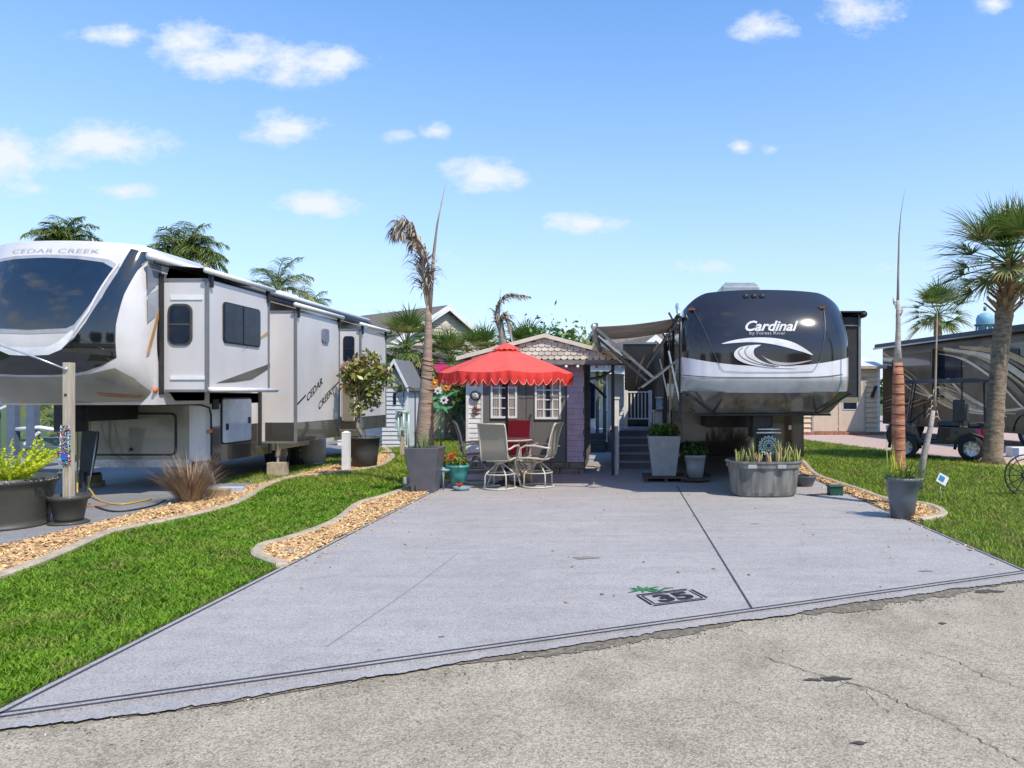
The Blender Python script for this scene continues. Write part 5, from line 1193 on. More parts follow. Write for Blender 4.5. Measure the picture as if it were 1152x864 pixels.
# left wall: pale corner behind cap, swirl graphics, slide-out room, door
def s2(px, py, X=XL2): 
    Y = X*F/(px-VX); return (Y, H+(VY-py)*Y/F)
b = MB(); b.box(XL2-.02, XL2, 11.95, 13.3, 1.75, TOP2-.55); b.build('cap_side_trim', m_csilver, rv2)
for nm, pts, m, d in (('cream_graphic', [(13.1, 1.5), (14.6, 1.5), (15.4, 2.3), (16.8, 3.1), (16.0, 3.1), (14.6, 2.6), (13.6, 2.0)], m_bodyc, .006), ('cream_graphic', [(13.1, 2.7), (14.5, 3.15), (13.1, 3.15)], m_bodyc, .007), ('cream_graphic', [(15.0, 1.5), (17.5, 1.5), (17.5, 1.8), (15.6, 1.9)], m_bodyc, .006)):
    b = MB(); b.prism(pts, 'yz', XL2-d, XL2); b.build(nm, m, rv2)
window_yz(rv2, XL2-.002, 13.7, 14.4, 2.25, 2.95, s=-1)
b = MB(); b.box(XL2-.03, XL2, 14.7, 15.4, 1.0, 2.9); en = b.build('entry_door', m_bodyc, rv2); window_yz(en, XL2-.031, 14.85, 15.25, 2.1, 2.7, s=-1)
b = MB(); b.box(XL2-.07, XL2-.03, 14.76, 14.80, 1.7, 1.95); b.build('handle', m_alu, en)
ys0 = 19.2; b = MB(); b.box(SX(703, ys0), XL2+.05, ys0, 21.5, CZ(478, ys0), CZ(388, ys0)); so2 = b.build('slide_out', m_bodyb, rv2)
b = MB(); x0_, x1_ = SX(703, ys0), SX(735, ys0); z0_, z1_ = CZ(478, ys0), CZ(388, ys0)
b.box(x0_+.0, x1_, ys0-.03, ys0, z0_, z1_+.02); b.build('slide_front', mat('dark_brown_gloss', (.016, .013, .011), .35, var=.5, vscale=2), so2)
b = MB(); b.box(x0_-.05, x1_+.1, ys0-.06, ys0+4, z1_+.02, z1_+.07); b.build('slide_roof', m_trim, so2)
b = MB(); b.prism([(x0_+.05, z0_+.2), (x0_+.25, z0_+.9), (x0_+.55, z1_-.25), (x0_+.4, z1_-.5), (x0_+.2, z0_+.6)], 'xz', ys0-.034, ys0-.03); b.build('swirl_graphic', m_bodyb, so2)
# right slide-out (black, seen edge-on) with its topper
b = MB(); yr = 12.6; b.box(XR2-.02, CX(967, yr), yr, 17.0, CZ(453, yr), CZ(357, yr)); so3 = b.build('slide_out', m_mblk, rv2)
b = MB(); b.box(XR2-.0, CX(968, yr), yr-.02, yr-.001, CZ(453, yr), CZ(447, yr)); b.build('lower_trim', mat('olive_trim', (.20, .19, .13), .4), so3)
b = MB(); b.box(XR2+.02, CX(964, yr), yr-.03, yr-.001, CZ(367, yr), CZ(366, yr)); b.build('edge_trim', m_trim, so3); b = MB(); b.box(CX(965.3, yr), CX(968, yr), yr-.025, yr-.001, CZ(450, yr), CZ(354, yr)); b.build('corner_trim', m_trim, so3)
b = MB(); b.tube([(CX(970, yr), yr-.1, CZ(354, yr)), (CX(970, yr), 17.0, CZ(354, yr))], .06, 10); b.build('topper_roller', m_mblk, so3); b = MB(); b.box(XR2-.1, CX(971, yr), yr-.1, 17.0, CZ(352, yr), CZ(350.5, yr)); b.build('topper', m_mblk, so3)
b = MB(); b.tube([(XL2-.06, 11.9, TOP2-.42), (XL2-.06, 12.3, TOP2-.25), (XL2-.02, 12.7, TOP2-.16)], .03, 6); b.build('corner_pipe', m_alu, rv2)

# ---------------------------------------------------------------- awning of the right trailer
aw = thing('patio_awning', (.3, 14.5, 0), 'grey beige roll-out awning with folding metal arms over the stairs left of the dark-nosed trailer', 'awning')
m_awn = mat('awning_fabric', (.40, .37, .33), .85, var=.15, vscale=3, trans=.35)
YA0, YA1 = 12.1, 14.9; xo, zo = CX(668, YA0), CZ(368, YA0); xi, zi = XL2-.06, CZ(358, YA0)
b = MB(); n = 10; vs = []
for i in range(n+1):
    q = i/n; x = xi+(xo-xi)*q; z = zi+(zo-zi)*q-.03*math.sin(math.pi*q)
    vs += [(x, YA0, z), (x, YA1, z+.0)]
vs += [(x, y, z+.006) for x, y, z in vs]; k = 2*(n+1)
b.add(vs, [(2*i, 2*i+1, 2*i+3, 2*i+2) for i in range(n)]+[(k+2*i, k+2*i+2, k+2*i+3, k+2*i+1) for i in range(n)]+[(2*i, 2*i+2, k+2*i+2, k+2*i) for i in range(n)], 0, True); b.build('fabric', m_awn, aw, fix=False)
b = MB(); b.tube([(xo, YA0-.12, zo+.0), (xo, YA1+.1, zo+.0)], .05, 12); b.build('roller_tube', m_alu, aw)
b = MB(); b.prism([(xo, zo-.04), (xo+.03, zo-.05), (xo+.06, zo-.25), (xo+.02, zo-.27), (xo-.02, zo-.22)], 'xz', YA0, YA1); b.build('valance', m_awn, aw)
b = MB(); b.tube([(xi, YA0-.1, zi+.03), (xi, YA1+.1, zi+.03)], .035, 8); b.build('wall_rail', m_mblk, aw)
m_arm = mat('arm_metal', (.20, .19, .18), .35, metal=.6, var=.2)
for yy, nm in ((YA0-.06, 1), (YA1-.1, 2)):
    def A(px, py): v = at(px, py, YA0); return (v.x, yy, v.z)
    b = MB(); b.bar(A(670, 369), A(736, 426), .045); b.bar(A(670, 369), A(671, 364), .07); b.build('lower_arm', m_arm, aw)
    b = MB(); b.bar(A(736, 426), A(766, 402), .035); b.bar(A(722, 436), A(744, 420), .03); b.build('elbow_arm', m_arm, aw)
    b = MB(); b.bar(A(763, 360), A(727, 414), .04); b.bar(A(763, 372), A(752, 352), .03); b.build('rafter_arm', m_mblk, aw)
    b = MB(); b.bar(A(765, 356), A(765, 470), .05); b.build('wall_arm', m_mblk, aw)
    b = MB(); b.bar(A(752, 395), A(765, 455), .028); b.build('gas_strut', m_alu, aw); b = MB(); b.bar(A(673, 378), A(700, 400), .022); b.build('gas_strut', m_alu, aw)
# pole standing at the deck corner
px_, py_ = 749, 540

# ---------------------------------------------------------------- deck, stairs, rails
m_deck = mat('deck_board_grey', (.34, .31, .34), .75, var=.2, vscale=4, stretch=(1, 8, 8))
st = thing('deck_stairs', (SX(718, 16.4), 17, .02), 'grey wooden steps with five treads rising to the deck under the awning', 'stairs')
xs0, xs1 = SX(690, 16.4), SX(741, 16.4); nst = 5; H0 = .17
for i in range(nst):
    y = 16.35+i*.27; b = MB(); b.box(xs0+.07, xs1, y-.03, y+.29, .02+H0*(i+1)-.035, .02+H0*(i+1)); b.build('tread', m_deck, st)
    b = MB(); b.box(xs0+.075, xs1-.005, y, y+.025, .02+H0*i+(0 if i == 0 else .001), .02+H0*(i+1)-.036); b.build('riser', mat('riser_dark', (.15, .14, .155), .8), st)
for x in (xs0+.04, xs1+.03):
    b = MB(); b.prism([(16.3, .02), (16.3+nst*.27+.05, .02), (16.3+nst*.27+.05, H0*nst), (16.3+nst*.27, H0*nst+.02), (16.3, H0+.02)], 'yz', x-.03, x+.03); b.build('stringer', m_deck, st)
dk = thing('deck', (SX(718, 18), 19, .02), 'raised grey deck with white balustrade beside the dark-nosed trailer', 'deck')
yd0 = 16.35+nst*.27; zd = .02+H0*nst
b = MB(); 
for i in range(16): b.box(xs0-.1, XL2-.05, yd0+i*.15, yd0+i*.15+.142, zd-.03, zd)
b.build('deck_boards', m_deck, dk)
b = MB(); b.box(xs0-.1, XL2-.05, yd0+.02, yd0+2.3, zd-.2, zd-.031); b.build('deck_frame', m_mblk, dk)
# white balustrade panels
def balustrade(par, a, b_, z0, z1, n, m=m_white, wd=.035, pick=.028):
    a = Vector((a[0], a[1], 0)); b_ = Vector((b_[0], b_[1], 0)); o = MB(); up = Vector((0, 0, 1))
    o.bar(a+up*z1, b_+up*z1, wd*1.6, wd); o.bar(a+up*z0, b_+up*z0, wd*1.3, wd)
    for i in range(n+1):
        p = a.lerp(b_, i/n); o.bar(p+up*z0, p+up*z1, pick)
    return o.build('balustrade', m, par)
yb = yd0+.12
m_railw = mat('rail_white', (.80, .80, .80), .6, var=.08)
balustrade(dk, (SX(706, yb), yb), (SX(730, yb), yb), SZ(471, yb), SZ(441, yb), 6, m_railw)
balustrade(dk, (SX(735, 16.4), 16.3), (SX(746, 17.6), 17.6), .62, 1.35, 6, m_railw)
balustrade(dk, (SX(746, 17.6), 17.6), (XL2-.1, 19.6), .95, 1.65, 8, m_railw)
for px, yy in ((704, yb), (731.5, yb)):
    b = MB(); x = SX(px, yy); b.box(x-.045, x+.045, yy-.045, yy+.045, zd, SZ(439, yy)); b.build('rail_post', m_railw, dk)
b = MB(); x = SX(694, 16.3); b.box(x-.05, x+.05, 16.2, 16.3, .02, 1.62); b.box(x-.065, x+.065, 16.185, 16.315, 1.62, 1.67); b.build('newel_post', m_railw, dk)
# darker tall posts of the porch
b = MB(); x = SX(748.5, 14.9); 
pt = thing('porch_post', (x, 14.9, .02), 'thin dark post behind the tall pale planter by the steps', 'post'); b.box(x-.04, x+.04, 14.86, 14.94, .02, 2.85); b.build('shaft', m_mblk, pt)
b = MB(); b.box(x-.07, x+.07, 14.83, 14.97, .02, .04); b.build('base_plate', m_mblk, pt)

# ---------------------------------------------------------------- back porch through the shed passage
pc = thing('back_porch', (SX(675, 21), 21, .02), 'pale grey back porch with steps, railings and low roof seen through the shed passage', 'porch')
Yb = 21.0
b = MB(); b.box(SX(659, Yb), SX(700, Yb), Yb+1, Yb+4, .02, .55); b.build('porch_floor', m_deck, pc)
for i in range(3):
    b = MB(); b.box(SX(660, Yb), SX(681, Yb), Yb+.0+i*.3, Yb+.3+i*.3+.001, .02, .18*(i+1)); b.build('step', mat('step_dark', (.07, .085, .09), .8), pc)
balustrade(pc, (SX(683, Yb), Yb-.2), (SX(681, Yb), Yb+1.5), .35, 1.25, 7, m_wpaint)
for px in (680, 672):
    b = MB(); x = SX(px, Yb+1); b.box(x-.05, x+.05, Yb+.95, Yb+1.05, .1, 2.6); b.build('porch_post', mat('slate_post', (.09, .11, .14), .7), pc)
b = MB(); b.box(SX(655, Yb), SX(702, Yb), Yb+.8, Yb+.9, 2.45, 2.65); b.build('fascia', m_wpaint, pc)
b = MB(); b.prism([(SX(650, Yb), 2.66), (SX(705, Yb), 2.66), (SX(700, Yb), 3.1), (SX(655, Yb), 3.1)], 'xz', Yb+.7, Yb+4.5); b.build('porch_roof', m_roofsh, pc)
b = MB(); b.box(SX(655, Yb+4), SX(672, Yb+4), Yb+4, Yb+4.1, .02, 2.5); b.build('rear_wall', m_wpaint, pc); b = MB(); laps(SX(684, Yb+2), SX(702, Yb+2), .02, 2.4, Yb+2, .15, .02, b); b.build('porch_wall', m_wpaint, pc, fix=False)
b = MB(); b.box(SX(660, Yb+3.9), SX(669, Yb+3.9), Yb+3.93, Yb+3.99, .9, 2.1); b.build('window', m_glass2, pc)
# sail-shaped shade cloth + conduit near the post
sc_ = thing('folded_shade', (SX(672, 15.6), 15.6, 2), 'dark folded shade cloth and pole hanging under the passage roof', 'shade cloth')
b = MB(); b.tube([(SX(663, 15.6), 15.6, 1.98), (SX(672, 15.6), 15.6, 1.85), (SX(682, 15.6), 15.6, 1.65)], .03, 6); b.build('pole', m_mblk, sc_)
b = MB(); b.loft([[(SX(663, 15.7), 15.7, 2.05), (SX(663, 15.7), 15.8, 2.10), (SX(663, 15.7), 15.9, 2.05)], [(SX(676, 15.7), 15.7, 2.06), (SX(676, 15.7), 15.8, 2.14), (SX(676, 15.7), 15.9, 2.06)], [(SX(690, 15.7), 15.7, 2.26), (SX(690, 15.7), 15.8, 2.30), (SX(690, 15.7), 15.9, 2.26)]]); b.build('cloth', m_trim, sc_)

# ---------------------------------------------------------------- planters in front of the right trailer
m_palepot = mat('pale_grey_pot', (.30, .31, .32), .6, var=.12, vscale=6)
y0 = 14.15
t = thing('square_planter', (SX(746.5, y0), y0, .02), 'tall pale grey square planter of bushy herbs by the stairs', 'planter'); cx_ = SX(746.5, y0)
pot_square(t, (cx_, y0), .46, .64, .78, m_palepot, .13)
v, f = leaf_cloud([(cx_-.02, y0, 1.02, .30, .26, .13), (cx_-.15, y0-.05, 1.0, .18, .2, .12), (cx_+.14, y0, .98, .2, .2, .12)], 900, .035, 5); npmesh('foliage', v, f, m_leafA, t)
b = blades(14, (cx_+.1, y0, .9), .3, .5, .015, 14, .5, .3); b.build('grass_stems', mat('dry_stem', (.38, .36, .28), .8, var=.2), t, fix=False)
st_ = thing('plant_stand', (cx_, y0, .02), 'low dark wooden pallet under the pale grey planters', 'pallet')
b = MB()
for i in range(5): b.box(cx_-.42, cx_+.42, y0-.38+i*.16, y0-.38+i*.16+.13, .09, .125)
b.build('boards', mat('old_wood', (.075, .055, .04), .9, var=.3, vscale=6), st_)
for dx in (-.38, 0, .32): b = MB(); b.box(cx_+dx, cx_+dx+.06, y0-.36, y0+.38, .02, .089); b.build('runner', MATS['old_wood'], st_)
y1 = 13.95; c2x = SX(782, y1)
t = thing('round_planter', (c2x, y1, .02), 'small pale grey round planter of broad green leaves between the herb planter and the trough', 'planter')
pot_round(t, (c2x, y1), .15, .205, .44, m_palepot, .10, .008)
v, f = leaf_cloud([(c2x, y1, .62, .27, .22, .10), (c2x-.12, y1, .58, .18, .2, .1)], 420, .05, 6); npmesh('foliage', v, f, m_leafD, t)
t = thing('plant_stand', (c2x, y1, .02), 'low dark wooden stand with feet under the small round planter', 'plant stand')
b = MB(); b.lathe([(.001, .05), (.30, .05), (.32, .075), (.30, .095), (.001, .095)], 20, (c2x, y1, 0)); b.build('boards', MATS['old_wood'], t)
for a in (0, 2.1, 4.2): b = MB(); b.box(c2x+.24*math.cos(a)-.03, c2x+.24*math.cos(a)+.03, y1+.24*math.sin(a)-.03, y1+.24*math.sin(a)+.03, .02, .05); b.build('foot', MATS['old_wood'], t)
# big oval trough with succulents
yt = 12.05; tx_ = SX(858.5, yt)
t = thing('oval_trough', (tx_, yt, .02), 'big weathered grey oval trough planted with succulents below the dark trailer nose', 'planter')
m_trough = mat('weathered_trough', (.085, .085, .078), .75, vscale=9, col2=(.22, .215, .195), stretch=(1, 1, .2), bump=.3, bscale=14)
b = MB(); rings = []; NT = 72
def oval(a, rx, ry, flute=0): 
    e = 2.7; c_, s_ = math.cos(a), math.sin(a); k = (abs(c_)**e+abs(s_)**e)**(-1/e); fl = 1-flute*(1 if math.sin(a*14) > .35 else 0)
    return rx*k*c_*fl, ry*k*s_*fl
for rx, ry, z, fl in ((.50, .34, .02, 0), (.53, .36, .05, .0), (.545, .375, .10, .03), (.56, .385, .22, .035), (.575, .395, .40, .03), (.585, .40, .47, .02), (.59, .405, .50, 0), (.615, .425, .505, 0), (.62, .43, .575, 0), (.64, .445, .585, 0), (.64, .445, .615, 0), (.60, .41, .615, 0), (.58, .39, .54, 0)):
    rings.append([(tx_+oval(2*math.pi*i/NT, rx, ry, fl)[0], yt+oval(2*math.pi*i/NT, rx, ry, fl)[1], z) for i in range(NT)])
b.loft(rings, smooth=False); b.build('trough', m_trough, t)
for dx in (-.26, .22): b = MB(); b.box(tx_+dx-.07, tx_+dx+.07, yt-.45, yt-.425, .51, .57); b.build('bracket', mat('galv', (.36, .36, .36), .5), t)
def succulent(c, n, h, seed, m):
    g = random.Random(seed); mb = MB()
    for k in range(n):
        a = g.uniform(0, 6.28); ln = g.uniform(.05, .45); p = Vector(c)+Vector((g.uniform(-.03, .03), g.uniform(-.03, .03), 0)); l = h*g.uniform(.6, 1.1); d = Vector((math.cos(a)*ln, math.sin(a)*ln, 1)).normalized()
        P = [p+d*l*q+Vector((0, 0, 0)) for q in (0, .3, .6, .85, 1)]; mb.tube(P, [.012, .018, .015, .009, .002], 5)
    return mb.build('succulent', m, t)
m_succ = mat('succulent_green', (.22, .26, .06), .5, vscale=12, col2=(.38, .38, .12), island=.3); m_succr = mat('succulent_tan', (.34, .20, .10), .6, vscale=12, col2=(.42, .32, .18), island=.3)
for i, (px, h, n, mm) in enumerate(((833, .30, 8, m_succ), (850, .22, 9, m_succr), (868, .26, 8, m_succ), (872, .30, 7, m_succr), (892, .28, 8, m_succ), (829, .24, 7, m_succ), (838, .22, 6, m_succ), (845, .42, 9, m_succr), (846.5, .44, 6, m_succ), (854, .34, 7, m_succ), (863, .20, 5, m_succr), (876, .44, 9, m_succ), (880, .30, 8, m_succr), (889, .36, 6, m_succ), (895, .38, 6, m_succ), (885, .22, 8, m_succ))):
    succulent((SX(px, yt), yt+random.uniform(-.15, .1), .55), n, h, i, mm)
sn = thing('metal_sun_ornament', (SX(864, yt), yt, .55), 'blue and white spoked metal flower ornament standing in the oval trough', 'garden ornament')
c_ = Vector((SX(864, yt), yt-.05, CZ(501, yt))); b = MB()
b.tube([(c_.x, c_.y, .5), (c_.x, c_.y, c_.z-.1)], .007, 5); b.build('stake', m_mblk, sn)
def circ(c, r, n=28, sc=0, k=0): return [(c.x+(r+sc*math.cos(k*2*math.pi*i/n))*math.cos(2*math.pi*i/n), c.y, c.z+(r+sc*math.cos(k*2*math.pi*i/n))*math.sin(2*math.pi*i/n)) for i in range(n)]
m_lblue = mat('pale_blue_enamel', (.42, .55, .60), .4, var=.2)
b = MB(); b.tube(circ(c_, .145, 112, .022, 16), .009, 5, closed=True); b.build('scalloped_ring', m_lblue, sn)
b = MB(); b.tube(circ(c_, .085), .010, 5, closed=True); b.build('inner_ring', mat('lime_enamel', (.40, .50, .08), .4), sn)
b = MB()
for i in range(16): a = i*math.pi/8; b.bar(c_+Vector((math.cos(a)*.03, 0, math.sin(a)*.03)), c_+Vector((math.cos(a)*.13, 0, math.sin(a)*.13)), .010, .008)
b.build('spokes', m_lblue, sn)
b = MB(); b.lathe([(.001, -.02), (.03, -.012), (.035, 0), (.03, .012)], 12, c_, axis='y'); b.build('hub', mat('navy_enamel', (.02, .03, .12), .3), sn)
# grey bin behind the trough, green valve box, small stones
xb, yb_ = SX(906, 13.2), 13.2
t = thing('plastic_basin', (xb, yb_, .02), 'low grey plastic basin on the slab right behind the oval trough', 'basin')
b = MB(); b.loft([[(xb+rx*math.cos(a), yb_+ry*math.sin(a), z) for a in [i*.2618 for i in range(24)]] for rx, ry, z in ((.13, .13, .02), (.2, .2, .19), (.22, .22, .20), (.22, .22, .215), (.19, .19, .215), (.17, .17, .17))], smooth=True); b.build('basin', mat('grey_plastic', (.12, .12, .125), .6, var=.2), t)
x, y = gp(938, 559)
t = thing('valve_box', (x+.05, y+.1, 0), 'small dark green box in the mulch strip right of the slab', 'valve box')
b = MB(); b.box(x-.06, x+.16, y, y+.2, .0, .16); b.build('body', mat('dark_green_plastic', (.01, .06, .04), .5), t, bevel=.01)
b = MB(); b.box(x-.075, x+.175, y-.015, y+.215, .16, .185); b.build('lid', MATS['dark_green_plastic'], t, bevel=.006)
x, y = gp(324, 625)
t = thing('cleanout_cover', (x, y, .01), 'round pale utility cover lying in the mulch bed at the slab edge', 'utility cover')
b = MB(); b.lathe([(.001, .02), (.13, .02), (.15, .035), (.13, .048), (.115, .042), (.001, .042)], 30, (x, y, 0)); b.build('lid', mat('pale_lid', (.50, .44, .34), .8, var=.15, vscale=14), t)
b = MB(); b.tube([(x-.05, y, .045), (x, y, .06), (x+.05, y, .045)], .006, 5); b.build('pull_ring', m_steel, t)
# ================================================================ right side: potted palms, lawn things
m_trunkred = mat('rust_trunk', (.30, .10, .05), .85, vscale=5, col2=(.46, .22, .12), bump=.8, bscale=10, stretch=(1, 1, 6))
m_trunkgrey = mat('grey_trunk', (.30, .25, .22), .85, vscale=5, col2=(.44, .39, .35), bump=.5, bscale=10, stretch=(1, 1, 4))
yp = 10.9; P = lambda px, py, Y=yp: at(px, py, Y)
t = thing('spear_palm', (P(1011, 560).x, yp, 0), 'slim palm with rust red lower trunk and a bare upright spear on the right lawn', 'palm tree')
b = MB(); b.tube([Vector((P(1011, 0).x, yp, 0)), P(1011, 520), P(1010.5, 470), P(1010.5, 430), P(1010, 408)], [.11, .10, .098, .088, .07], 14); b.build('lower_trunk', m_trunkred, t)
b = MB()
for py in (412, 421, 432, 443, 455, 466, 478, 492, 506):
    p_ = P(1010.5, py); rr = .072+.028*min(1, (py-408)/40); b.tube([p_+Vector((rr*math.cos(a), rr*math.sin(a), 0)) for a in [i*.449 for i in range(14)]], .008, 5, closed=True)
b.build('bark_rings', mat('dark_ring', (.10, .045, .03), .9), t)
b = MB(); b.tube([P(1010, 409), P(1010, 390), P(1010.5, 370), P(1010.5, 352), P(1010, 338)], [.068, .046, .038, .035, .024], 12); b.build('upper_trunk', m_trunkgrey, t)
b = MB(); b.tube([P(1010, 345), P(1010.5, 310), P(1011.5, 265), P(1013.5, 240), P(1018.5, 211)], [.022, .017, .012, .006, .002], 6); b.build('spear', m_deadstem, t)
mb = MB(); g = random.Random(3)
for i in range(10): p_ = P(1010, 340+i*2.5); a = g.uniform(0, 6.28); mb.strip([p_, p_+Vector((math.cos(a)*.07, math.sin(a)*.05, .05)), p_+Vector((math.cos(a)*.09, math.sin(a)*.06, .12))], Vector((0, 1, 0)), .03)
mb.build('torn_sheaths', m_deadleaf, t, fix=False)
# slate tapered pot with spiky plants in front
cx_, cy_ = gp(1022, 587); cy_ += .2
t = thing('tapered_planter', (cx_, cy_, 0), 'slate blue round tapered planter with spiky green plants on the right mulch strip', 'planter')
pot_round(t, (cx_, cy_), .15, .225, .57, mat('slate_blue_pot', (.10, .12, .14), .5, var=.15, vscale=5, coat=.2), .01, .006)
b = blades(48, (cx_, cy_, .50), .42, .42, .020, 21, .9, .5); b.build('spiky_leaves', m_leafA, t, fix=False)
b = blades(6, (cx_-.18, cy_, .50), .08, .68, .022, 22, .10, .05); b.build('upright_leaves', m_olive, t, fix=False)
v, f = leaf_cloud([(cx_-.08, cy_-.02, .60, .16, .12, .10), (cx_+.1, cy_-.05, .60, .14, .14, .12)], 330, .028, 8); npmesh('foliage', v, f, m_olive, t)
b = blades(10, (cx_-.07, cy_, .52), .10, .50, .03, 23, .2, .1); b.build('yellow_leaves', m_lime, t, fix=False)
# leaning dead palm stem
yq = 12.6; Q = lambda px, py: at(px, py, yq)
t = thing('leaning_palm_stem', (Q(1036, 0).x, yq, 0), 'thin grey dead palm stem leaning beside the rust red palm', 'palm tree')
b = MB(); b.tube([Vector((Q(1033, 0).x, yq, 0)), Q(1040, 510), Q(1047, 480), Q(1050, 462)], [.062, .055, .045, .036], 10); b.build('stump', m_trunkgrey, t)
b = MB(); b.tube([Q(1050, 466), Q(1052, 440), Q(1053, 400), Q(1054.5, 350)], [.035, .022, .018, .006], 6); b.build('spear', m_deadstem, t)
mb = MB()
for i in range(12): p_ = Q(1050+i*.2, 470-i*3); a = g.uniform(0, 6.28); mb.strip([p_, p_+Vector((math.cos(a)*.08, math.sin(a)*.05, .03)), p_+Vector((math.cos(a)*.13, math.sin(a)*.06, -.06))], Vector((0, 1, 0)), .03)
mb.build('torn_sheaths', m_deadleaf, t, fix=False)
# small solar garden sign + low lamp
x, y = at(1061, 0, 11.4).x, 11.4
t = thing('garden_marker', (x, y, 0), 'small blue and white square garden marker on a stake behind the slate blue planter', 'garden marker')
b = MB(); b.tube([(x-.06, y, 0), (x-.04, y, .28)], .006, 5); b.build('stake', m_steel, t)
b = MB(); b.cbox((x-.02, y-.02, .36), (.19, .01, .15), rot=(0, R(28), R(12))); b.build('panel', m_white, t)
b = MB(); b.cbox((x-.035, y-.03, .375), (.10, .01, .08), rot=(0, R(28), R(12))); b.build('blue_square', mat('sky_blue_panel', (.05, .22, .42), .4), t)
x, y = at(1003, 0, 10.9).x, 10.6
t = thing('path_light', (x, y, 0), 'short mushroom path light in the mulch left of the slate blue planter', 'path light')
b = MB(); b.tube([(x, y, 0), (x, y, .16)], .012, 8); b.build('stem', m_mblk, t)
b = MB(); b.lathe([(.001, .19), (.08, .16), (.085, .145), (.03, .15), (.001, .15)], 16, (x, y, 0)); b.build('cap', mat('cream_cap', (.5, .45, .36), .6), t)
# hose along the slab edge on the right
b = MB(); hs = smoothline([(*gp(908, 559), .035), (*gp(930, 558.5), .035), (*gp(955, 557), .035), (*gp(975, 563), .03), (*gp(990, 568), .035), (*gp(1004, 566), .035)], 6); b.tube(hs, .011, 6)
tag(b.build('garden_hose', mat('dark_hose', (.03, .035, .03), .5), loc=(*gp(930, 558), .03)), 'dark garden hose lying across the slab edge beside the green box', 'hose')
# iron wheel ornament at the right edge
yw = 12.0; cxx = at(1153.5, 0, yw).x; cz = CZ(549, yw); rr = .345
t = thing('wheel_ornament', (cxx, yw, 0), 'black iron cart wheel ornament on the lawn at the right edge', 'garden ornament')
for nm, r_, tk in (('outer_rim', rr, .014), ('inner_rim', rr-.075, .010), ('hub', .05, .02)):
    b = MB(); b.tube([(cxx+r_*math.cos(a), yw, max(cz, rr+.01)+r_*math.sin(a)) for a in [i*.1571 for i in range(40)]], tk, 6, closed=True); b.build(nm, m_mblk, t)
zc = max(cz, rr+.01)
for i in range(12):
    a = i*math.pi/6; b = MB(); b.bar((cxx+.05*math.cos(a), yw, zc+.05*math.sin(a)), (cxx+rr*math.cos(a), yw, zc+rr*math.sin(a)), .014); b.build('spoke', m_mblk, t)
# small pale-blue box with white side by the palm (utility marker)
x, y = at(1143, 0, 19.5).x, 19.5
t = thing('utility_box', (x, y, 0), 'small white box with blue side on the paver drive right of the sabal palm', 'utility box')
b = MB(); b.box(x-.1, x+.45, y, y+.35, .0, .28); b.build('body', m_white, t, bevel=.01)
b = MB(); b.box(x-.095, x+.08, y-.006, y-.001, .03, .26); b.build('blue_panel', mat('slate_blue', (.12, .17, .30), .5), t)

# ---------------------------------------------------------------- sabal palm on the right
sb = sabal((at(1117, 0, 17.7).x, 17.7, 0), 4.85, .24, .205, 2.0, 46, 34, 'large sabal palm with full fan crown on the right lawn by the golf cart', 2, lean=(.42, 0), lw=.05, low=-34)
mb_ = [(at(1117, 0, 17.7).x+.9*math.cos(a)*(1+.1*math.sin(3*a)), 17.5+.75*math.sin(a)) for a in [i*.3 for i in range(21)]]
sheet('mulch_bed', mb_, .010, mat('straw_mulch', (.50, .36, .18), .95, vscale=20, col2=(.62, .48, .28), bump=.6))
# ---------------------------------------------------------------- golf cart
gcx, gcy = at(1068, 0, 18.6).x, 19.2
gc = thing('golf_cart', (0, 0, 0), 'black four seat golf cart with chrome wheels parked between palm trunk and motorhome', 'golf cart')
m_cart = mat('cart_black', (.015, .016, .02), .18, var=.2, coat=.8); m_seat = mat('seat_vinyl', (.05, .048, .045), .5, var=.2, vscale=5)
# local frame: forward = -x
b = MB(); b.prism([(-1.25, .42), (1.0, .42), (1.05, .85), (.0, .88), (-.05, .52), (-.5, .52), (-.62, .85), (-.85, 1.05), (-1.2, .96), (-1.32, .65)], 'xz', -.56, .56); b.build('body', m_cart, gc, bevel=.03)
b = MB(); b.box(-.42, .3, -.55, .55, .525, .55); b.build('floor', m_mblk, gc)
b = MB(); b.box(-.02, .52, -.52, .52, .885, 1.02); b.build('front_seat', m_seat, gc, bevel=.03)
b = MB(); b.box(.34, .63, -.55, .55, 1.0, 1.58); b.build('backrest', m_seat, gc, bevel=.04)
b = MB(); b.box(.70, 1.18, -.50, .50, .87, .98); b.build('rear_seat', m_seat, gc, bevel=.03)
for s in (-1, 1):
    b = MB(); b.box(.64, .72, s*.27-.22, s*.27+.22, 1.02, 1.48); b.build('rear_backrest', mat('two_tone_seat', (.17, .16, .13), .5), gc, bevel=.04)
b = MB(); b.box(1.0, 1.28, -.45, .45, .46, .50); b.build('rear_footplate', m_alu, gc)
b = MB(); b.tube([(1.12, -.5, .50), (1.16, -.5, .95), (1.16, .5, .95), (1.12, .5, .50)], .016, 6); b.build('grab_bar', m_alu, gc)
b = MB(); b.prism([(-.98, 2.03), (-.88, 2.11), (.9, 2.14), (1.18, 2.10), (1.18, 2.02), (.9, 2.03), (-.85, 2.01)], 'xz', -.62, .62); b.build('roof', mat('navy_canopy', (.03, .04, .065), .3, coat=.5), gc, bevel=.012)
for x0_, z0_, x1_ in ((-.78, .78, -.62), (.58, .7, .55), (1.1, .7, 1.08)):
    for s in (-1, 1): b = MB(); b.bar((x0_, s*.53, z0_), (x1_, s*.53, 2.05), .03); b.build('roof_post', m_mblk, gc)
b = MB(); b.add([(-.80, -.52, 1.03), (-.80, .52, 1.03), (-.64, .52, 2.02), (-.64, -.52, 2.02)], [(0,1,2,3)]); gl = mat('clear_glass', (.8, .8, .8), .02); 
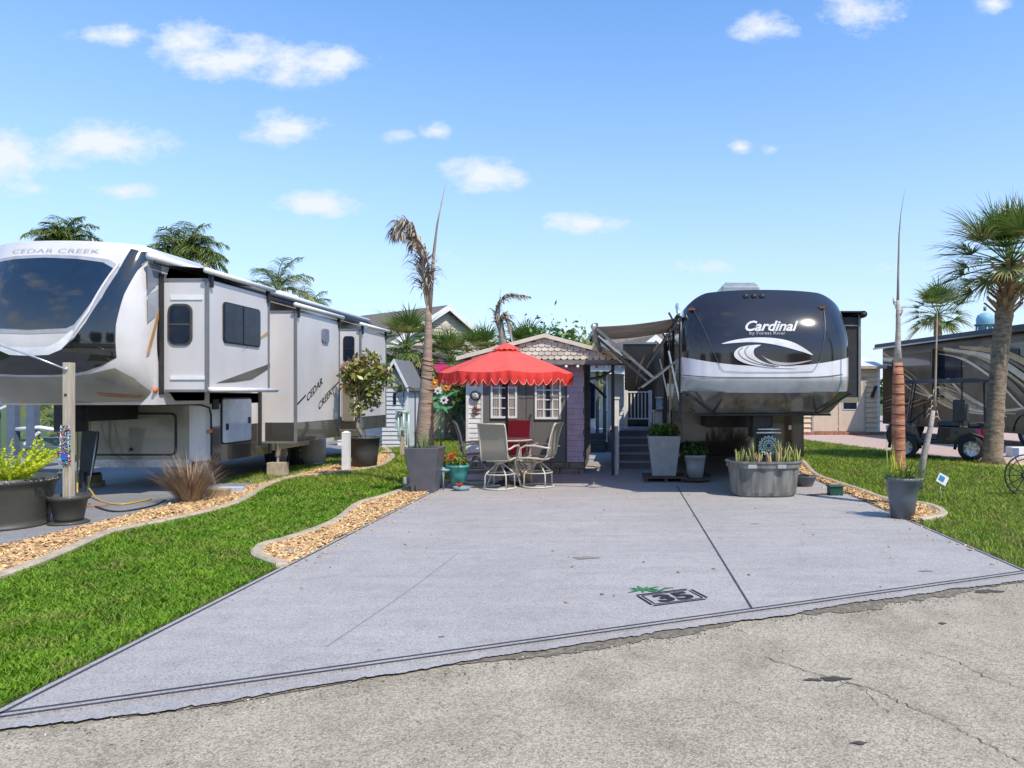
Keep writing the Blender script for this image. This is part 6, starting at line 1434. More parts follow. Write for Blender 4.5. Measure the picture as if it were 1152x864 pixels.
gl.node_tree.nodes['Principled BSDF'].inputs['Transmission Weight'].default_value = 1.0; gl.node_tree.nodes['Principled BSDF'].inputs['IOR'].default_value = 1.02; b.build('windshield', gl, gc, fix=False)
b = MB(); b.tube([(-.35, -.25+.17*math.cos(a), 1.27+.17*math.sin(a)) for a in [i*.393 for i in range(16)]], .014, 6, closed=True); b.tube([(-.7, -.25, .95), (-.35, -.25, 1.27)], .02, 6); b.build('steering_wheel', m_mblk, gc)
for x_ in (-.82, .78):
    for s in (-1, 1):
        wheel(gc, (x_, s*.54, .32), .32, .22, axis='y', spokes=7)
        b = MB(); b.tube([(x_+.39*math.cos(R(a)), s*.58, .32+.39*math.sin(R(a))) for a in (-5, 20, 50, 90, 130, 160, 185)], .045, 6); b.build('fender_flare', m_mblk, gc)
for s in (-1, 1):
    b = MB(); b.box(1.05, 1.09, s*.42-.07, s*.42+.07, .60, .80); b.build('tail_light', m_red, gc, bevel=.01)
    b = MB(); b.box(-1.31, -1.24, s*.35-.09, s*.35+.09, .76, .88); b.build('headlight', m_white, gc)
b = MB(); b.box(1.29, 1.30, -.13, .13, .38, .50); b.build('plate', m_wpaint, gc)
b = MB(); b.prism([(.86, .80), (.98, .84), (1.06, .5), (.98, .46), (.94, .7)], 'xz', -.585, -.561); b.build('purple_decal', mat('magenta_decal', (.32, .03, .16), .4), gc)
gc.location = (gcx, gcy, .01); gc.rotation_euler.z = R(-26)

# ---------------------------------------------------------------- motorhome on the right (long side facing left)
mhA, mhB = Vector((11.65, 31.7, 0)), Vector((13.0, 23.3, 0)); md = (mhB-mhA).normalized(); ang = math.atan2(md.y, md.x)
mh = thing('motorhome', (0, 0, 0), 'long brown and beige motorhome with flowing stripes behind the golf cart', 'motorhome')
LM = 14.5  # local: x runs along its side toward the camera, side face at y=0 facing -y ... body extends to +y
m_mh1 = mat('mh_taupe', (.03, .023, .014), .35, var=.15, vscale=1.2, coat=.25, col2=(.10, .072, .042)); m_mh2 = mat('mh_dark', (.03, .027, .023), .15, var=.2, coat=.8); m_mh3 = mat('mh_cream', (.58, .50, .36), .22, coat=.6); m_mh4 = mat('mh_gold', (.36, .25, .12), .22, coat=.6)
b = MB(); b.prism([(0, .45), (2.5, .45), (2.5, 3.75), (2.35, 3.95), (.15, 3.95), (0, 3.75)], 'yz', 0, LM); b.build('body', m_mh1, mh)
b = MB(); b.box(-.1, LM, -.35, .1, 3.80, 3.98); b.build('roof_awning', mat('navy_awning', (.03, .035, .05), .5), mh, bevel=.03)
b = MB(); b.tube([(-.1, -.38, 3.78), (LM, -.38, 3.78)], .045, 8); b.build('awning_roller', m_mh2, mh)
b = MB(); b.box(0.05, LM-.1, -.012, 0, 2.75, 3.45); b.build('upper_dark_band', m_mh2, mh)
for i, (x0_, x1_) in enumerate(((.8, 2.0), (4.2, 5.6), (7.0, 8.6), (10.0, 11.5))):
    b = MB(); b.prism(rrect(x0_, x1_, 2.35, 3.25, .08), 'xz', -.03, -.013); b.build('window', m_glass2, mh)
def swirl(pts, w0, w1, m, y):
    ln = smoothline(pts, 8); n = len(ln); b = MB()
    for pp in stroke([(p.x, p.y) for p in ln], [w0+(w1-w0)*math.sin(math.pi*min(1, .1+i/(n-1))) for i in range(n)]): b.add([(a, y, c) for a, c in pp], [(0,1,2,3)])
    b.build('stripe', m, mh, fix=False)
for k in range(7):
    o = k*.42; swirl([(.1, 3.6-o*.2), (1.6+o, 2.9-o*.12), (3.2+o, 1.9-o*.05), (5.2+o, 1.2), (8+o, 1.0+.1*k)], .05, .26 if k % 2 else .12, (m_mh3, m_mh4, m_mh2)[k % 3], -.016-.002*k)
for k in range(6):
    o = k*.5; swirl([(3.0+o, 3.5), (5.5+o, 3.1), (7.5+o, 2.2), (9.5+o, 1.0), (13+o*.2, .7)], .04, .22 if k % 2 else .10, (m_mh3, m_mh2, m_mh4)[k % 3], -.032-.002*k)
for k in range(5):
    o = k*.14; swirl([(.2, 1.0+o), (2.2, 1.2+o*1.4), (4.5, 1.6+o), (6.5, 1.2+o*.5)], .02, .05, m_mh3 if k % 2 else m_mh4, -.045-.001*k)
b = MB(); b.box(1.9, 4.2, -.30, -.0, 1.55, 3.5); so4 = b.build('slide_out', m_mh1, mh)
b = MB(); b.box(2.0, 4.1, -.31, -.301, 2.9, 3.4); b.build('dark_band', m_mh2, so4)
for k in range(4):
    ln = smoothline([(2.0, 2.9-k*.2), (2.9, 2.5-k*.2), (4.15, 1.7-k*.02)], 6); b = MB()
    for pp in stroke([(p.x, p.y) for p in ln], .05): b.add([(a, -.304-.001*k, c) for a, c in pp], [(0,1,2,3)])
    b.build('stripe', m_mh3 if k % 2 else m_mh4, so4, fix=False)
for i in range(5):
    b = MB(); x0_ = .3+i*1.35
    b.prism(rrect(x0_, x0_+1.2, .55, 1.15, .04), 'xz', -.012, -.001); b.build('bay_door', m_mh1, mh)
for xw in (8.9, 10.15, 2.2):
    w_ = wheel(mh, (xw, .2, .52), .52, .30, axis='y', spokes=10)
    b = MB(); b.tube([(xw+.60*math.cos(R(a)), -.01, .52+.60*math.sin(R(a))) for a in range(0, 181, 20)], .035, 6); b.build('wheel_arch', m_mh2, mh)
mh.location = mhA; mh.rotation_euler.z = ang; 

# ---------------------------------------------------------------- beige outbuilding right of the trailer
YQ = 31.0; sh2 = thing('outbuilding', (SX(955, YQ), YQ+2, 0), 'beige lap-sided outbuilding with double doors and white roof behind the right lawn', 'outbuilding')
m_bsid = mat('beige_lap_siding', (.62, .50, .35), .85, var=.06, vscale=4)
x0_, x1_ = SX(900, YQ), SX(989, YQ); zt2 = SZ(414, YQ)
laps(x0_, x1_, .1, zt2, YQ, .22, .07).build('front_wall', m_bsid, sh2, fix=False)
b = MB(); b.box(x0_, x1_, YQ+.02, YQ+4, .02, zt2-.02); b.build('wall', m_bsid, sh2)
for a_, c_ in ((SX(915, YQ), SX(942, YQ)), (SX(943, YQ), SX(971, YQ))):
    b = MB(); b.box(a_, c_, YQ-.08, YQ-.04, .15, SZ(428, YQ)); d_ = b.build('door', mat('tan_door', (.60, .49, .38), .8, var=.05), sh2)
    if c_ > SX(960, YQ):
        window_xz(d_, YQ-.081, SX(948, YQ), SX(963, YQ), SZ(460, YQ), SZ(434, YQ), r=.02, fr=.04, frm=m_wpaint)
b = MB(); b.box(SX(913, YQ), SX(915, YQ), YQ-.09, YQ-.03, .1, SZ(427, YQ)); b.box(SX(971, YQ), SX(973, YQ), YQ-.09, YQ-.03, .1, SZ(427, YQ)); b.box(SX(913, YQ), SX(973, YQ), YQ-.09, YQ-.03, SZ(427, YQ), SZ(424.5, YQ)); b.build('door_frame', mat('tan_trim', (.40, .34, .28), .8), sh2)
b = MB(); b.box(x1_-.08, x1_+.02, YQ-.06, YQ, .02, zt2); b.build('corner_board', m_wpaint, sh2)
b = MB(); b.prism([(YQ-.3, zt2-.02), (YQ-.3, zt2+.06), (YQ+2.6, zt2+.62), (YQ+4.5, zt2+.3), (YQ+4.5, zt2-.02)], 'yz', x0_-.2, x1_+.2); b.build('roof', mat('white_metal_roof', (.66, .66, .66), .5), sh2)
b = MB(); b.box(x0_-.2, x1_+.21, YQ-.34, YQ-.301, zt2-.04, zt2+.08); b.build('fascia', mat('tan_trim', (.40, .34, .28), .8), sh2)
b = MB()
for i in range(26): b.box(x0_+i*.2, x0_+i*.2+.19, YQ-.35-.02*(i % 2), YQ-.07, .0, .12)
b.build('brick_edging', mat('red_brick', (.33, .15, .10), .9, var=.25, vscale=4), sh2)
b = MB(); c_ = (SX(982, YQ), YQ-.12, SZ(440, YQ)); b.prism([(c_[0]-.15, c_[2]-.25), (c_[0]+.05, c_[2]+.25), (c_[0]+.15, c_[2]+.2), (c_[0]-.02, c_[2]-.3)], 'xz', YQ-.14, YQ-.09)
tag(b.build('wall_ornament', m_mblk, loc=c_), 'dark metal lizard shaped ornament on the beige outbuilding wall', 'wall ornament')

# ---------------------------------------------------------------- water tower far away
YT = 260; wt = thing('water_tower', (at(1108, 0, YT).x, YT, 0), 'pale blue water tower far beyond the motorhome', 'water tower')
m_wt = mat('tower_blue', (.20, .40, .55), .6, var=.05); x, z = at(1108, 0, YT).x, SZ(362, YT)
b = MB(); b.lathe([(.3, z-3.4), (2.0, z-2.8), (2.9, z-1), (3.0, z+1), (2.5, z+2.4), (1.2, z+3.2), (.1, z+3.4)], 24, (x, YT, 0)); b.build('tank', m_wt, wt)
b = MB(); b.lathe([(3.6, z-1.3), (3.6, z-.9), (2.8, z-.9), (2.8, z-1.3)], 24, (x, YT, 0)); b.tube([(x, YT, z+4), (x, YT, z+5.5)], .5, 6); b.build('walkway', mat('tower_grey', (.12, .15, .2), .7), wt)
for a in range(6): b = MB(); aa = a*math.pi/3+.3; b.tube([(x+2.9*math.cos(aa), YT+2.9*math.sin(aa), z-1.2), (x+3.6*math.cos(aa), YT+3.6*math.sin(aa), 0)], .3, 6); b.build('leg', m_wt, wt)
b = MB(); b.tube([(x, YT, 0), (x, YT, z-4)], .6, 10); b.build('riser_pipe', m_wt, wt)

# ================================================================ background: houses, palms, shrubs
m_hs = mat('house_beige', (.46, .41, .32), .85, var=.06, vscale=3); m_hroof = mat('brown_roof', (.15, .125, .105), .95, var=.25, vscale=5, bump=.4)
def house(px, Y, rz, half, length, ze, zr, label, wall=m_hs, roof=m_hroof, vent=True, win=True):
    """gable end at local y=0 facing -y, ridge runs to +y"""
    t = thing('house', (0, 0, 0), label, 'house')
    laps(-half, half, 0, ze, 0, .18, .03).build('gable_wall', wall, t, fix=False)
    b = MB(); b.prism([(-half, 0), (half, 0), (half, ze), (0, zr-.05), (-half, ze)], 'xz', .02, length); b.build('wall', wall, t)
    b = MB(); z = ze; 
    while z < zr-.25:
        q = (zr-.1-z)/(zr-.1-ze)*half; laps(-q, q, z, min(z+.18, zr-.2), 0, .18, .03, b); z += .18
    b.build('gable', wall, t, fix=False)
    sl_ = (zr-ze)/half; b = MB(); e = .35
    for s in (-1, 1): b.prism([(s*(half+e), ze-sl_*e), (0, zr), (0, zr+.14), (s*(half+e), ze-sl_*e+.14)], 'xz', -.30, length+.3)
    b.build('roof', roof, t)
    b = MB()
    for s in (-1, 1): b.prism([(s*(half+e), ze-sl_*e-.14), (0, zr-.14), (0, zr+.16), (s*(half+e), ze-sl_*e+.16)], 'xz', -.36, -.301)
    b.build('rake_board', m_wpaint, t)
    if vent: b = MB(); b.lathe([(.001, -.06), (.22, -.06), (.26, -.03), (.26, -.0)], 16, (0, 0, zr-.9), axis='y'); b.build('gable_vent', wall, t)
    if win:
        for x in (-half*.45, half*.45): window_xz(t, -.04, x-.45, x+.45, .9, 2.1, r=.02, fr=.06, frm=m_wpaint)
    t.location = (at(px, 0, Y).x, Y, 0); t.rotation_euler.z = rz; return t
house(501, 35, R(52), 3.4, 14, 3.9, 6.0, 'beige lap-sided gabled house behind the palms left of the shed')
# long plain beige wall of the same kind nearer, seen behind the palms
house(672, 44, R(-60), 3.2, 12, 3.5, 5.6, 'brown roofed house with white gable boards behind the awning')
house(735, 36, R(20), 2.2, 8, 3.0, 4.6, 'small pale gabled house just behind the awning roller', wall=m_wpaint, win=False)
# neighbour with a window and a grey panel painted in as shade, behind the shed left side
nb = thing('neighbour_trailer', (SX(515, 27), 27, 0), 'grey shaded annex wall with a white framed window behind the flower stakes', 'annex')
b = MB(); b.box(SX(484, 27), SX(556, 27), 27, 31, .05, 2.75); b.build('wall', m_hs, nb)
b = MB(); b.box(SX(503, 27), SX(536, 27), 26.94, 26.999, .05, 2.3); b.build('shade_panel', mat('shade_grey', (.11, .12, .13), .6), nb)
window_xz(nb, 26.93, SX(517, 27), SX(524, 27), SZ(448, 27), SZ(428, 27), r=.02, fr=.05, frm=m_wpaint)
b = MB(); b.box(SX(480, 27), SX(560, 27), 26.7, 31.2, 2.76, 2.9); b.build('roof', m_roofsh, nb)
lb = thing('long_house', (SX(440, 30), 30, 0), 'pale lap-sided wall of a long low house right of the left trailer', 'house')
laps(SX(395, 30), SX(484, 30), 0, 3.1, 30, .18, .03).build('wall', m_hs, lb, fix=False)
b = MB(); b.box(SX(395, 30), SX(484, 30), 30.05, 34, 0, 3.1); b.build('inner_wall', m_hs, lb)
b = MB(); b.prism([(29.6, 3.1), (29.6, 3.2), (32.5, 4.0), (34.5, 3.3), (34.5, 3.1)], 'yz', SX(390, 30), SX(487, 30)); b.build('roof', m_hroof, lb)
# sabal palms in the middle distance
p0 = sabal((at(458, 0, 26).x, 26, 0), 3.35, .26, .22, 1.75, 40, 22, 'sabal palm nearest the left trailer against the beige house', 12, 'sabal palms before the beige house', lw=.075, boots=False, dry=.2)
for i, (px, Y, lab, k, rz) in enumerate(((507, 27, 'sabal palm right of the tall dying palm trunk', .86, 1.1), (541, 31, 'sabal palm partly behind the tip of the red umbrella', .98, 2.3), (590, 33, 'dark sabal palm behind the hooked dead frond and the shed roof', 1.05, 3.9))):
    dup(p0, (at(px, 0, Y).x, Y, 0), rz, lab, k)
p1 = sabal((at(1055, 0, 44).x, 44, 0), 6.6, .28, .24, 2.5, 38, 22, 'sabal palm rising behind the motorhome roof', 15, lw=.10, boots=False, low=-40)
# queen palms behind the left trailer
queen((at(72, 0, 24).x, 24, 0), 6.75, 'queen palm behind the window end of the left trailer', 31, 1.25, 16, nl=40, ll=.42)
queen((at(208, 0, 28).x, 28, 0), 7.05, 'large queen palm with drooping fronds behind the left trailer roof', 32, 1.75, 20, nl=46, ll=.6)
queen((at(312, 0, 34).x, 34, 0), 6.6, 'wispy queen palm behind the roof vent of the left trailer', 33, 2.3, 10, nl=40, ll=.6)
queen((at(345, 0, 40).x, 40, 0), 6.0, 'yellowing queen palm beyond the far end of the left trailer', 34, 2.4, 14, nl=40, ll=.6)
queen((at(632, 0, 40).x, 40, 0), 4.0, 'small queen palm above the bushes behind the shed roof', 35, 1.8, 10, nl=34, ll=.5)
# shrubs behind the shed
def bush(px0, px1, py, Y, lab, m, seed, n=1800, size=.11):
    x0_, x1_ = SX(px0, Y), SX(px1, Y); z = SZ(py, Y)*1.12; g = random.Random(seed); cs = []
    for k in range(9):
        q = k/8; cs.append((x0_+(x1_-x0_)*q, Y+g.uniform(-.6, .6), z*.55+g.uniform(-.2, .3), (x1_-x0_)/6, .9, z*.42*(1-.5*abs(q-.5))))
    tr = [([((x0_+x1_)/2+dx, Y, 0), ((x0_+x1_)/2+dx*3, Y, z*.5)], [.08, .04]) for dx in (-.2, .2)]
    return shrub('shrub', ((x0_+x1_)/2, Y, 0), lab, 'shrub', cs, n, size, m, seed, None, tr)
bush(600, 645, 369, 30, 'bright green bushy tree behind the left slope of the shed gable', m_leafA, 51, 3200)
bush(634, 672, 376, 29, 'olive green shrub behind the shed ridge below the house roof', m_olive, 52, 2400)
bush(560, 612, 380, 34, 'dark green thicket beneath the hooked dead palm', m_leafD, 53, 2600)
bush(430, 480, 420, 26.5, 'low dark shrub at the foot of the leftmost sabal palm', m_leafD, 54, 1200)
bush(518, 552, 420, 26.2, 'dark shrub before the grey annex by the shed', m_leafD, 55, 1200)
# far treeline, only a sliver above the horizon
g = random.Random(8); cs = []
for k in range(70): x = -160+k*5+g.uniform(-2, 2); cs.append((x, 150+g.uniform(-10, 10), 2.2, 4, 4, g.uniform(2.2, 4.2)))
v, f = leaf_cloud(cs, 16000, .6, 60); tag(npmesh('treeline', v, f, m_leafD), kind='stuff')
# trees on the other side of the road (they show only in the glossy noses)
for i, (x, y, h, r_) in enumerate(((-20, -16, 6, 3.2), (-9, -20, 7, 3.8), (3, -24, 7.5, 4), (15, -20, 6.5, 3.5))):
    cs = [(x+r_*.6*math.cos(k*1.3), y+r_*.6*math.sin(k*1.3), h*(.62+.06*(k % 3)), r_*.55, r_*.55, h*.28) for k in range(7)]
    shrub('roadside_tree', (x, y, 0), ['round tree across the road, farthest west', 'broad tree across the road facing the left trailer', 'tall tree across the road facing the shed', 'round tree across the road facing the motorhome'][i], 'tree', cs, 5000, .22, m_leafD, 70+i, 'trees across the road', [([(x, y, 0), (x, y, h*.6)], [.25, .15])])
sheet('far_lawn', [(-60, -14), (60, -14), (60, -60), (-60, -60)], -.006, m_lawnbase)

# ================================================================ left foreground
yL = 9.15; xL = at(5, 0, yL).x
t = thing('round_tub_planter', (xL, yL, .02), 'big dark olive round tub with lime fern and purple plant left of the wooden post', 'planter')
m_tub = mat('olive_black_tub', (.055, .052, .042), .55, var=.15, vscale=4, coat=.15)
b = MB(); b.lathe([(.001, .02), (.46, .02), (.47, .05), (.455, .055), (.47, .12), (.52, .50), (.55, .58), (.565, .585), (.565, .655), (.535, .655), (.50, .56), (.001, .56)], 44, (xL, yL, 0)); b.build('tub', m_tub, t)
b = MB(); g = random.Random(9)
for i in range(60):
    a = i*2*math.pi/60; p = lambda aa, z: (xL+.569*math.cos(aa), yL+.569*math.sin(aa), z)
    if g.random() < .8: b.tube([p(a, .615+g.uniform(-.012, .012)), p(a+.03, .625+g.uniform(-.012, .012)), p(a+.06, .612+g.uniform(-.012, .012))], .005, 4)
b.build('rim_pattern', mat('pale_rim_paint', (.35, .36, .34), .7), t)
mb = MB(); g = random.Random(12)
for k in range(34):                                   # foxtail fern plumes
    a = g.uniform(0, 6.28); ln = g.uniform(.2, 1.1); l = g.uniform(.42, .66); p = Vector((xL+.22+.14*math.cos(a), yL-.15+.12*math.sin(a), .60)); d = Vector((math.cos(a)*ln+.25, math.sin(a)*ln*.7, 1)).normalized(); P = []
    for i in range(6): P.append(p.copy()); p = p+d*l/5; d = (d+Vector((math.cos(a)*.08, 0, -.06))).normalized()
    for i in range(60):
        q = i/60*4.99; j = int(q); pt = P[j].lerp(P[j+1], q-j); nd_ = Vector((g.gauss(0, 1), g.gauss(0, 1), g.gauss(0, .6)+.5)).normalized(); w_ = .075*(1-.6*i/60)
        mb.strip([pt, pt+nd_*w_*.6+Vector((0, 0, .01)), pt+nd_*w_], Vector((g.gauss(0, 1), g.gauss(0, 1), .2)).normalized(), .026)
mb.build('lime_fern', m_lime, t, fix=False)
v, f = leaf_cloud([(xL-.12, yL-.2, .85, .2, .2, .26), (xL-.3, yL-.2, .8, .24, .2, .26)], 1500, .04, 13, aspect=.3); npmesh('purple_plant', v, f, mat('purple_leaf', (.10, .03, .045), .5, vscale=5, col2=(.20, .09, .09), island=.4, trans=.2), t)
v, f = leaf_cloud([(xL-.05, yL-.3, .66, .2, .12, .07)], 300, .035, 14); npmesh('low_leaves', v, f, m_leafA, t)
b = MB(); b.cbox((xL+.07, yL-.47, .76), (.09, .008, .10), rot=(0, R(28), 0)); b.build('plant_tag', mat('grey_tag', (.35, .35, .38), .6), t)
# wooden post in a pot with bead strings
yP = 9.35; xP = at(77.5, 0, yP).x
t = thing('post_in_pot', (xP, yP, .02), 'weathered wooden post set in a dark round pot at the pad edge', 'post')
b = MB(); b.lathe([(.001, .02), (.22, .02), (.23, .04), (.20, .055), (.001, .055)], 30, (xP, yP, 0)); b.build('saucer', m_tub, t)
b = MB(); b.lathe([(.001, .055), (.155, .055), (.165, .10), (.205, .33), (.235, .335), (.24, .395), (.215, .395), (.20, .36), (.001, .36)], 32, (xP, yP, 0)); b.build('pot', m_tub, t)
m_post = mat('weathered_wood', (.36, .29, .21), .85, vscale=6, col2=(.52, .45, .36), stretch=(6, 6, .5), bump=.3, bscale=12)
b = MB(); b.box(xP-.046, xP+.046, yP-.052, yP+.052, .36, at(0, 408, yP).z); b.build('post', m_post, t, bevel=.006)
b = MB(); b.lathe([(.001, -.012), (.018, -.008), (.018, .0)], 12, (xP, yP-.052, at(0, 444, yP).z), axis='y'); b.build('knot', mat('knot', (.10, .06, .04), .9), t)
bd_ = thing('bead_strings', (xP, yP-.07, .9), 'colourful bead strings and beads wound on the wooden post', 'bead strings')
g = random.Random(21); cols = [(.05, .35, .30), (.45, .05, .06), (.04, .20, .55), (.5, .5, .5), (.05, .25, .40), (.35, .30, .05), (.02, .02, .02), (.45, .15, .30)]
zt0, zt1 = at(0, 522, yP).z, at(0, 478, yP).z
for i, c_ in enumerate(cols):
    b = MB()
    for k in range(34):
        x, z = xP+g.uniform(-.07, .07), g.uniform(zt0, zt1); r_ = g.uniform(.007, .014); y = yP-.055-r_
        b.lathe([(.0005, -r_), (r_*.8, -r_*.6), (r_, 0), (r_*.8, r_*.6), (.0005, r_)], 7, (x, y, z))
    b.build('beads', mat('bead_%s' % 'abcdefgh'[i], c_, .3, coat=.3), bd_)
b = MB(); b.box(xP-.035, xP+.025, yP-.085, yP-.07, at(0, 517, yP).z, at(0, 510, yP).z); b.build('blue_block', mat('blue_enamel', (.02, .13, .62), .4), bd_)
b = MB(); b.tube([(xP-.05, yP-.07, zt1), (xP-.065, yP-.075, zt0-.12)], .004, 4); b.tube([(xP+.045, yP-.07, zt1), (xP+.05, yP-.075, zt0-.05)], .004, 4); b.build('hanging_strings', m_white, bd_)
# metal rod reaching from the post to the trailer
b = MB(); pA = at(73, 415, yP-.06); b.tube([pA, at(40, 402, yP-.1), at(0, 388, yP-.2), at(-60, 367, yP-.3), at(-120, 350, yP-.3)], .012, 8); b.tube([pA+Vector((0, 0, -.02)), pA+Vector((.02, .02, .02))], .026, 8)
tag(b.build('metal_rod', m_alu, loc=pA), 'thin pale metal rod fixed to the top of the wooden post', 'rod')
# ornamental grass tuft
gx, gy = gp(207, 568); gy += .15
t = thing('ornamental_grass', (gx, gy, .02), 'round clump of dry brown ornamental grass in the mulch by the pad', 'grass clump')
b = blades(520, (gx, gy, .02), .34, .78, .010, 31, .85, .42); b = blades(420, (gx, gy, .02), .28, .84, .010, 32, .5, .22, 0, b)
b.build('blades', mat('dry_purple_grass', (.20, .13, .085), .8, vscale=6, col2=(.38, .28, .17), island=.5), t, fix=False)
b = MB(); g2 = random.Random(4)
for k in range(60): a = g2.uniform(0, 6.28); r_ = g2.uniform(0, .13); b.tube([(gx+r_*math.cos(a), gy+r_*math.sin(a), .0), (gx+r_*1.3*math.cos(a), gy+r_*1.3*math.sin(a), .22)], .008, 4)
b.build('base_stalks', mat('stalk_grey', (.15, .13, .09), .9), t)
x, y = gp(243, 562)
b = MB(); b.box(x-.22, x+.12, y+.05, y+.25, .02, .16); tag(b.build('wooden_block', mat('timber_block', (.34, .25, .15), .9, var=.3, vscale=6), loc=(x, y+.1, .02), bevel=.01), 'short pinkish timber block behind the brown grass clump', 'block')
x, y = gp(258, 556)
b = MB(); b.box(x-.2, x+.2, y, y+.14, .02, .12); tag(b.build('plastic_block', mat('blue_white_block', (.42, .47, .55), .6), loc=(x, y, .02), bevel=.01), 'pale blue plastic levelling block right of the brown grass clump', 'block')
# yellow hose on the pad and down the front panel
yh = 12.3; t = thing('garden_hose', (at(110, 0, yh).x, 11, .03), 'yellow and black hoses hanging by the front panel and trailing over the pad', 'hose')
m_hosey = mat('ochre_hose', (.45, .30, .06), .5)
b = MB(); b.tube(smoothline([at(87, 555, 11.6), at(87, 520, 12.2), at(87, 485, 12.4), at(91, 469, 12.4), at(97, 467, 12.4), at(101, 475, 12.4), at(100, 510, 12.3), at(100, 545, 12.0), (at(103, 0, 11.7).x, 11.7, .12), (*gp(112, 565), .035), (*gp(135, 570), .035), (*gp(170, 564), .035)], 8), .014, 7); b.build('yellow_hose', m_hosey, t)
b = MB(); b.tube(smoothline([at(94, 560, 11.5), at(95, 520, 12.3), at(96, 480, 12.4), at(100, 470, 12.4)], 8), .022, 7); b.tube(smoothline([(*gp(100, 570), .04), (*gp(130, 578), .035), (*gp(170, 572), .035), (*gp(186, 565), .035)], 8), .012, 6); b.build('black_hose', m_mblk, t)
# folded black chair leaning under the nose
yf = 12.1; t = thing('folding_chair', (at(105, 0, yf).x, yf, .02), 'black folded camping chair leaning against the trailer front panel', 'folding chair')
A_ = lambda px, py: at(px, py, yf)
b = MB(); b.add([A_(92, 484), A_(110, 486), A_(108, 505), A_(100, 545), A_(88, 550)]+[v+Vector((0, .04, 0)) for v in (A_(92, 484), A_(110, 486), A_(108, 505), A_(100, 545), A_(88, 550))], [(0,1,2,3,4), (9,8,7,6,5), (0,5,6,1), (1,6,7,2), (2,7,8,3), (3,8,9,4), (4,9,5,0)]); b.build('fabric', m_mblk, t)
b = MB(); b.tube([A_(110, 485), A_(104, 525), A_(99, 552), Vector((A_(106, 570).x, yf-.2, .03))], .012, 6); b.build('frame', m_steel, t)
x, y = gp(107, 572)
b = MB(); b.box(x-.13, x+.13, y-.05, y+.12, .02, .05); tag(b.build('brick', mat('rust_plate', (.30, .18, .12), .8), loc=(x, y, .02)), 'small rusty plate on the pad below the black hose', 'plate')
# white/grey railings and deck behind, left of the front panel
yd = 15.5; t = thing('neighbour_deck', (at(40, 0, yd).x, yd, .02), 'slate blue deck stairs with white handrails seen under the trailer nose', 'deck')
D = lambda px, py, Y=yd: at(px, py, Y)
b = MB(); b.tube([D(18, 483), D(45, 481), D(70, 485)], .045, 8); b.build('handrail', m_white, t)
b = MB(); b.bar(D(-20, 468), D(12, 455), .05); b.bar(D(28, 500), D(45, 486), .06); b.build('brace', m_wpaint, t)
for px in (-8, 14, 36):
    b = MB(); q0 = D(px, 430); b.box(q0.x-.09, q0.x+.09, yd-.05, yd+.1, .02, H-(455-VY)*yd/F+.25); b.build('deck_post', mat('slate_blue_paint', (.10, .13, .19), .7), t)
for i in range(5):
    b = MB(); zz = D(0, 493+i*9).z; b.box(D(28, 0).x, D(72, 0).x, yd+.1-i*.2, yd+.45-i*.2, zz-.05, zz); b.build('tread', MATS['slate_blue_paint'], t)
v, f = leaf_cloud([(D(22, 0).x, 20, 1.2, .8, .8, 1.2), (D(70, 0, 20).x, 20, 1.4, 1.2, .8, .9)], 900, .10, 90); t2 = thing('hedge', (D(22, 0).x, 20, 0), 'yellow green hedge beyond the slate deck under the trailer nose', 'hedge'); npmesh('foliage', v, f, m_olive, t2)
# white post by the kerb, potted tree, little lap-sided playhouse shed, utility pedestal
x, y = gp(388, 531)
t = thing('white_post', (x, y, 0), 'short white square post at the kerb before the potted tree', 'post')
b = MB(); b.box(x-.075, x+.075, y, y+.15, 0, at(0, 487, y).z); b.build('post', m_wpaint, t, bevel=.006)
b = MB(); b.loft([[(x-.08, y-.005, at(0, 487, y).z), (x+.08, y-.005, at(0, 487, y).z), (x+.08, y+.155, at(0, 487, y).z), (x-.08, y+.155, at(0, 487, y).z)], [(x-.02, y+.06, at(0, 486, y).z+.02), (x+.02, y+.06, at(0, 486, y).z+.02), (x+.02, y+.1, at(0, 486, y).z+.02), (x-.02, y+.1, at(0, 486, y).z+.02)]], smooth=False); b.build('cap', m_wpaint, t)
x, y = gp(406, 528); y += .25
t = thing('potted_tree', (x, y, 0), 'small tree with green and bronze leaves in a tall dark pot by the white trailer', 'potted tree')
pot_round(t, (x, y), .26, .34, .74, mat('dark_pot', (.06, .06, .062), .6, var=.15, vscale=4), .0, .01)
T = lambda px, py: at(px, py, y)
b = MB(); b.tube([(x-.02, y, .66), T(402, 480), T(403, 470), T(405, 450)], [.05, .045, .04, .03], 8)
for e_ in ((395, 425), (415, 420), (428, 425), (405, 410), (440, 430), (400, 440)): b.tube([T(404, 462), T((404+e_[0])/2, (455+e_[1])/2), T(*e_)], [.028, .018, .008], 6)
b.build('trunk', m_bark2, t)
cs = []
for px, py, r_ in ((400, 415, .34), (412, 408, .3), (398, 435, .32), (420, 425, .32), (410, 445, .28), (405, 460, .22), (392, 425, .25), (432, 418, .22), (425, 442, .2), (448, 432, .17), (440, 425, .15), (415, 455, .16)):
    p_ = T(px, py); cs.append((p_.x, y+random.uniform(-.2, .2), p_.z, r_, r_, r_))
v, f = leaf_cloud(cs, 1000, .085, 41, aspect=.42); npmesh('crown', v, f, mat('leaf_bronze_green', (.10, .16, .03), .35, vscale=4, col2=(.32, .30, .07), island=.5, trans=.2, spec=.6), t)
v, f = leaf_cloud(cs[:3]+cs[7:8], 170, .08, 42, aspect=.42); npmesh('bronze_leaves', v, f, mat('leaf_bronze', (.26, .10, .05), .4, vscale=4, col2=(.36, .20, .08), island=.4, trans=.2), t)
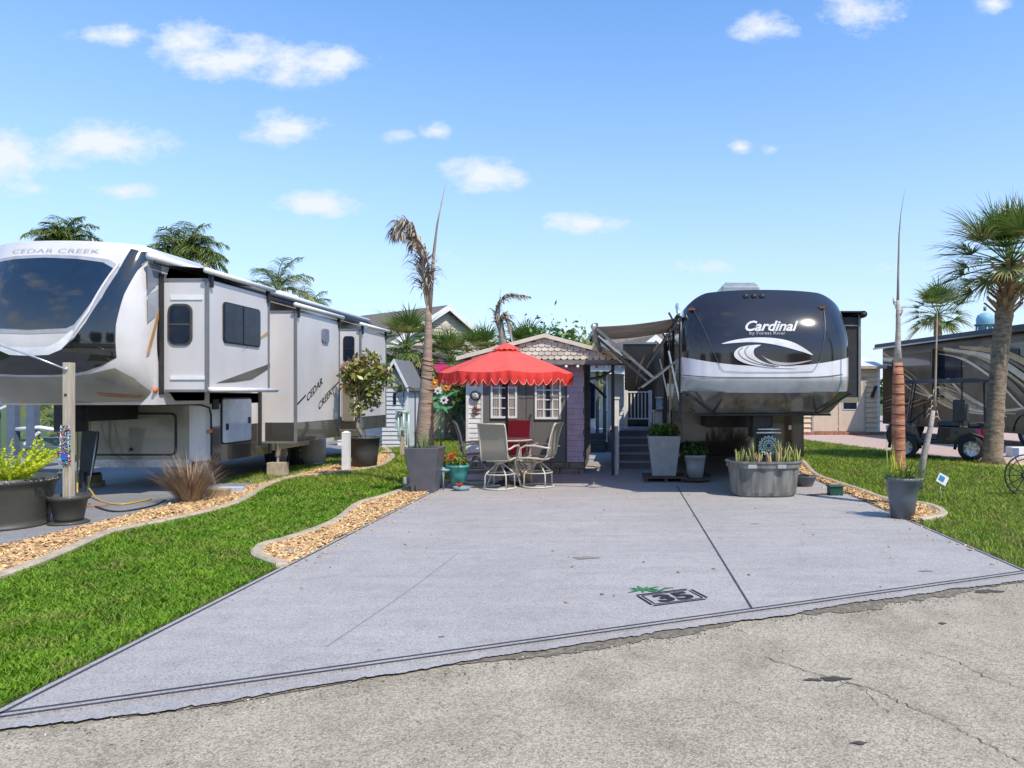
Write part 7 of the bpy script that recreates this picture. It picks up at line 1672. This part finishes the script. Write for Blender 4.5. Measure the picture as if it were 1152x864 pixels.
yS2 = 23.0; t = thing('playhouse_shed', (at(444, 0, yS2).x, yS2+.6, 0), 'narrow white lap-sided shed with steep grey gable between the left trailer and the palm', 'shed')
xa, xb, xm_ = at(430, 0, yS2).x, at(458, 0, yS2).x, at(446, 0, yS2).x; ze2, zr2 = at(0, 432, yS2).z, at(0, 407, yS2).z
laps(xa, xb, 0, ze2, yS2, .14, .03).build('front_wall', mat('pale_blue_siding', (.56, .59, .63), .8, var=.06), t, fix=False)
b = MB(); b.prism([(xa, 0), (xb, 0), (xb, ze2), (xm_, zr2-.05), (xa, ze2)], 'xz', yS2+.01, yS2+1.6); b.build('wall', MATS['pale_blue_siding'], t)
b = MB()
for s, xe in ((-1, xa-.15), (1, xb+.12)): b.prism([(xe, ze2-.22), (xm_, zr2), (xm_, zr2+.08), (xe, ze2-.12)], 'xz', yS2-.25, yS2+1.7)
b.build('roof', m_trim, t)
b = MB()
for s, xe in ((-1, xa-.15), (1, xb+.12)): b.prism([(xe, ze2-.28), (xm_, zr2-.07), (xm_, zr2+.09), (xe, ze2-.11)], 'xz', yS2-.28, yS2-.251)
b.build('rake_board', m_wpaint, t)
b = MB(); b.box(at(443, 0, yS2).x, at(446, 0, yS2).x, yS2-.05, yS2-.02, at(0, 455, yS2).z, at(0, 442, yS2).z); b.build('window', m_glass2, t)
b = MB(); b.box(xb-.05, xb+.03, yS2-.035, yS2+.02, 0, ze2); b.build('corner_board', m_wpaint, t)
t = thing('low_white_wall', (at(415, 0, 24).x, 24, 0), 'low white lap-sided skirting behind the potted tree', 'low wall')
laps(at(380, 0, 24).x, at(436, 0, 24).x, 0, 1.0, 24, .16, .03).build('siding', m_wpaint, t, fix=False)
b = MB(); b.box(at(380, 0, 24).x, at(436, 0, 24).x, 23.95, 24.2, 1.0, 1.05); b.build('cap_board', m_trim, t)
x, y = at(452, 0, 20).x, 20.0
t = thing('utility_pedestal', (x, y, 0), 'pale grey electric pedestal box with round meter left of the palm trunk', 'utility pedestal')
b = MB(); b.box(x-.05, x+.05, y, y+.08, 0, at(0, 484, y).z); b.build('post', m_post, t)
b = MB(); b.box(x-.15, x+.17, y-.12, y+.06, at(0, 482, y).z, at(0, 461, y).z); b.build('box', mat('pedestal_grey', (.38, .45, .48), .5), t, bevel=.01)
b = MB(); b.lathe([(.001, -.06), (.07, -.05), (.08, 0)], 18, (x-.02, y-.12, at(0, 466, y).z), axis='y'); b.build('meter', m_glass2, t)
# driftwood and rocks left by the kerb
for i, (px, py, lab) in enumerate(((441, 503, 'tan driftwood stick leaning by the kerb end'), (449, 500, 'reddish garden figure by the kerb end'))):
    x, y = gp(px, py); b = MB(); b.tube([(x-.1, y, 0), (x, y, .25), (x+.06, y, .5)], [.05, .06, .02], 7); tag(b.build('driftwood' if i == 0 else 'garden_figure', mat('driftwood%d' % i if 0 else ('driftwood' if i == 0 else 'reddish'), (.42, .30, .20) if i == 0 else (.30, .12, .08), .8), loc=(x, y, 0)), lab, 'driftwood' if i == 0 else 'garden figure')
# flower stakes and hummingbird flag left of the shed
yF = 18.5; Fp = lambda px, py: at(px, py, yF)
t = thing('flower_stake', (Fp(497, 0).x, yF, 0), 'painted metal flower garden stake with white and orange blooms beside the palm trunk', 'garden ornament')
b = MB(); b.tube([(Fp(496, 0).x, yF, 0), Fp(496, 440), Fp(493, 410)], .02, 6); b.tube([Fp(496, 465), Fp(499, 450)], .015, 5); b.tube([Fp(495, 462), Fp(503, 436)], .015, 5); b.build('stem', mat('stake_green', (.04, .28, .10), .5), t)
def bloom(px, py, r_, cm, cc, nm):
    c = Fp(px, py)+Vector((0, -.04, 0)); b = MB()
    for k in range(7):
        a = k*.8976; d = Vector((math.cos(a), 0, math.sin(a))); s_ = Vector((-d.z, 0, d.x)); P = [c+d*r_*.2, c+d*r_*.6+s_*r_*.3, c+d*r_, c+d*r_*.6-s_*r_*.3]
        b.add([p+Vector((0, -.002*k, 0)) for p in P]+[p+Vector((0, .015, 0)) for p in P], [(0,1,2,3), (7,6,5,4), (0,4,5,1), (1,5,6,2), (2,6,7,3), (3,7,4,0)])
    f_ = b.build('bloom', cm, t); b = MB(); b.lathe([(.001, -.03), (r_*.28, -.02), (r_*.28, .01)], 10, c, axis='y'); b.build('bloom_centre', cc, f_)
m_orf = mat('orange_enamel', (.75, .25, .02), .5); m_yl = mat('yellow_enamel', (.65, .50, .05), .5)
bloom(493.5, 439, .12, m_white, m_yl, 0); bloom(500, 450, .12, m_white, mat('maroon_enamel', (.20, .03, .05), .5), 1); bloom(489.5, 431, .13, m_orf, m_yl, 2); bloom(502.5, 435, .13, m_orf, m_yl, 3)
b = MB(); g = random.Random(44)
for k in range(16):
    a = g.uniform(0, 6.28); c = Fp(496+g.uniform(-5, 6), 458+g.uniform(-14, 6)); d = Vector((math.cos(a), -.1, math.sin(a)*.8)); b.strip([c, c+d*.15, c+d*.3], Vector((0, 1, 0)), .10)
b.build('leaves', mat('stake_leaf', (.05, .32, .12), .5, vscale=8, col2=(.20, .45, .22)), t, fix=False)
t = thing('hummingbird_flag', (Fp(494, 0).x, yF-.6, 1.9), 'pink hummingbird flag hung beside the tall dying palm', 'garden flag')
Hp = lambda px, py: at(px, py, 14.2)
m_pink = mat('pink_cloth', (.72, .06, .22), .6, trans=.2, var=.1)
b = MB(); b.prism([(Hp(488, 0).x, Hp(0, 410).z), (Hp(497, 0).x, Hp(0, 407).z), (Hp(504, 0).x, Hp(0, 412).z), (Hp(501, 0).x, Hp(0, 418).z), (Hp(505, 0).x, Hp(0, 428).z), (Hp(500, 0).x, Hp(0, 433).z), (Hp(495, 0).x, Hp(0, 424).z), (Hp(491, 0).x, Hp(0, 418).z)], 'xz', 14.2, 14.22); b.build('body', m_pink, t)
b = MB(); b.prism([(Hp(497, 0).x, Hp(0, 414).z), (Hp(509, 0).x, Hp(0, 412).z), (Hp(506, 0).x, Hp(0, 420).z), (Hp(499, 0).x, Hp(0, 421).z)], 'xz', 14.16, 14.18); b.build('wing', mat('red_cloth', (.70, .03, .06), .6, trans=.2), t)
b = MB(); b.tube([Hp(478, 409), Hp(507, 409)], .008, 5); b.build('rod', m_mblk, t)

# loose grit along the road edge, a few leaves and chips strayed onto slab and kerbs
g = np.random.default_rng(77)
def litter(name, xs, ys, zs, size, m, flat=.25):
    n = len(xs); a = g.random(n)*2*np.pi; l = size*(.4+1.2*g.random(n)); w_ = l*(.4+.5*g.random(n)); t = g.normal(0, flat, n)
    f = np.stack([np.cos(a)*np.cos(t), np.sin(a)*np.cos(t), np.sin(t)], 1); s = np.stack([-np.sin(a), np.cos(a), g.normal(0, flat, n)], 1); c = np.stack([xs, ys, zs], 1); l, w_ = l[:, None], w_[:, None]
    q = [c-f*l-s*w_*.4, c+f*l*.2-s*w_, c+f*l+s*w_*.2, c-f*l*.3+s*w_]; up = np.array([0, 0, 1.0])*(size*.35)
    v = np.stack([p-up*.5 for p in q]+[p+up*.5 for p in q], 1).reshape(-1, 3)
    fq = np.array([[4,5,6,7],[0,1,5,4],[1,2,6,5],[2,3,7,6],[3,0,4,7]])[None]
    tag(npmesh(name, v, ((np.arange(n)*8)[:, None, None]+fq).reshape(-1, 4), m), kind='stuff')
n = 900; x = g.uniform(-3.2, 8, n); y = np.array([road_y(q) for q in x])-.16-np.abs(g.normal(0, .12, n)); litter('road_grit', x, y, np.full(n, -.006), .007, mat('grit', (.16, .14, .11), .9, col2=(.48, .44, .36), vscale=60, island=.5))
n = 500; x = g.uniform(-6, 8, n); y = np.array([road_y(q) for q in x])-g.uniform(.1, 2.6, n); litter('road_grit', x, y, np.full(n, -.006), .006, MATS['grit'])
n = 150; x = np.where(g.random(n) < .5, XL+.04+np.abs(g.normal(0, .16, n)), XR-.04-np.abs(g.normal(0, .16, n))); y = g.uniform(6.9, 13, n); litter('stray_chips', x, y, np.full(n, .028), .016, m_mulch)
n = 60; x = g.uniform(XL, XR, n); y = g.uniform(5.6, 13.5, n); k = y > np.array([road_y(q) for q in x])+.1; litter('fallen_leaves', x[k], y[k], np.full(k.sum(), .027), .014, mat('dry_leaf', (.20, .13, .06), .8, col2=(.36, .26, .12), vscale=30, island=.4), .12)
n = 260; i = g.integers(30, len(k1)-1, n); x = np.array([k1[q].x for q in i])+g.normal(0, .07, n); y = np.array([k1[q].y for q in i])+g.normal(0, .07, n); litter('stray_chips', x, y, np.full(n, .062), .015, m_mulch)
